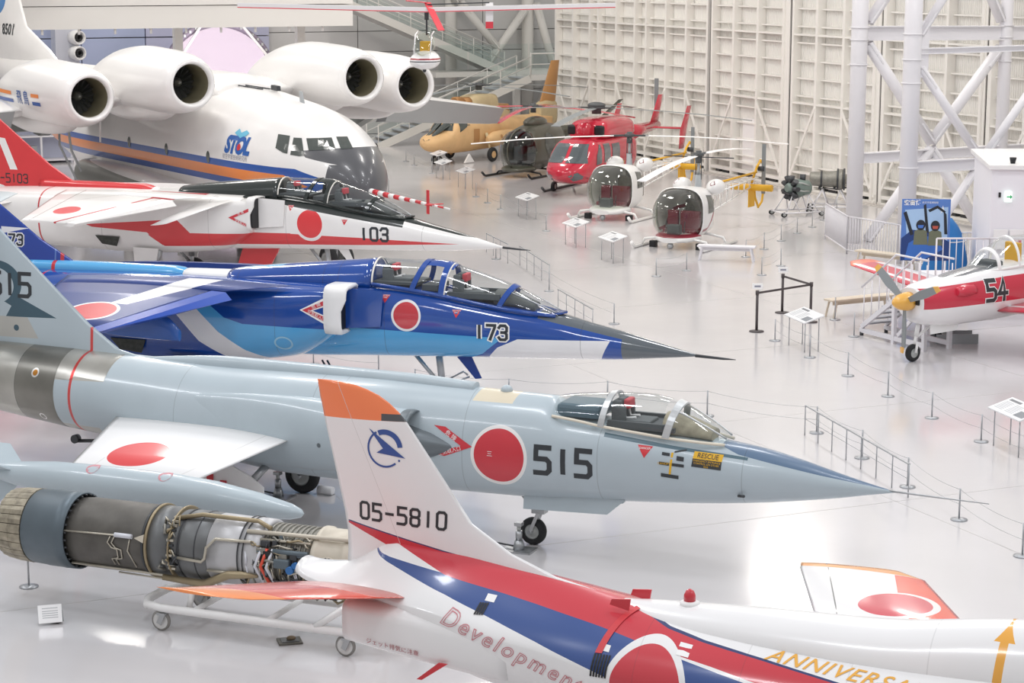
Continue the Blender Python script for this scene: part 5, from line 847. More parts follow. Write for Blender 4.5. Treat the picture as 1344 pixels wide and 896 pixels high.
b = MB(); foil(b, [((-17.0, 0, 4.75), (-24.5, 0, 4.6), .3, (0, 1, 0)), ((-18.2, 0, 5.3), (-24.6, 0, 5.3), .3, (0, 1, 0)), ((-20.45, 0, 6.05), (-25, 0, 6.05), .28, (0, 1, 0)), ((-22.4, 0, 9.2), (-26.3, 0, 9.2), .22, (0, 1, 0))], sub=4); a_fin = b.build('tail_fin', paint('asuka_fin', 'f3f1ef', [('2f7fc4', [('circ', 'xz', -23.2, 7.1, 1.15, .75)])], .3, .3), AS)
lay(text_bm('8501', .55, 0, .012, 1.05), 'fin_number', MATS['number_black'], a_fin, (-21.75, -.2, 5.9), *STB, bvh=bvh_of(a_fin), off=.015)
b = MB()
for sd in (-1, 1): foil(b, [((-21.8, 0, 9.25), (-26.2, 0, 9.25), .18, (0, 0, 1)), ((-24.5, sd * 5.2, 9.25), (-26.6, sd * 5.2, 9.25), .1, (0, 0, 1))], sub=2)
b.build('tailplane', MATS['asuka_white'], AS)
for x, y, z in ((-5.2, -3.4, 3.95),): MB().tube([(x, y, z), (x, y, z - .35), (x - .03, y, z - .8)], [.05, .035, .03], 8).build('drain_mast', MATS['asuka_white'], AS)
MB().prism([(1.0, 0, 4.5), (1.25, 0, 4.5), (1.1, 0, 4.85), (.95, 0, 4.85)], (0, .03, 0)).build('blade_antenna', MATS['grey_paint'], AS); MB().prism([(-1.0, .1, 4.78), (-.6, .1, 4.76), (-.62, .1, 4.9), (-.98, .1, 4.92)], (0, .12, 0)).build('sensor_hood', MATS['dark_metal'], AS)
for y in (-.35, -.12): MB().tube([(-6.6, y - .35, 4.98), (-3.5, y, 4.88), (-1.1, y + .25, 4.8)], .02, 6).build('roof_rail', MATS['dark_metal'], AS)
for p in ([(-5.6, -4.5, 3.98), (-5.5, -4.55, 3.1), (-5.2, -4.2, 2.1), (-4.6, -3.5, 1.6)], [(-4.9, -4.5, 3.98), (-4.7, -4.6, 3.9), (-4.7, -4.5, 3.0), (-4.5, -4.3, 2.4)]): MB().tube(p, .035, 8).build('vent_hose', MATS['slat_grey'], AS)
MB().box((-5.35, -4.5, 4.0), (1.3, .5, .35)).build('pylon_box', MATS['underside_grey'], AS, bevel=.1)
g = MB(); oleo(g, (3.0, 0, 1.5), (3.0, 0, .4), .12); G_ = g.build('nose_gear_leg', MATS['steel'], AS)
for sd in (-1, 1): wheel('nose_wheel', G_, (3.0, sd * .25, .4), .4, .25)
for x in (-5.2, -6.6):
    for sd in (-1, 1): g = MB(); oleo(g, (x, sd * 1.9, 1.1), (x, sd * 1.9, .5), .12); G_ = g.build('main_gear_leg', MATS['steel'], AS); wheel('main_wheel', G_, (x, sd * 1.9, .5), .5, .35)
for k in range(15):
    MB().cyl((4.9 + k * .27, 0, 2.44 - .004 * k), (4.9 + (k + 1) * .27, 0, 2.44 - .004 * (k + 1)), .085 - .0045 * k, n=12).build('nose_boom_band', MATS['red' if k % 2 else 'white'], AS)
MB().bar((7.9, 0, 2.15), (7.9, 0, 2.75), .03, .1, up=(1, 0, 0)).build('boom_vane', MATS['red'], AS); MB().bar((8.2, -.25, 2.42), (8.2, .25, 2.42), .08, .02).build('boom_vane', MATS['red'], AS)
# ================================================================== gallery, fairing shell and stairs at the back
def slab(name, u0, u1, v0, v1, z0, z1, m, parent=None, **k):
    b = MB(); b.box(hall((u0 + u1) / 2, (v0 + v1) / 2, (z0 + z1) / 2), (abs(u1 - u0), abs(v1 - v0), z1 - z0), RZU); return b.build(name, m, parent, **k)
gal = tag(slab('gallery_bridge', 81.5, 84.0, -8, 28.2, 5.72, 6.6, MATS['gallery_white']), 'long plain white gallery bridge running behind the tail fin of the transport', 'gallery', kind='structure'); slab('upper_fascia', 81.45, 84.0, -8, 28.2, 6.63, 8.4, MATS['gallery_white'], gal)
for k in range(9): MB().cyl(hall(81.9, 15.4 + k * 1.45, 5.72), hall(81.9, 15.4 + k * 1.45, 5.5), .05, n=10).build('soffit_stub', MATS['white_paint'], gal)
for v in (21.55, 26.9): slab('gallery_post', 84.5, 84.9, v - .17, v + .17, 0, 5.72, MATS['gallery_white'], gal)
for j in range(4):
    for k in range(5): slab('blue_panel', 94.75, 94.97, 10.6 + j * 3.0, 13.55 + j * 3.0, .1 + k * 1.6, 1.65 + k * 1.6, MATS['blue_panel'], WB)
for j in range(2):
    for k in range(5): slab('blue_panel', 94.75, 94.97, 22.6 + j * 3.0, 25.55 + j * 3.0, .1 + k * 1.6, 1.65 + k * 1.6, mat('violet_panel', 'b9bbd2', .5), WB)
nz = thing('nozzle_column', 'grey-white duct column with two round black air nozzles behind the transport', 'air duct', (0, 0, 0))
slab('duct', 92.2, 93.2, 17.9, 18.95, 0, 7.5, mat('duct_grey', 'c7c9d3', .5), nz)
for z in (5.02, 4.33):
    c = hall(92.2, 18.75, z); d = (-UU * .9 + VV * .25).normalized(); q = MB(); q.lathe(c, d, [(-.1, .3), (.25, .34), (.5, .31), (.55, .28), (.5, .24), (.35, .2), (.35, .13)], 28, caps=(True, False)); n_ = q.build('air_nozzle', MATS['white_paint'], nz); q = MB(); q.lathe(c, d, [(.34, .2), (.36, .17), (.5, .16), (.5, .1), (.3, .09)], 24); n2 = q.build('nozzle_core', MATS['black'], n_)
dm = thing('rocket_fairing_shell', 'large hollow pale pink dome shell with a toothed dark rim behind the transport', 'shell', (0, 0, 0))
c = hall(91.6, 25.2, 2.95); q = MB(); q.lathe(c, UU, [(-.0, 2.45), (.5, 2.42), (1.2, 2.2), (1.8, 1.8), (2.3, 1.1), (2.5, .3), (2.52, .01)], 56, caps=(False, True)); q.build('shell', mat('shell_pink', 'f8f0f8', .6), dm)
q = MB(); q.lathe(c, UU, [(0, 2.46), (-.08, 2.5), (-.08, 2.72), (.15, 2.74), (.15, 2.46)], 64, caps=(False, False)); RM = q.build('rim', mat('rim_brown', '8d8392', .5, .3), dm)
for k in range(26): a = math.radians(5 + 170 * k / 25); p = c + VV * math.cos(a) * 2.62 + Vector((0, 0, math.sin(a) * 2.62)) - UU * .1; q = MB(); q.box((p.x, p.y, p.z), (.06, .1, .12), RZU); q.build('rim_clamp', MATS['wheel_hub'], RM)
q = MB(); q.box(hall(92.4, 25.2, .25), (1.6, 4.4, .5), RZU); q.build('plinth', MATS['gallery_white'], dm)
q = MB(); q.bar(c + VV * -2.2 + Vector((0, 0, .6)) - UU * .2, c + VV * -.6 + Vector((0, 0, 2.9)) - UU * .2, .12, .1); q.build('edge_strip', MATS['white_paint'], dm); q = MB(); q.bar(c + VV * .9 + Vector((0, 0, 2.7)) - UU * .3, c + VV * 2.9 + Vector((0, 0, .3)) - UU * .3, .14, .1); q.build('edge_strip', MATS['gallery_white'], dm)
sl_ = area('shell_spotlight', hall(88.4, 25.2, 4.6), 1.5, .5, 70, (1, .93, 1)); sl_.rotation_euler = (-UU * -1).to_track_quat('-Z', 'Y').to_euler()
# stairs
mat('stair_white', 'dcdad4', .5); mat('tread', 'b9bcc2', .5)
def stair(label, u0, u1, va, za, vb, zb, n, rail=True, nm='staircase', glassp=False):
    t = thing(nm, label, 'stairs', (0, 0, 0))
    for u in (u0, u1): MB().bar(hall(u, va, za - .05), hall(u, vb, zb - .05), .06, .36).build('stringer', MATS['stair_white'], t)
    for k in range(n):
        f = (k + .5) / n; v, z = va + (vb - va) * f, za + (zb - za) * f + .05; q = MB(); q.box(hall((u0 + u1) / 2, v, z), (abs(u1 - u0), abs(vb - va) / n * 1.15, .04), RZU); q.build('tread', MATS['tread'], t)
    for u in (u0, u1):
        if rail:
            for h in (.95, .55): MB().tube([hall(u, va, za + h), hall(u, vb, zb + h)], .03, 6).build('handrail', MATS['stair_white'], t)
            for k in range(6): f = k / 5; v, z = va + (vb - va) * f, za + (zb - za) * f; MB().cyl(hall(u, v, z - .1), hall(u, v, z + .95), .025, n=6).build('baluster', MATS['stair_white'], t)
        if glassp: MB().add([hall(u, va, za + .1), hall(u, vb, zb + .1), hall(u, vb, zb + .85), hall(u, va, za + .85)], [(0, 1, 2, 3)]).build('glass_panel', MATS['railing_glass'], t)
    return t
stair('white lower flight of stairs rising from the hangar floor to the landing', 88.0, 89.6, 31.6, .05, 39.2, 3.0, 18, glassp=True)
stair('white upper flight of stairs with glass sides rising behind the gallery end', 92.0, 93.6, 39.6, 3.1, 31.5, 6.5, 18, glassp=True)
ld = thing('stair_landing', 'white stair landing with green-tinted glass railing against the clad wall', 'landing', (0, 0, 0))
slab('deck', 88.0, 93.8, 39.2, 42.6, 2.85, 3.1, MATS['stair_white'], ld); slab('deck_extension', 92.0, 93.8, 36.0, 39.2, 2.85, 3.1, MATS['stair_white'], ld)
for v0 in (36.1, 37.7, 39.3, 40.9): MB().add([hall(91.9, v0, 3.15), hall(91.9, v0 + 1.5, 3.15), hall(91.9, v0 + 1.5, 4.4), hall(91.9, v0, 4.4)], [(0, 1, 2, 3)]).build('glass_panel', MATS['railing_glass'], ld)
for v0 in (39.3, 40.9): MB().add([hall(88.1, v0, 3.15), hall(88.1, v0 + 1.5, 3.15), hall(88.1, v0 + 1.5, 4.2), hall(88.1, v0, 4.2)], [(0, 1, 2, 3)]).build('glass_panel', MATS['railing_glass'], ld)
for v in (39.25, 40.85, 42.45): MB().cyl(hall(88.05, v, 3.0), hall(88.05, v, 4.15), .035, n=8).build('rail_post', MATS['stair_white'], ld)
MB().tube([hall(88.05, 39.25, 4.1), hall(88.05, 42.45, 4.1)], .035, 8).build('handrail', MATS['stair_white'], ld); MB().tube([hall(88.05, 39.25, 3.6), hall(88.05, 42.45, 3.6)], .025, 8).build('handrail', MATS['stair_white'], ld)
for v in (39.6, 42.2): slab('support_post', 90.4, 90.7, v - .14, v + .14, 0, 2.85, MATS['stair_white'], ld)
# steel frame of the back wall
mat('steel_white', 'dedbd5', .5)
def strut(name, a, b_, r, parent, m='steel_white', plates=True):
    t = MB().cyl(a, b_, r, n=16).build(name, MATS[m], parent)
    if plates:
        a, b_ = Vector(a), Vector(b_); d = (b_ - a).normalized()
        for p in (a + d * .35, b_ - d * .35): MB().bar(p - d * .38, p + d * .38, .05, r * 2.3, up=UU).build('gusset_plate', MATS[m], t)
    return t
bs_ = thing('brace_frame', 'grey-white steel column frame with diagonal braces on the clad back wall', 'steel frame', (0, 0, 0))
for v, r in ((37.75, .28), (41.9, .3), (44.6, .28)): strut('column', hall(94.4, v, 0), hall(94.4, v, 12), r, bs_, plates=False)
for a, b_ in (((38.1, 6.4), (40.2, 4.0)), ((41.6, 6.0), (39.6, 3.4)), ((42.2, 6.3), (43.2, 3.0)), ((44.5, 5.6), (43.2, 3.0)), ((43.2, 3.0), (42.0, .4)), ((43.2, 3.0), (44.6, .4)), ((37.9, 6.4), (36.4, 8.5))): strut('diagonal_brace', hall(94.0, a[0], a[1]), hall(94.0, b_[0], b_[1]), .2, bs_)
# ================================================================== steel tower at the right
tw = thing('steel_tower', 'white tubular steel tower with crossed braces standing before the hangar doors', 'steel frame', (0, 0, 0))
uA, uB = 52.04, 47.83; mat('tower_white', 'ebe9ec', .42, coat=.2)
def P_(u, v, z): return hall(u, v, z)
for u, v, r in ((uA, 33.9, .25), (uB, 32.9, .25), (uA, 39.2, .2)):
    c_ = strut('column', P_(u, v, 0), P_(u, v, 12), r, tw, 'tower_white', False)
    for z in ((6.44, 6.08, 5.35) if u == uA else (6.4, 5.7, 5.05, 2.7)): MB().lathe(P_(u, v, z), (0, 0, 1), [(-.015, r), (-.015, r + .035), (.015, r + .035), (.015, r)], 24, caps=(False, False)).build('collar', MATS['tower_white'], c_)
def ibeam(u, v0, z0, v1, z1, h, wd): 
    q = MB(); a, b_ = P_(u, v0, z0), P_(u, v1, z1); up = Vector((0, 0, 1)); q.bar(a, b_, .03, h); q.bar(a + up * h / 2, b_ + up * h / 2, wd, .03); q.bar(a - up * h / 2, b_ - up * h / 2, wd, .03); return q.build('beam', MATS['tower_white'], tw)
ibeam(uA, 33.9, 6.27, 40.0, 6.2, .4, .28); ibeam(uA, 33.9, 2.55, 40.0, 2.62, .28, .26); ibeam(uB, 33.0, 5.92, 37.8, 5.96, .14, .2); ibeam(uB, 33.0, 2.7, 35.4, 2.72, .3, .24); ibeam(uB, 35.4, 2.85, 38, 2.85, .1, .2)
q = MB(); q.bar(P_(uA, 33.9, 2.5), P_(uB, 32.9, 2.72), .2, .25); 
for a, b_ in (((34.2, 5.95), (36.6, 2.95)), ((39.0, 5.75), (36.6, 2.95)), ((36.6, 2.75), (38.6, .1)), ((36.6, 2.75), (34.4, .05)), ((34.2, 6.6), (36.4, 9.4)), ((39.0, 6.6), (37.4, 9.4))): strut('diagonal_brace', P_(uA, *a), P_(uA, *b_), .17, tw, 'tower_white')
for a, b_ in (((33.15, 6.4), (34.6, 8.4)), ((33.2, 5.45), (35.35, 2.85)), ((35.4, 2.85), (37.5, 5.4)), ((35.3, 2.7), (33.3, .1)), ((35.4, 2.7), (37.5, .1))): strut('diagonal_brace', P_(uB, *a), P_(uB, *b_), .125, tw, 'tower_white')
MB().bar(P_(uB - .02, 33.2, 5.2), P_(uB - .02, 33.2, 6.75), .42, .06, up=UU).build('gusset_plate', MATS['tower_white'], tw)
# ================================================================== helicopters
def heli(name, label, loc, hx, hy, group=None): return thing(name, label, 'helicopter', loc, math.atan2(hy, hx), group)
mat('heli_white', 'f0efed', .3, coat=.4); mat('heli_red', 'cf2f45', .18, coat=.7, var=.06); mat('heli_olive', '55564a', .35, coat=.3, var=.1); mat('heli_tan', 'e6bd88', .55, var=.12, vs_=2); mat('heli_tan_light', 'd0bd95', .55, var=.1); mat('heli_brown', 'b98855', .5); mat('rotor_grey', '8b9092', .45, .2); mat('rotor_white', 'eceaea', .4); mat('guard_yellow', 'e3ac25', .45); mat('seat_maroon', '7d2f3c', .6); mat('rotor_dark', '4d5052', .5)
glass('bubble_glass', (.8, .83, .78), .95); glass('cabin_glass', (.82, .84, .82), .95)
def bubble(mb, x0, x1, zb, zt, wd, N=32):
    """rounded nose bubble: half ellipsoid opening backwards at x0, front at x1"""
    R = []
    for i in range(13):
        a = math.pi / 2 * i / 12; k = max(math.cos(a) ** .75, .02); x = x0 + (x1 - x0) * math.sin(a); zc = (zb + zt) / 2 - .06 * math.sin(a)
        R.append([(x, wd * k * se(t, 2.5)[0], zc + (zt - zb) / 2 * k * se(t, 2.5)[1]) for t in [2 * math.pi * j / N for j in range(N)]])
    return mb.rings(R, (False, True))
def rotor(t, c, n, L, chord, a0, m, droop=.0, th=.02, hub=.16, nm='rotor_blade'):
    h = MB(); h.cyl((c[0], c[1], c[2] - .25), (c[0], c[1], c[2] + .12), hub * .55, n=14); h.cyl((c[0], c[1], c[2] - .04), (c[0], c[1], c[2] + .06), hub, n=18); H_ = h.build('rotor_hub', MATS['rotor_dark'], t)
    for k in range(n):
        a = a0 + 2 * math.pi * k / n; d = Vector((math.cos(a), math.sin(a), 0)); s = Vector((-d.y, d.x, 0)); c_ = Vector(c); b = MB()
        b.bar(c_, c_ + d * L * .12, .08, .06); b.build('blade_grip', MATS['rotor_dark'], H_)
        b = MB(); S_ = [c_ + d * L * f + Vector((0, 0, -droop * f * f)) for f in (.1, .4, .7, 1.0)]; vs = []; fs = []
        for p in S_: vs += [p + s * chord * .5, p + s * chord * .1 + Vector((0, 0, th)), p - s * chord * .5, p + s * chord * .1 - Vector((0, 0, th))]
        for i in range(3):
            for j in range(4): fs.append((i * 4 + j, i * 4 + (j + 1) % 4, i * 4 + 4 + (j + 1) % 4, i * 4 + 4 + j))
        fs += [(0, 1, 2, 3), (12, 15, 14, 13)]; b.add(vs, fs); b.build(nm, m, H_)
    return H_
def skids(t, zx, y, x0, x1, m, r=.045, zf=.05, up=.55):
    for sd in (-1, 1): MB().tube([(x1 + .25, sd * y, zf + .16), (x1 + .1, sd * y, zf + .04), (x1, sd * y, zf), (x0, sd * y, zf)], r, 8).build('skid', m, t)
    for x in zx: MB().tube([(x, -y, zf), (x, -y * .9, up * .75), (x, -y * .45, up), (x, y * .45, up), (x, y * .9, up * .75), (x, y, zf)], r * .8, 8).build('skid_crosstube', m, t)
def bubble_copter(label, loc, hx, hy, a0, stripe, blade):
    t = heli('bubble_helicopter', label, loc, hx, hy, 'white bubble helicopters')
    b = MB(); hull(b, [(-1.15, 1.9, .72, .3, 1.2, 2.5, 2.5), (-.8, 2.02, .6, .66, 1.25, 3, 3), (-.1, 2.08, .55, .74, 1.25, 3, 3), (.2, 2.06, .55, .76, 1.25, 3, 3)], .12, 40, caps=(True, False)); sk = paint('copter_skin', 'f0efed', [('9c3446', [('poly', 'xz', [(.4, .76), (.4, .84), (-.25, .88), (-.25, .79)]), ('poly', 'xz', [(-.25, .79), (-.25, .88), (-.73, 1.35), (-.8, 1.25)]), ('poly', 'xz', [(-.8, 1.25), (-.75, 1.35), (-1.25, 1.52), (-1.25, 1.43)])])], .3, .4) if stripe else MATS['heli_white']; cab = b.build('cabin', sk, t)
    b = MB(); bubble(b, .2, 1.2, .58, 2.05, .75); b.build('bubble_canopy', MATS['bubble_glass'], t)
    b = MB(); b.rings([[(x, (.76 + g) * se(a, 3)[0], 1.305 + (.76 + g) * se(a, 3)[1]) for a in [2 * math.pi * i / 40 for i in range(40)]] for x, g in ((.15, .005), (.17, .02), (.25, .02), (.27, 0))], (False, False)); b.build('canopy_frame', MATS['heli_white'], t)
    b = MB(); hull(b, [(.2, .78, .5, .7, .64, 3, 3), (.7, .74, .5, .6, .62, 3, 3), (1.05, .68, .52, .3, .6, 2, 2)], .12, 32); b.build('chin_pan', MATS['heli_white'] if not stripe else paint('chin_stripe', 'f0efed', [('9c3446', [('poly', 'xz', [(0, .68), (2, .66), (2, .71), (0, .76)])])], .3, .4), t)
    for sd in (-1, 1):
        lay(poly_bm([(-.75, 1.3), (-.2, 1.3), (-.2, 1.85), (-.7, 1.8)]), 'side_window', MATS['cockpit_glass'], t, (0, sd * .9, 0), (-sd, 0, 0) if sd > 0 else (1, 0, 0), (0, 0, 1), bvh=bvh_of(cab), off=.008) if sd < 0 else lay(poly_bm([(.2, 1.3), (.75, 1.3), (.7, 1.8), (.2, 1.85)]), 'side_window', MATS['cockpit_glass'], t, (0, .9, 0), (-1, 0, 0), (0, 0, 1), bvh=bvh_of(cab), off=.008)
    for y in (-.33, .08, .38):
        s = MB(); s.box((-.05, y, 1.0), (.14, .34, .75)); s.box((.18, y, .8), (.42, .34, .13)); s.build('seat', MATS['seat_maroon'], t, bevel=.03)
    s = MB(); s.box((.62, 0, .85), (.25, .4, .35)); s.build('instrument_pedestal', MATS['cockpit_dark'], t, bevel=.03)
    for y in (-.35, .25): MB().tube([(.5, y, .62), (.42, y, 1.1)], .015, 6).build('control_stick', MATS['dark_metal'], t)
    e = MB(); e.box((-1.25, 0, 1.25), (.55, .75, .7)); e.build('engine', MATS['comp_case'], t, bevel=.06); e = MB(); e.cyl((-1.1, 0, 1.5), (-1.1, 0, 2.35), .12, .09, 14); e.build('transmission', MATS['grey_paint'], t)
    for sd in (-1, 1):
        f = MB(); f.ball((-1.15, sd * .55, 2.0), .42, .26, .24, 20); tk = f.build('fuel_tank', MATS['heli_white'], t); lay(poly_bm(disc_pts(.07, 14)), 'filler_cap', MATS['seat_maroon'], tk, (-.85, sd * .62, 2.14), UD, VD, bvh=bvh_of(tk), off=.006, grid=0)
    MB().cyl((-1.1, 0, 2.3), (-1.1, 0, 2.95), .05, n=12).build('mast', MATS['steel'], t)
    for y in (-.09, .09): MB().cyl((-1.1, y, 2.2), (-1.1, y, 2.85), .015, n=6).build('control_rod', MATS['dark_metal'], t)
    rotor(t, (-1.1, 0, 2.95), 2, 5.3, .3, a0, blade, .28); MB().bar((-1.1 - math.cos(a0 + 1.57) * 1.1, -math.sin(a0 + 1.57) * 1.1, 2.88), (-1.1 + math.cos(a0 + 1.57) * 1.1, math.sin(a0 + 1.57) * 1.1, 2.88), .03, .03).build('stabilizer_bar', MATS['dark_metal'], t)
    # lattice tail boom: longerons and zigzag lacing
    A = [(-1.4, -.35, 1.75), (-1.4, .35, 1.75), (-1.4, 0, 1.0)]; B = [(-5.7, -.1, 1.85), (-5.7, .1, 1.85), (-5.7, 0, 1.62)]
    P = lambda i, f: Vector(A[i]).lerp(Vector(B[i]), f)
    for i in range(3): MB().tube([P(i, 0), P(i, 1)], .025, 6).build('boom_longeron', MATS['heli_white'], t)
    for k in range(9):
        for i, j in ((0, 1), (1, 2), (2, 0)): MB().tube([P(i, k / 9), P(j, (k + 1) / 9)], .014, 5).build('boom_lacing', MATS['heli_white'], t)
    MB().tube([(-2.2, 0, 1.95), (-5.8, 0, 2.0)], .035, 8).build('drive_shaft', MATS['guard_yellow'], t)
    MB().tube([(-5.4, 0, 1.7), (-5.8, 0, 2.15), (-6.1, 0, 2.35), (-6.4, 0, 2.2), (-6.5, 0, 1.6), (-6.3, 0, 1.0), (-6.0, 0, .85), (-5.7, 0, 1.2), (-5.6, 0, 1.6)], .04, 8).build('tail_guard', MATS['guard_yellow'], t)
    MB().cyl((-5.4, -.7, 1.55), (-5.4, .7, 1.55), .11, n=14).build('tail_stabilizer', MATS['guard_yellow'], t); MB().box((-5.4, 0, 1.2), (.5, .03, .55)).build('ventral_fin', MATS['guard_yellow'], t)
    MB().bar((-5.95, .18, 1.3), (-5.95, .18, 2.9), .13, .02).build('tail_rotor_blade', MATS['rotor_grey'], t); MB().cyl((-5.95, 0, 2.1), (-5.95, .2, 2.1), .08, n=12).build('tail_rotor_hub', MATS['dark_metal'], t)
    skids(t, (-.75, .55), 1.1, -1.5, 1.0, MATS['heli_white'], .05, .05, .32)
    MB().ball((.9, 0, .42), .1, n=14).build('landing_light', MATS['steel'], t); MB().cyl((.85, 0, .5), (.85, 0, .58), .03, n=8).build('light_mount', MATS['dark_metal'], t)
    for sd in (-1, 1): MB().box((.45, sd * .75, .36), (.2, .2, .26)).build('battery_box', MATS['black'], t, bevel=.02)
    for ch in t.children:
        if not ch.name.startswith('skid'): ch.location.z -= .3
    return t
HD = (-2.4, -4.4)
bubble_copter('white bubble helicopter with a maroon waist stripe and yellow tail guard', (5.1, 60.4, 0), *HD, math.radians(6), True, MATS['rotor_white'])
bubble_copter('plain white bubble helicopter standing beside the red helicopter', (3.4, 67.2, 0), *HD, math.radians(-62), False, MATS['rotor_white'])
# ---- red twin-engine helicopter
t = heli('red_helicopter', 'glossy red cabin helicopter with twin tail fins beside the white bubble helicopter', (2.9, 75.6, 0), -3.8, -7.7); t.scale = (.92, 1.1, .9)
b = MB(); hull(b, [(-3.4, 2.0, 1.2, .5, 1.7, 3, 3), (-2.6, 2.15, .6, .75, 1.5, 3.5, 3.5), (-1.0, 2.2, .45, .82, 1.45, 4, 3.5), (1.2, 2.2, .42, .82, 1.3, 4, 3.5), (1.7, 2.05, .42, .8, 1.1, 3.4, 3.2), (2.3, 1.5, .5, .72, 1.0, 2.6, 2.6), (2.8, 1.22, .68, .45, .95, 2, 2), (2.98, 1.02, .85, .12, .93, 2, 2)], .1, 48); rb = b.build('fuselage', MATS['heli_red'], t); RV = bvh_of(rb)
CD = Vector((.89, .1, .12)); 
def rdec(pts, nm, m, ud, vd, org, off=.012): return lay(poly_bm(pts), nm, m, t, org, ud, vd, bvh=RV, off=off, grid=.12, reach=2.5)
fw = dict(ud=(0, 1, 0), vd=(0, 0, 1))
gl = mat('heli_window', '5c6468', .1, coat=.7)
for pts in ([(-.72, 1.32), (-.06, 1.35), (-.06, 2.05), (-.55, 2.05)], [(.06, 1.35), (.72, 1.32), (.55, 2.05), (.06, 2.05)]): lay(poly_bm(pts), 'windscreen', gl, t, (4, 0, 0), (0, 1, 0), (0, 0, 1), bvh=RV, off=.012, grid=.12, reach=6)
for pts in ([(-.72, .75), (-.35, .62), (-.28, .85), (-.55, 1.0)], [(.35, .62), (.72, .75), (.55, 1.0), (.28, .85)]): lay(poly_bm(pts), 'chin_window', gl, t, (4, 0, 0), (0, 1, 0), (0, 0, 1), bvh=RV, off=.012, grid=.12, reach=6)
for pts in ([(1.05, 1.25), (1.55, 1.2), (1.5, 1.6), (1.2, 2.0), (1.05, 2.0)], [(.2, 1.25), (.8, 1.25), (.8, 2.0), (.2, 2.0)], [(-.75, 1.3), (0, 1.3), (0, 1.95), (-.75, 1.95)]):
    lay(poly_bm([(-x, z) for x, z in pts]), 'door_window', gl, t, (0, 2, 0), (-1, 0, 0), (0, 0, 1), bvh=RV, off=.012, grid=.15, reach=3); lay(poly_bm(pts), 'door_window', gl, t, (0, -2, 0), (1, 0, 0), (0, 0, 1), bvh=RV, off=.012, grid=.15, reach=3)
for x in (.95, .05): lay(poly_bm([(-x - .04, .75), (-x + .04, .75), (-x + .04, .95), (-x - .04, .95)]), 'door_latch_marking', MATS['yellow'], t, (0, 2, 0), (-1, 0, 0), (0, 0, 1), bvh=RV, off=.012, grid=0, reach=3)
lay(text_bm('ATEY', .3, 0, .01), 'side_lettering', MATS['yellow'], t, (-.9, 2, 1.05), (-1, 0, 0), (0, 0, 1), bvh=RV, off=.012, reach=3)
b = MB(); hull(b, [(-3.6, 2.55, 2.05, .3, 2.2, 2.5, 2.5), (-2.6, 2.9, 2.1, .65, 2.3, 3, 3), (-.9, 2.98, 2.1, .72, 2.35, 3, 3), (.1, 2.92, 2.1, .7, 2.35, 3, 3), (.55, 2.75, 2.15, .55, 2.35, 2.6, 2.6)], .15, 40); eg = b.build('engine_deck', MATS['heli_red'], t)
for sd in (-1, 1): b = MB(); b.box((.42, sd * .48, 2.5), (.3, .34, .42)); b.build('intake_mouth', MATS['black'], eg, bevel=.08)
b = MB(); b.ball((.55, 0, 2.5), .42, .28, .36, 20); b.build('gearbox_cowling', MATS['heli_red'], eg)
b = MB(); b.tube([(-3.2, 0, 2.05), (-4.8, 0, 2.1), (-7.0, 0, 2.2)], [.42, .28, .18], 20); b.build('tail_boom', MATS['heli_red'], t)
b = MB(); foil(b, [((-6.2, 0, 2.2), (-7.2, 0, 2.2), .08, (0, 1, 0)), ((-7.2, 0, 3.5), (-7.7, 0, 3.5), .05, (0, 1, 0))], sub=2); b.build('tail_fin', MATS['heli_red'], t)
b = MB(); foil(b, [((-5.9, -1.35, 2.15), (-6.4, -1.35, 2.15), .05, (0, 0, 1)), ((-5.9, 1.35, 2.15), (-6.4, 1.35, 2.15), .05, (0, 0, 1))], sub=2); b.build('horizontal_stabilizer', MATS['heli_red'], t)
for sd in (-1, 1):
    b = MB(); foil(b, [((-5.6, sd * 1.35, 1.3), (-6.2, sd * 1.35, 1.3), .04, (0, 1, 0)), ((-5.7, sd * 1.35, 2.1), (-6.5, sd * 1.35, 2.1), .04, (0, 1, 0)), ((-6.5, sd * 1.35, 3.1), (-7.0, sd * 1.35, 3.1), .03, (0, 1, 0))], sub=2); b.build('end_plate_fin', MATS['heli_red'], t)
rotor(t, (-.6, 0, 3.35), 4, 5.4, .32, math.radians(6), MATS['rotor_grey'], .35, .02, .3); MB().ball((-.6, 0, 3.45), .32, .32, .14, 18).build('hub_cap', MATS['rotor_dark'], t)
MB().bar((-7.4, -.15, 2.6), (-7.4, -.15, 4.2), .16, .02).build('tail_rotor_blade', MATS['rotor_grey'], t)
skids(t, (-1.2, .9), 1.1, -2.0, 1.5, MATS['rotor_dark'], .05, .05, .45)
for sd in (-1, 1): wheel('handling_wheel', t, (1.0, sd * .95, .2), .2, .12)
# ---- olive scout helicopter
t = heli('scout_helicopter', 'dark olive scout helicopter with egg-shaped glass nose and red rotor blades', (.55, 80.9, 0), -2.6, -4.4); t.scale = (1.05, 1.05, 1.0)
b = MB(); hull(b, [(-2.6, 2.0, 1.3, .25, 1.7, 2, 2), (-1.8, 2.2, .75, .6, 1.5, 2.2, 2.2), (-.8, 2.32, .45, .75, 1.35, 2.2, 2.4), (.1, 2.2, .42, .75, 1.25, 2.2, 2.4), (.4, 2.1, .45, .72, 1.2, 2.2, 2.4)], .12, 40, caps=(True, False)); ol = b.build('fuselage', MATS['heli_olive'], t)
b = MB(); bubble(b, .4, 1.35, .45, 2.1, .72); b.build('bubble_nose', MATS['cabin_glass'], t)
b = MB(); b.tube([(.4 + .97 * math.sin(a), 0, 1.27 + .84 * math.cos(a) ** 1 if a < 1.57 else 1.27 + .84 * math.cos(a)) for a in [i * math.pi / 16 for i in range(17)]], .035, 6); b.build('nose_spine', MATS['heli_olive'], t)
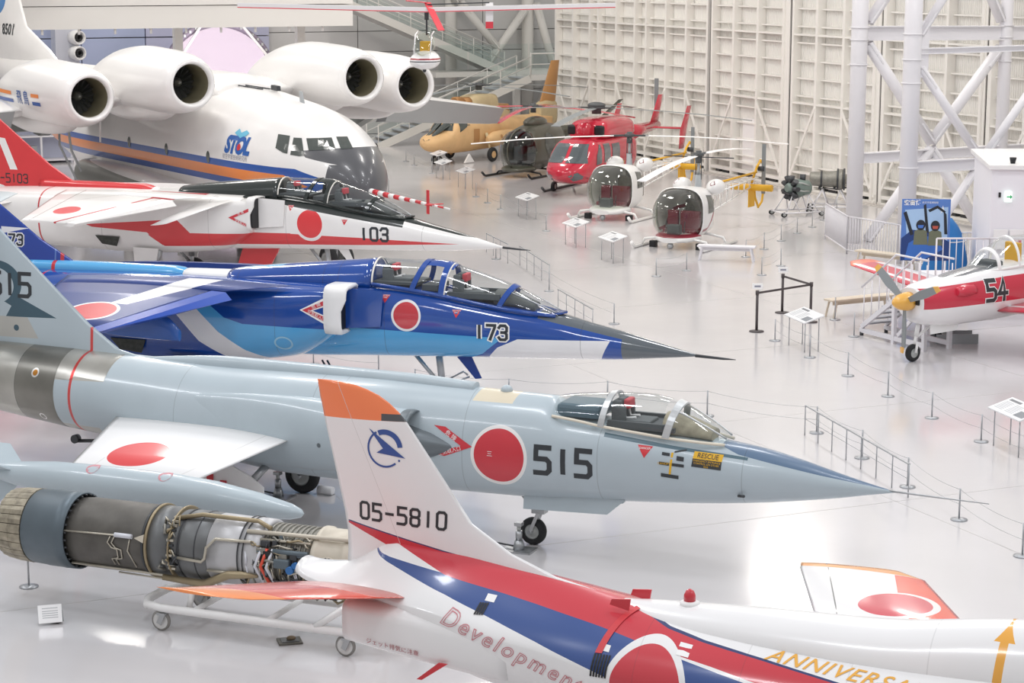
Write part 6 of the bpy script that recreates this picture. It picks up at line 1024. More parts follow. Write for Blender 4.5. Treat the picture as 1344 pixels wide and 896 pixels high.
b = MB(); b.tube([(.42, .73 * math.cos(a), 1.27 + .83 * math.sin(a)) for a in [i * 2 * math.pi / 28 for i in range(29)]], .04, 6); b.build('nose_frame', MATS['heli_olive'], t)
b = MB(); hull(b, [(.4, .7, .44, .68, .58, 3, 3), (1.0, .66, .46, .5, .56, 3, 3), (1.25, .6, .5, .2, .55, 2, 2)], .15, 24); b.build('chin_pan', MATS['heli_olive'], t)
for y in (-.3, .3): s = MB(); s.box((0, y, 1.0), (.14, .4, .8)); s.box((.25, y, .8), (.45, .4, .12)); s.build('seat', MATS['cockpit_dark'], t, bevel=.03)
for sd in (-1, 1): lay(poly_bm(disc_pts(.36, 20, ry=.42)), 'door_window', MATS['cockpit_glass'], t, (-.55, sd * 1.5, 1.5), (sd * -1, 0, 0), (0, 0, 1), bvh=bvh_of(ol), off=.012, grid=.15, reach=2.5)
b = MB(); b.tube([(-2.3, 0, 1.75), (-4.0, 0, 1.85), (-6.0, 0, 2.0)], [.28, .16, .1], 16); b.build('tail_boom', MATS['heli_olive'], t)
b = MB(); foil(b, [((-5.5, 0, 2.0), (-6.2, 0, 2.0), .05, (0, 1, 0)), ((-6.2, .7, 2.9), (-6.6, .7, 2.9), .03, (0, 1, 0))], sub=2); b.build('tail_fin', MATS['heli_olive'], t)
b = MB(); b.ball((-.7, 0, 2.3), .7, .35, .25, 18); b.build('mast_fairing', MATS['heli_olive'], t)
rotor(t, (-.55, 0, 2.95), 4, 4.0, .28, math.radians(11), MATS['heli_red'], .35, .03, .2)
skids(t, (-.7, .5), 1.0, -1.6, 1.3, MATS['black'], .045, .05, .22)
for ch in t.children:
    if not ch.name.startswith('skid'): ch.location.z -= .25
# ---- tan amphibious helicopter
t = heli('tan_helicopter', 'sand coloured boat-hulled helicopter with twin round intakes and tall tail pylon', (-2.0, 86.9, 0), -5.4, -7.2); t.scale = (.8, .8, .8)
b = MB(); hull(b, [(-7.5, 2.1, 1.3, .35, 1.8, 2.5, 2.5), (-4.5, 2.15, .9, .8, 1.6, 3, 3), (-1.5, 2.3, .55, .95, 1.45, 3.2, 2.6), (1.0, 2.35, .5, .95, 1.4, 3.4, 2.4), (1.7, 2.25, .52, .93, 1.35, 3.2, 2.2), (2.15, 1.72, .58, .88, 1.25, 2.8, 2.1), (2.9, 1.55, .68, .7, 1.2, 2.4, 2), (3.3, 1.35, .85, .4, 1.12, 2, 2), (3.42, 1.18, 1.0, .12, 1.09, 2, 2)], .15, 44); tb = b.build('hull', MATS['heli_tan'], t); TV = bvh_of(tb)
for pts in ([(-.75, 1.75), (-.08, 1.75), (-.08, 2.4), (-.55, 2.4)], [(.08, 1.75), (.75, 1.75), (.55, 2.4), (.08, 2.4)]): lay(poly_bm(pts), 'windscreen', MATS['cockpit_glass'], t, (5, 0, 0), (0, 1, 0), (0, 0, 1), bvh=TV, off=.015, grid=.15, reach=7)
for pts in ([(-1.6, 1.65), (-1.0, 1.9), (-.7, 2.35), (-1.5, 2.35)],): 
    lay(poly_bm(pts), 'side_window', MATS['cockpit_glass'], t, (0, 2, 0), (-1, 0, 0), (0, 0, 1), bvh=TV, off=.015, grid=.15, reach=3); lay(poly_bm([(-x, z) for x, z in pts]), 'side_window', MATS['cockpit_glass'], t, (0, -2, 0), (1, 0, 0), (0, 0, 1), bvh=TV, off=.015, grid=.15, reach=3)
b = MB(); hull(b, [(-3.4, 2.6, 2.0, .45, 2.3, 4, 3), (-2.3, 2.8, 2.0, .55, 2.4, 4, 3), (-2.2, 3.45, 2.0, .55, 2.6, 4, 3), (-.5, 3.5, 2.0, .6, 2.6, 4, 3), (.05, 3.4, 2.0, .6, 2.6, 4, 3)], .2, 32); dg_ = b.build('engine_housing', MATS['heli_tan_light'], t)
for y in (-.28, .28): b = MB(); b.lathe((.1, y, 3.1), (1, 0, 0), [(0, .3), (.45, .3), (.5, .26), (.42, .2)], 24); b.build('intake_filter', MATS['heli_brown'], dg_)
for sd in (-1, 1):
    b = MB(); hull(b, [(-3.0, 1.45, .95, .1, 1.2, 2, 2), (-2.0, 1.6, .8, .3, 1.2, 2, 2), (-.9, 1.55, .8, .3, 1.2, 2, 2), (-.3, 1.3, 1.0, .1, 1.15, 2, 2)], .2, 24, y0=sd * 1.25); sp_ = b.build('sponson', MATS['heli_tan'], t)
    for x in (-2.0, -1.6, -1.2): lay(poly_bm(disc_pts(.1, 14)), 'sponson_port', MATS['heli_brown'], sp_, (x, sd * 2, 1.3), (-sd, 0, 0), (0, 0, 1), bvh=bvh_of(sp_), off=.01, grid=0)
    b = MB(); oleo(b, (-.5, sd * 1.05, 1.5), (-.5, sd * 1.35, .45), .08); G_ = b.build('main_gear_leg', MATS['heli_tan_light'], t); wheel('main_wheel', G_, (-.5, sd * 1.45, .38), .38, .22, .5, 'tyre', 'heli_tan')
b = MB(); oleo(b, (2.4, 0, .7), (2.4, 0, .25), .06); G_ = b.build('nose_gear_leg', MATS['steel'], t)
for sd in (-1, 1): wheel('nose_wheel', G_, (2.4, sd * .18, .22), .22, .12)
b = MB(); foil(b, [((-6.3, 0, 1.9), (-8.0, 0, 1.6), .2, (0, 1, 0)), ((-6.7, 0, 2.7), (-8.2, 0, 2.6), .2, (0, 1, 0)), ((-7.8, 0, 5.0), (-8.6, 0, 5.0), .1, (0, 1, 0))], sub=3); tpy = b.build('tail_pylon', MATS['heli_brown'], t); b = MB(); hull(b, [(-8.1, 2.75, 1.5, .25, 2.1, 3, 3), (-7.2, 2.85, 1.4, .36, 2.1, 3, 3), (-6.3, 2.6, 1.4, .4, 2.0, 3, 3)], .2, 24); b.build('pylon_base', MATS['heli_tan_light'], tpy)
for sd in (-1, 1): lay(poly_bm([(-.25, -.35), (.25, -.35), (.25, .35), (-.25, .35)]), 'door_panel', MATS['heli_brown'], t, (.2, sd * 2, 1.4), (-sd, 0, 0), (0, 0, 1), bvh=TV, off=.012, grid=.15, reach=3)
b = MB(); b.box((-2.9, 0, 2.62), (.9, .9, .5)); b.build('exhaust_box', MATS['heli_brown'], t, bevel=.08)
b = MB(); hull(b, [(-.6, 2.42, 2.1, .72, 2.25, 4, 3), (.4, 2.42, 2.1, .72, 2.25, 4, 3), (.6, 2.3, 2.1, .6, 2.2, 4, 3)], .2, 28); b.build('housing_skirt', MATS['heli_brown'], t)
rotor(t, (-1.2, 0, 3.95), 5, 6.6, .36, math.radians(10), MATS['rotor_grey'], .3, .02, .34)
q = MB(); q.prism([(.6, 1.0, .05), (1.4, 1.0, .05), (1.0, 1.0, .5)], (0, .1, 0)); q.build('support_trestle', MATS['white_paint'], t)
# ---- ultralight helicopter hung from the roof
ul = thing('ultralight_helicopter', 'tiny white ultralight helicopter with red stripe hanging above the stairs', 'helicopter', (-2.3, 54.5, 5.55), math.radians(-100)); ul['group'] = None
del ul['group']
b = MB(); hull(b, [(-.75, .35, .12, .06, .24, 2, 2), (-.4, .5, .02, .3, .25, 2, 2), (0, .5, 0, .4, .25, 2, 2), (.3, .42, .03, .36, .23, 2, 2), (.5, .3, .14, .12, .22, 2, 2)], .08, 32); b.build('pod', paint('pod_white', 'f2f1f0', [('a8323a', [('poly', 'xz', [(-1, .27), (1, .27), (1, .31), (-1, .31)])]), ('333333', [('poly', 'xz', [(-1, .21), (1, .21), (1, .235), (-1, .235)])])], .3, .4), ul)
b = MB(); hull(b, [(-.3, .95, .45, .12, .6, 2, 2), (0, 1.0, .45, .28, .6, 2.5, 2), (.25, .85, .42, .28, .55, 2.5, 2), (.42, .5, .38, .1, .44, 2, 2)], .08, 24); b.build('canopy', glass('light_glass', (.85, .88, .85)), ul)
for y in (-.22, .22): MB().tube([(.38, y, .42), (.2, y, .92), (-.1, y, 1.0)], .018, 6).build('canopy_frame', MATS['white_paint'], ul)
s = MB(); s.box((-.05, 0, .55), (.1, .3, .4)); s.build('seat', MATS['guard_yellow'], ul, bevel=.03); MB().cyl((-.2, 0, .9), (-.2, 0, 1.55), .025, n=8).build('mast', MATS['dark_metal'], ul)
MB().tube([(-.3, .0, 1.6), (-.3, 0, 12)], .008, 5).build('hanging_wire', MATS['steel'], ul); MB().ball((.1, 0, -.02), .05, n=10).build('nose_roller', MATS['dark_metal'], ul)
mat('blade_red', 'e0434f', .4); H_ = MB().cyl((-.2, 0, 1.3), (-.2, 0, 1.62), .06, n=12).build('rotor_hub', MATS['dark_metal'], ul)
wd_ = lambda dx, dy, dz=0: Vector((dx * math.cos(math.radians(100)) - dy * math.sin(math.radians(100)), dx * math.sin(math.radians(100)) + dy * math.cos(math.radians(100)), dz))
for dx, m in ((-1, 'rotor_white'), (1, 'rotor_white')):
    a = Vector((-.2, 0, 1.56)); e_ = a + wd_(dx * 5.0, 0, .12); bb = MB(); bb.bar(a, e_, .2, .13); B_ = bb.build('rotor_blade', MATS[m], H_); bb = MB(); bb.bar(a + Vector((0, 0, -.05)), e_ + Vector((0, 0, -.05)), .206, .022); bb.build('blade_edge', MATS['blade_red'], B_)
for a, e_, m in (((-.3, 0, 1.75), wd_(.45, -.6, 1.05), 'blade_red'), ((-.2, 0, 1.75), wd_(-.5, .3, 1.8), 'blade_red')): bb = MB(); bb.bar(a, e_, .18, .02); bb.build('lower_blade', MATS[m], H_)
c_ = wd_(1.7, .3, 1.75); bb = MB(); bb.bar(c_, c_ + Vector((0, 0, -.55)), .2, .03, up=wd_(0, 1)); B_ = bb.build('folded_blade', MATS['rotor_white'], H_); bb = MB(); bb.bar(c_ + Vector((0, 0, -.5)), c_ + Vector((0, 0, -.68)), .2, .032, up=wd_(0, 1)); bb.build('blade_tip', MATS['blade_red'], B_); bb = MB(); bb.bar(Vector((-.2, 0, 1.7)), c_, .03, .03); bb.build('control_beam', MATS['dark_metal'], H_)
# ================================================================== propeller trainer at the right
T3 = thing('propeller_trainer', 'red and white propeller trainer numbered 54 with yellow spinner', 'aeroplane', (8.45, 42.55, 0), math.radians(213))
def t3(px): return px
W3, R3 = 'f1eff0', 'cc3348'
sk3 = paint('t3_skin', W3, [(R3, [('poly', 'xz', [(0, 1.18), (0, 1.6), (-2.2, 1.72), (-8, 1.85), (-8, 1.25), (-2.2, 1.2)])]), ('6a6d72', [('poly', 'xz', [(.2, 1.58), (-1.0, 1.74), (-2.0, 1.84), (-2.3, 1.86), (-2.3, 2.2), (.2, 2.0)])]), (W3, [('poly', 'xz', [(.2, 1.555), (-1.0, 1.71), (-2.2, 1.82), (-2.2, 1.86), (-1.0, 1.745), (.2, 1.59)])])], .25, .45)
b = MB(); hull(b, [(-8, 1.9, 1.4, .12, 1.6, 2, 2), (-5.5, 2.0, 1.05, .45, 1.5, 2, 2.4), (-3.5, 1.98, .8, .58, 1.4, 2.2, 2.6), (-2.0, 1.92, .72, .6, 1.35, 2.4, 2.6), (-.8, 1.76, .72, .55, 1.3, 2.4, 2.6), (-.15, 1.66, .82, .46, 1.3, 2.4, 2.6), (.05, 1.6, .95, .36, 1.3, 2.2, 2.4)], .12, 44); t3f = b.build('fuselage', sk3, T3); T3V = bvh_of(t3f)
for sd in (-1, 1): b = MB(); b.box((.03, sd * .2, 1.36), (.08, .24, .22)); b.build('cowl_inlet', MATS['black'], T3, bevel=.06)
MB().lathe((.05, 0, 1.32), (1, 0, 0), [(0, .2), (.1, .2), (.3, .16), (.42, .09), (.5, .01)], 28).build('spinner', mat('spinner_yellow', 'e9b04f', .35, coat=.4), T3)
for a in (158, 37, 270):
    d = Vector((0, -math.cos(math.radians(a)), math.sin(math.radians(a)))); s_ = Vector((1, 0, 0)).cross(d); c = Vector((.2, 0, 1.32)); b = MB(); tw_ = (Vector((1, 0, 0)) * .4 + s_).normalized()
    b.add([c + d * .15 - tw_ * .05, c + d * .15 + tw_ * .05, c + d * .6 + tw_ * .11, c + d * .6 - tw_ * .09, c + d * .98 + tw_ * .09, c + d * .98 - tw_ * .07], [(0, 1, 2, 3), (3, 2, 4, 5)]); o = b.build('propeller_blade', MATS['rotor_grey'], T3); sl = o.modifiers.new('thick', 'SOLIDIFY'); sl.thickness = .03
    b = MB(); b.add([c + d * .98 + tw_ * .09, c + d * .98 - tw_ * .07, c + d * 1.1 - tw_ * .05, c + d * 1.1 + tw_ * .06], [(0, 1, 2, 3)]); o = b.build('blade_tip', MATS['spinner_yellow'], T3); sl = o.modifiers.new('thick', 'SOLIDIFY'); sl.thickness = .03
b = MB(); hull(b, [(-1.35, 1.62, 1.4, .1, 1.5, 2, 2), (-1.0, 1.64, 1.38, .14, 1.5, 2, 2), (-.8, 1.58, 1.42, .1, 1.5, 2, 2)], .1, 16, y0=.5); b.build('side_scoop', mat('t3_red', R3, .25, coat=.45), T3)
lay(block_bm('54', .42, .2, .78), 'fuselage_number', MATS['number_black'], T3, (-1.93, .9, 1.46), (-1, 0, 0), (0, 0, 1), bvh=T3V, off=.012); lay(block_bm('54', .42, .3, .78), 'number_outline', MATS['white'], T3, (-1.93, .9, 1.46), (-1, 0, 0), (0, 0, 1), bvh=T3V, off=.006)
C3 = Canopy([(-4.6, 1.95, 2.2, .38, 2), (-3.6, 1.92, 2.5, .42, 2), (-2.9, 1.9, 2.5, .42, 2), (-2.3, 1.86, 2.3, .38, 2), (-1.75, 1.83, 1.9, .25, 2)]); C3.pane(-4.5, -1.8, T3); C3.bow(-2.2, .07, T3, MATS['white_paint'], -.0, .03); C3.bow(-2.75, .05, T3, MATS['white_paint'], 0, .03); C3.sill(-4.5, -1.8, T3, MATS['white_paint'], .03)
s = MB(); s.box((-3.0, 0, 2.1), (.12, .4, .5)); s.build('seat', MATS['guard_yellow'], T3, bevel=.02); s = MB(); s.box((-2.3, 0, 1.95), (.3, .5, .12)); s.build('instrument_coaming', MATS['cockpit_dark'], T3, bevel=.03)
for sd in (-1, 1):
    wm = paint('t3_wing', R3, [(W3, [('poly', 'xy', [(-2.3, sd * .4), (-2.4, sd * .4), (-2.4, sd * 6), (-2.28, sd * 6)]), ('poly', 'xy', [(-2.9, sd * .4), (-4.1, sd * .4), (-4.1, sd * 6), (-2.85, sd * 6)])]), ('f5704f', [('poly', 'xy', [(0, sd * 4.2), (-4, sd * 4.2), (-4, sd * 6), (0, sd * 6)])])], .3, .4)
    b = MB(); up = (0, -sd * .1, 1); foil(b, [((-2.0, sd * .4, .98), (-3.9, sd * .4, .95), .13, up), ((-2.2, sd * 4.3, 1.36), (-3.3, sd * 4.3, 1.34), .07, up), ((-2.45, sd * 4.6, 1.4), (-3.2, sd * 4.6, 1.39), .03, up)], sub=4); b.build('wing', wm, T3)
    g = MB(); oleo(g, (-2.4, sd * 1.3, 1.0), (-2.4, sd * 1.3, .3), .05); G_ = g.build('main_gear_leg', MATS['white_paint'], T3); wheel('main_wheel', G_, (-2.4, sd * 1.42, .24), .24, .14)
g = MB(); oleo(g, (-.25, 0, .85), (-.12, 0, .3), .05); g.tube([(-.75, 0, .8), (-.15, 0, .5)], .03, 8); g.tube([(-.15, .08, .42), (-.1, .09, .2)], .03, 8); G_ = g.build('nose_gear_leg', MATS['white_paint'], T3); wheel('nose_wheel', G_, (-.1, 0, .19), .19, .12)
b = MB(); b.prism([(-.35, .22, .8), (-1.2, .22, .8), (-1.1, .24, .62), (-.35, .24, .6)], (0, .02, 0)); b.build('nose_gear_door', MATS['white_paint'], T3)
b = MB(); foil(b, [((-6.6, 0, 1.85), (-8.0, 0, 1.85), .08, (0, 1, 0)), ((-7.6, 0, 3.0), (-8.4, 0, 3.0), .05, (0, 1, 0))], sub=2); b.build('tail_fin', MATS['t3_red'], T3)
wb = thing('wheel_tray', 'grey metal tray under the main wheel of the propeller trainer', 'tray', (9.9, 44.85, 0), math.radians(4)); q = MB(); q.box((0, 0, .02), (.95, .5, .04)); q.build('pan', MATS['grey_paint'], wb)
for y in (-.24, .24): q = MB(); q.box((0, y, .12), (.95, .03, .2)); q.build('side_plate', MATS['grey_paint'], wb)
# ================================================================== boarding steps and platform railings
BS = thing('boarding_steps', 'white steel boarding steps with railings beside the propeller trainer', 'steps', (7.95, 45.75, 0), math.radians(-62))
mat('frame_white', 'e4e2e6', .45)
for y in (-.0, .7):
    MB().bar((0, y, .12), (2.3, y, .12), .07, .1).build('base_rail', MATS['frame_white'], BS); MB().bar((.05, y, .2), (1.15, y, .95), .07, .1).build('stringer', MATS['frame_white'], BS); MB().bar((1.2, y, .0), (1.2, y, 1.05), .09, .09).build('post', MATS['frame_white'], BS); MB().bar((2.25, y, .0), (2.25, y, 1.05), .09, .09).build('post', MATS['frame_white'], BS); MB().bar((1.2, y, .98), (2.3, y, .98), .07, .1).build('deck_rail', MATS['frame_white'], BS); MB().bar((1.35, y, .2), (2.1, y, .9), .06, .08).build('brace', MATS['frame_white'], BS)
    MB().tube([(0, y, 1.1), (1.2, y, 2.0), (2.3, y, 2.0)], .025, 8).build('handrail', MATS['frame_white'], BS)
    for k in range(9): x = .1 + k * .27; z0 = .2 + min(x, 1.2) * .66; MB().cyl((x, y, z0), (x, y, (1.05 + min(x, 1.2) * .71)), .014, n=6).build('baluster', MATS['frame_white'], BS)
for k in range(5): MB().box((.18 + k * .22, .35, .3 + k * .155), (.24, .66, .035)).build('tread', MATS['tread'], BS)
MB().box((1.75, .35, 1.0), (1.1, .7, .04)).build('deck', MATS['tread'], BS)
for x, y in ((.05, 0), (.05, .7), (1.2, 0), (1.2, .7), (2.25, 0), (2.25, .7)): MB().cyl((x, y, 0), (x, y, .08), .045, n=10).build('levelling_foot', MATS['dark_metal'], BS)
def railing(label, pts, h, gap=.13, grp=None, r=.022, nm='railing', z=0.0, m='frame_white'):
    t = thing(nm, label, 'railing', (0, 0, 0), 0, grp)
    for i in range(len(pts) - 1):
        a, b_ = Vector(pts[i] + (z,)), Vector(pts[i + 1] + (z,)); L_ = (b_ - a).length; up = Vector((0, 0, 1))
        for zz in (h, .12): MB().tube([a + up * zz, b_ + up * zz], r, 8).build('rail', MATS[m], t)
        n = max(2, int(L_ / gap))
        for k in range(n + 1): p = a.lerp(b_, k / n); big = k in (0, n); MB().cyl(p + up * (0 if big else .12), p + up * h, r if big else .012, n=6).build('post' if big else 'baluster', MATS[m], t)
    return t
railing('white platform railing behind the propeller of the red and white trainer', [(9.95, 47.35), (11.2, 47.35), (12.7, 47.35)], 1.0, .14, z=1.0)
pf = thing('viewing_platform', 'low white viewing platform behind the red and white propeller trainer', 'platform', (0, 0, 0)); q = MB(); q.prism([(9.9, 47.3, .94), (12.8, 47.3, .94), (12.8, 49.0, .94), (9.9, 49.0, .94)], (0, 0, .06)); q.build('deck', MATS['frame_white'], pf)
for x, y in ((10.0, 47.45), (12.6, 47.45), (12.6, 48.85), (10.0, 48.85)): MB().cyl((x, y, 0), (x, y, .94), .05, n=10).build('leg', MATS['frame_white'], pf)
railing('white barred fence around the foot of the steel tower', [(9.6, 62.0), (9.75, 58.8), (10.9, 56.8)], 1.1, .12); railing('white barred fence beside the blue poster panel', [(11.0, 56.6), (11.9, 55.2), (13.2, 55.2)], 1.1, .12)
# ================================================================== white room, poster, tarpaulin
rm = thing('white_room', 'plain white box room with a green exit light behind the trainer', 'room', (0, 0, 0)); q = MB(); q.prism([(11.95, 50.6, 0), (18, 50.0, 0), (18, 55, 0), (12.5, 55, 0)], (0, 0, 3.3)); q.build('walls', mat('room_white', 'efedf2', .5), rm); q = MB(); q.prism([(11.85, 50.5, 3.3), (18.1, 49.9, 3.3), (18.1, 55.1, 3.3), (12.4, 55.1, 3.3)], (0, 0, .1)); q.build('roof_cap', MATS['white_paint'], rm)
ex = MB(); ex.box((12.35, 50.5, 2.62), (.17, .06, .26), math.radians(-5)); X_ = ex.build('exit_light', mat('exit_face', 'e6f7ee', .4, emit=.6), rm)
q = MB(); q.box((12.35, 50.465, 2.62), (.09, .01, .03), math.radians(-5)); q.build('exit_arrow', mat('exit_green', '2fb56b', .4), X_); q = MB(); q.prism([(12.39, 50.462, 2.56), (12.44, 50.458, 2.62), (12.39, 50.462, 2.68)], (0, -.008, 0)); q.build('exit_arrow', MATS['exit_green'], X_)
q = MB(); q.box((12.15, 50.56, 2.66), (.05, .05, .12)); q.build('wall_sensor', MATS['black'], rm); q = MB(); q.cyl((12.55, 51.0, 3.4), (12.55, 51.0, 3.55), .06, .09, 12); q.build('roof_speaker', MATS['black'], rm)
for x in (12.2, 12.6): q = MB(); q.box((x, 50.5, 1.55), (.35, .03, .5), math.radians(-5)); q.build('wall_panel', MATS['white_paint'], rm, bevel=.01)
q = MB(); q.box((12.55, 50.46, 1.5), (.07, .05, .07)); q.build('alarm_button', MATS['red'], rm); q = MB(); q.box((12.68, 50.45, 1.5), (.07, .05, .07)); q.build('alarm_lamp', MATS['hinomaru_red'], rm)
po = thing('poster_panel', 'blue poster panel showing two pilots in an open cockpit', 'poster', (10.85, 53.1, 0), math.radians(-3)); PX = Vector((0, 0, 0))
q = MB(); q.box((0, 0, 1.45), (1.26, .05, 1.62)); q.build('board', mat('poster_blue', '5b83c8', .4), po)
for x in (-.55, .55): MB().bar((x, .06, 0), (x, .06, 1.5), .05, .05).build('leg', MATS['frame_white'], po); MB().bar((x, -.25, .02), (x, .35, .02), .05, .04).build('foot', MATS['frame_white'], po)
def pd(pts, m, off, nm='print'): return lay(poly_bm([(x / 63 * 1.26 - .63, 1.62 / 2 - y / 81 * 1.62) for x, y in pts]), nm, m, po, (0, -.026, 1.45), (1, 0, 0), (0, 0, 1), off=off)
skyb = mat('poster_sky', 'a9c8ea', .4); navy = mat('poster_navy', '23407c', .4); pblk = mat('poster_black', '252a33', .4); skin = mat('poster_khaki', '70745f', .5)
pd([(4, 14), (60, 10), (60, 60), (8, 60)], skyb, .002); pd([(0, 52), (14, 40), (40, 44), (63, 56), (63, 81), (0, 81)], navy, .004); pd([(10, 58), (25, 48), (45, 50), (55, 66), (30, 80), (5, 80)], mat('poster_hull', '3c6fc0', .4), .005)
pd([(2, 18), (6, 16), (16, 46), (12, 48)], pblk, .007, 'print_canopy_frame'); pd([(28, 8), (31, 6), (36, 44), (32, 44)], pblk, .007, 'print_canopy_frame'); pd([(54, 14), (58, 20), (60, 46), (56, 46)], pblk, .007, 'print_canopy_frame'); pd([(34, 14), (46, 8), (57, 16), (55, 18), (46, 12), (36, 17)], pblk, .007, 'print_canopy_frame')
for cx, cy, col in ((25, 34, '4a78c8'), (44, 35, 'c25a4a')):
    pd([(cx - 9, cy + 26), (cx - 8, cy + 8), (cx, cy + 4), (cx + 8, cy + 8), (cx + 10, cy + 26)], skin, .008, 'print_figure'); pd([(cx + 6 * math.cos(a), cy + 7 * math.sin(a)) for a in [2 * math.pi * i / 16 for i in range(16)]], pblk, .009, 'print_helmet'); pd([(cx - 4, cy), (cx + 4, cy), (cx + 3, cy + 4), (cx - 3, cy + 4)], mat('visor_' + col, col, .3), .010, 'print_visor')
lay(text_bm('空宙博', .15, 0, .004), 'poster_lettering', MATS['white'], po, (-.36, -.03, 2.16), (1, 0, 0), (0, 0, 1), off=.006); lay(text_bm('航空宇宙博物館', .06), 'poster_lettering', MATS['white'], po, (.1, -.03, 2.17), (1, 0, 0), (0, 0, 1), off=.006)
pd([(50, 19), (53, 8), (56, 19), (54.5, 17), (53.6, 17), (53, 12), (52.4, 17), (51.5, 17)], MATS['white'], .006, 'print_emblem')
tp_ = thing('tarpaulin_bundle', 'blue tarpaulin bundle heaped beside the poster panel', 'tarpaulin', (11.66, 54.4, 0), .3); b = MB(); R = []
rr = random.Random(3)
for i in range(9):
    z = i / 8 * 1.6; k = (1 - (i / 8) ** 3 * .75) * .62; R.append([(k * math.cos(a) * rr.uniform(.9, 1.12), k * .8 * math.sin(a) * rr.uniform(.9, 1.12), z) for a in [2 * math.pi * j / 18 for j in range(18)]])
b.rings(R); b.build('sheet', mat('tarp_blue', '2b7fc4', .45), tp_); MB().tube([(.57 * math.cos(a), .46 * math.sin(a), 1.0) for a in [2 * math.pi * j / 20 for j in range(21)]], .015, 5).build('cord', MATS['white'], tp_)
# ================================================================== benches
mat('bench_wood', 'd8cbb8', .5)
def bench(label, a, b_, h=.42, m='bench_wood', wd=.36):
    a, b_ = Vector(a + (0,)), Vector(b_ + (0,)); c = (a + b_) / 2; L_ = (b_ - a).length; t = thing('bench', label, 'bench', c, math.atan2((b_ - a).y, (b_ - a).x)); MB().box((0, 0, h), (L_, wd, .05)).build('seat', MATS[m], t, bevel=.01); MB().box((0, 0, h - .08), (L_ * .85, .04, .1)).build('apron', MATS[m], t)
    for x in (-1, 1):
        for y in (-1, 1): MB().bar((x * L_ * .42, y * wd * .4, h), (x * L_ * .47, y * wd * .46, 0), .04, .04).build('leg', MATS[m], t)
bench('pale wooden bench in front of the white boarding steps', (7.55, 48.0), (9.25, 48.9)); bench('pale wooden bench by the fence at the steel tower', (9.7, 56.6), (11.0, 55.3)); bench('white bench in front of the striped bubble helicopter', (5.3, 57.6), (6.9, 57.2), .42, 'frame_white')
# ================================================================== barriers
mat('post_steel', 'aeb0b3', .35, .5)
ORD = ['first', 'second', 'third', 'fourth', 'fifth', 'sixth', 'seventh', 'eighth', 'ninth', 'tenth']
def stanchions(pts, label, grp, h=.5, link=True):
    ob = []
    for i_, p in enumerate(pts):
        t = thing('barrier_post', label.replace('thin steel', ORD[i_] + ' thin steel', 1) if len(pts) > 1 else label, 'barrier post', (p[0], p[1], 0), 0, grp); MB().lathe((0, 0, 0), (0, 0, 1), [(0, .13), (.015, .13), (.03, .05)], 20).build('base', MATS['post_steel'], t); MB().cyl((0, 0, .02), (0, 0, h), .014, n=8).build('post', MATS['post_steel'], t); ob.append((t, p))
    if link:
        for (t, p), (_, q) in zip(ob, ob[1:]):
            d = Vector((q[0] - p[0], q[1] - p[1], 0))
            for z, sag in ((h - .02, .06), (h * .5, .05)): MB().tube([d * f + Vector((0, 0, z - sag * 4 * f * (1 - f))) for f in [i / 8 for i in range(9)]], .004, 4).build('cable', MATS['post_steel'], t)
stanchions([(5.91, 45.02), (6.41, 43.05), (6.91, 41.08), (7.37, 39.07), (7.84, 37.14), (8.33, 35.24), (8.84, 33.39)], 'thin steel barrier post from the belt barrier, before the propeller trainer', 'barrier row before the propeller trainer')
stanchions([(-1.91, 39.94 - .6), (-.06, 39.0 - .6), (1.83, 38.17), (3.66, 37.3), (5.51, 35.92), (6.01, 34.03), (6.42, 32.07), (6.83, 30.1), (7.32, 28.16)], 'thin steel barrier post round the 515 jet, counted from behind its fuselage', 'barrier row around the 515 jet')
stanchions([(-2.75, 41.2), (-4.2, 42.3)], 'thin steel barrier post under the blue 173 jet, counted from its nose', 'barrier posts by the blue jet')
stanchions([(3.9, 54.5), (4.81, 55.55)], 'thin steel barrier post from the striped bubble helicopter information board', 'barrier posts by the bubble helicopter')
stanchions([(6.74, 58.19), (7.46, 59.77), (8.2, 61.6), (8.93, 63.36), (9.62, 64.85), (10.25, 66.6), (10.93, 68.24)], 'thin steel barrier post from the white bench, towards the engines', 'barrier row to the engines'); stanchions([(6.78, 54.72), (7.52, 56.4)], 'thin steel barrier post near the white bench, counted from the belt barrier', 'barrier pair near the bench')
stanchions([(-4.96, 76.44), (-4.54, 74.65)], 'thin steel barrier post by the transport nose, counted from the stairs', 'barrier posts by the transport nose'); stanchions([(-4.5, 86.49), (-4.07, 84.85), (-3.2, 81.6)], 'thin steel barrier post by the sand coloured helicopter, counted from the stairs', 'barrier posts by the sand helicopter'); stanchions([(-1.3, 73.42), (-.86, 71.53), (-.39, 69.63), (1.08, 63.91)], 'thin steel barrier post from the olive helicopter, before the red one', 'barrier posts by the red helicopter')
stanchions([(-.46, 57.73), (.96, 51.99), (2.4, 47.17)], 'thin steel barrier post from the 103 jet nose, towards the 173 jet nose', 'barrier posts between the trainers')
stanchions([(7.68, 47.72), (7.77, 45.53)], 'thin steel barrier post at the boarding steps, counted from the wooden bench', 'barrier posts at the steps', .55, False); stanchions([(-6.59, 26.71)], 'single steel barrier post behind the petal nozzle of the engine', 'barrier post by the engine')
def guard(label, a, b_, n, h=.55):
    a, b_ = Vector(a + (0,)), Vector(b_ + (0,)); t = thing('guard_rail', label, 'guard rail', a, 0); d = b_ - a; up = Vector((0, 0, 1)); MB().bar(up * h, d + up * h, .035, .02).build('top_rail', MATS['post_steel'], t)
    for k in range(n): MB().cyl(d * (k / (n - 1)), d * (k / (n - 1)) + up * h, .011, n=6).build('upright', MATS['post_steel'], t)
    MB().tube([up * h * .55, d + up * h * .55], .005, 5).build('wire', MATS['post_steel'], t)
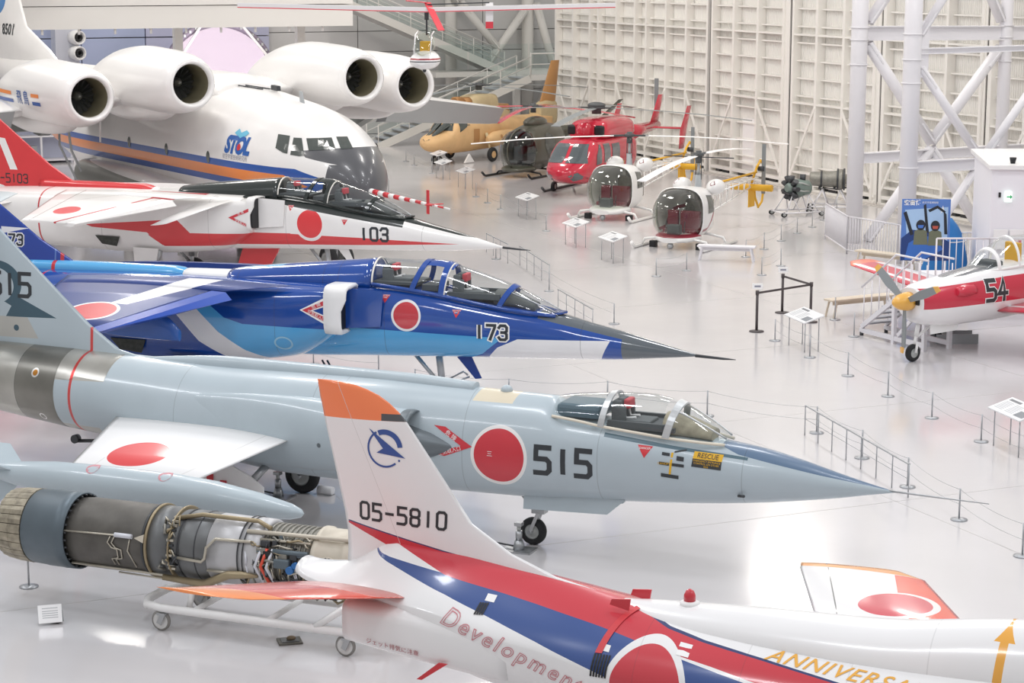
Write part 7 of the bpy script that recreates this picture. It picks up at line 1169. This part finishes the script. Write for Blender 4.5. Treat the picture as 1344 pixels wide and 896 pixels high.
guard('slim steel guard rail beside the pointed nose of the 515 jet', (5.27, 35.75), (6.3, 31.4), 8); guard('slim steel guard rail ahead of the blue 173 jet', (1.12, 48.9), (1.85, 46.0), 5); guard('slim steel guard rail ahead of the red and white 103 jet', (.22, 56.5), (.98, 52.9), 5); guard('slim steel guard rail behind the 103 jet nose', (-.75, 59.2), (-.12, 56.9), 4); guard('slim steel guard rail beside the transport nose', (-5.1, 70.6), (-4.3, 67.2), 4)
# ---- information boards
prt = paint('board_print', 'e9e9ea', [('b5b7ba', [('poly', 'xy', [(-.5 + c * .36, y), (-.22 + c * .36, y), (-.22 + c * .36, y + .018), (-.5 + c * .36, y + .018)]) for c in (0, 1) for y in (-.16, -.12, -.08, -.04, 0, .04, .08)]), ('6d7074', [('poly', 'xy', [(-.5, .14), (-.1, .14), (-.1, .2), (-.5, .2)])]), ('7d8288', [('poly', 'xy', [(.2, -.18), (.52, -.18), (.52, 0), (.2, 0)])])], .35, .3)
def board(label, x, y, sc=1.0, rz=-75.5):
    t = thing('information_board', label, 'sign', (x, y, 0), math.radians(rz)); t.scale = (sc, sc, sc)
    o = MB().box((0, 0, 0), (1.15, .5, .025)).build('panel', prt, t); o.location = (0, 0, .74); o.rotation_euler = (math.radians(18), 0, 0)
    for px in (-.45, .45):
        for py, z in ((-.16, .68), (.16, .78)): MB().cyl((px, py, 0), (px, py, z), .012, n=6).build('leg', MATS['post_steel'], t)
board('grey tilted information board in the row before the propeller trainer', 6.42, 44.1, 1.0); board('grey tilted information board at the end of the row before the trainer', 8.75, 34.55, 1.0)
board('tilted information board in front of the striped bubble helicopter', 2.85, 57.3, .95, -70); board('tilted information board in front of the plain white bubble helicopter', 1.9, 60.5, .95, -70); board('tilted information board in front of the red helicopter', .5, 67.3, .95, -70); board('tilted information board in front of the olive helicopter', -1.75, 76.3, .9, -70); board('tilted information board beside the sand coloured helicopter nose', -2.7, 79.6, .9, -70); board('tilted information board nearest to the stairs foot', -3.0, 83.2, .9, -70)
# ---- belt barrier
mat('belt_dark', '4f4848', .5)
BP = [(5.63, 46.16), (6.55, 48.7), (7.05, 47.4)]
for i, p in enumerate(BP):
    t = thing('belt_post', ['dark belt barrier post with a white sign, standing farther from the white bench', 'dark belt barrier post with a white sign, standing nearest the white bench', 'dark belt barrier post without a sign where the two belts meet'][i], 'belt post', (p[0], p[1], 0), 0, 'dark belt barrier posts'); MB().lathe((0, 0, 0), (0, 0, 1), [(0, .17), (.02, .17), (.04, .06)], 20).build('base', MATS['belt_dark'], t); MB().cyl((0, 0, .03), (0, 0, .92), .032, n=12).build('post', MATS['belt_dark'], t); MB().cyl((0, 0, .86), (0, 0, .96), .042, n=12).build('head', MATS['belt_dark'], t)
    if i < 2:
        d = Vector((BP[2][0] - p[0], BP[2][1] - p[1], 0)); MB().bar(Vector((0, 0, .9)), d + Vector((0, 0, .9)), .006, .05).build('belt', MATS['belt_dark'], t); q = MB(); q.box((0, -.02, 1.06), (.24, .02, .13)); s1 = q.build('sign_plate', MATS['white'], t); lay(poly_bm([(-.07, -.02), (.07, -.02), (.07, .02), (-.07, .02)]), 'sign_print', MATS['text_grey'], s1, (0, -.03, 1.06), (1, 0, 0), (0, 0, 1), off=.003)
# ---- floor sign and floor box near the engine
t = thing('floor_sign', 'small white tilted caption card standing on the floor by the engine', 'sign', (-5.95, 25.15, 0), math.radians(-22)); o = MB().box((0, 0, 0), (.3, .25, .012)).build('card', paint('card_print', 'f2f1f1', [('b0b2b5', [('poly', 'xy', [(-.1, y), (.1, y), (.1, y + .012), (-.1, y + .012)]) for y in (-.06, -.03, 0, .03, .07)])], .4, .2), t); o.location = (0, 0, .13); o.rotation_euler = (math.radians(50), 0, math.radians(38)); MB().prism([(-.1, .02, 0), (.1, .02, 0), (.1, .14, .0), (.1, .12, .16), (-.1, .12, .16), (-.1, .14, 0)], (0, .01, 0)).build('stand', MATS['grey_paint'], t)
t = thing('floor_box', 'small square metal floor box with a dark knob under the engine cart', 'floor box', (-2.79, 24.43, 0), math.radians(15)); MB().box((0, 0, .012), (.3, .26, .024)).build('frame', mat('box_metal', '6f6d66', .5, .4), t, bevel=.006); MB().box((0, 0, .028), (.22, .18, .01)).build('lid', MATS['grey_case'], t); MB().ball((.02, 0, .05), .06, .04, .03, 14).build('knob', mat('knob_brown', '7a6a55', .6), t)
# ================================================================== engines on stands by the doors
def stand_engine(label, loc, rz, body, lab2):
    t = thing('engine_stand', lab2, 'stand', loc, rz, 'steel engine stands by the doors')
    for y in (-.45, .45): MB().tube([(-.75, y, .18), (.75, y, .18)], .035, 8).build('base_tube', MATS['frame_white'], t)
    for x in (-.7, .7): MB().tube([(x, -.45, .18), (x, .45, .18)], .03, 8).build('cross_tube', MATS['frame_white'], t)
    for x in (-.5, .5):
        for y in (-.42, .42): MB().tube([(x * 1.2, y, .18), (x * .6, y * .6, .95)], .025, 6).build('strut', MATS['frame_white'], t); MB().tube([(x * .2, y, .18), (x * .6, y * .6, .95)], .02, 6).build('strut', MATS['frame_white'], t)
    for x in (-.7, .7):
        for y in (-.45, .45): wheel('caster', t, (x, y, .11), .11, .06)
    t.scale = (1, 1, .74)
    e = thing('piston_engine' if body else 'turbine_engine', label, 'engine', loc, rz)
    e.scale = (1, 1, .8); e.location.z = -.04
    if body:
        b = MB(); b.lathe((-.5, 0, 1.2), (1, 0, 0), [(0, .12), (.1, .3), (.45, .36), (.7, .3), (.9, .16)], 24); b.build('crankcase', mat('engine_green', '7d8c86', .5, .3), e)
        for k in range(9): a = 2 * math.pi * k / 9; MB().cyl((.25, .25 * math.cos(a), 1.2 + .25 * math.sin(a)), (.25, .52 * math.cos(a), 1.2 + .52 * math.sin(a)), .1, n=12).build('cylinder', MATS['dark_metal'], e)
        for k in range(5): a = rr.uniform(0, 6.28); MB().tube([(-.3, .3 * math.cos(a), 1.2 + .3 * math.sin(a)), (.0, .42 * math.cos(a + .2), 1.2 + .42 * math.sin(a + .2)), (.25, .4 * math.cos(a + .3), 1.2 + .4 * math.sin(a + .3))], .03, 8).build('intake_pipe', MATS['wheel_hub'], e)
        MB().cyl((-.2, 0, 1.45), (-.2, 0, 1.75), .1, n=12).build('accessory', MATS['dark_metal'], e)
    else:
        b = MB(); b.lathe((-.8, 0, 1.35), (1, 0, 0), [(0, .12), (.1, .2), (.35, .22), (.4, .42), (.6, .45), (.62, .36), (1.0, .33), (1.5, .3), (1.55, .24)], 32); b.build('casing', MATS['comp_case'], e)
        for x, r in ((-.42, .47), (-.2, .46), (.35, .36)): MB().lathe((x, 0, 1.35), (1, 0, 0), [(-.03, r - .05), (-.03, r), (.03, r), (.03, r - .05)], 28, caps=(False, False)).build('flange', MATS['dark_metal'], e)
        for k in range(8): a = rr.uniform(2, 5); MB().tube([(-.7, .3 * math.cos(a), 1.35 + .3 * math.sin(a)), (-.2, .45 * math.cos(a), 1.35 + .45 * math.sin(a)), (.3, .38 * math.cos(a + .2), 1.35 + .38 * math.sin(a + .2))], .025, 6).build('pipe', MATS[rr.choice(['dark_metal', 'pipe_steel', 'black'])], e)
    for k in range(2): MB().box((-.1 + k * .5, 0, .98), (.08, .5, .08)).build('mounting_saddle', MATS['dark_metal'], e)
stand_engine('green-grey radial piston engine with dark cylinders on a white stand', (9.55, 68.0, 0), math.radians(200), True, 'white braced wheeled stand under the radial piston engine'); stand_engine('dark grey turbine engine with pipes on a low steel stand', (10.95, 69.6, 0), math.radians(170), False, 'white braced wheeled stand under the turbine engine')

# ================================================================== glazed display shelving behind the tails
ds = thing('display_shelving', 'glazed white display shelving seen between the red fin and the transport', 'shelving', (0, 0, 0))
for k in range(5): slab('shelf', 86.4, 87.2, 6.5, 17.4, .1 + k * 1.0, .16 + k * 1.0, MATS['frame_white'], ds)
for k in range(9): v = 6.5 + k * 1.36; slab('upright', 86.4, 86.5, v - .04, v + .04, 0, 4.2, MATS['frame_white'], ds)
slab('back_panel', 87.2, 87.25, 6.5, 17.4, 0, 4.2, mat('shelf_back', 'b9bdd0', .5), ds)
for k in range(26): v = 6.8 + rr.random() * 10; z = .16 + rr.randrange(4); h = rr.uniform(.3, .7); slab('exhibit_box', 86.6, 87.0, v, v + rr.uniform(.2, .6), z, z + h, MATS[rr.choice(['white', 'blue_panel', 'grey_paint', 'cockpit_dark'])], ds)
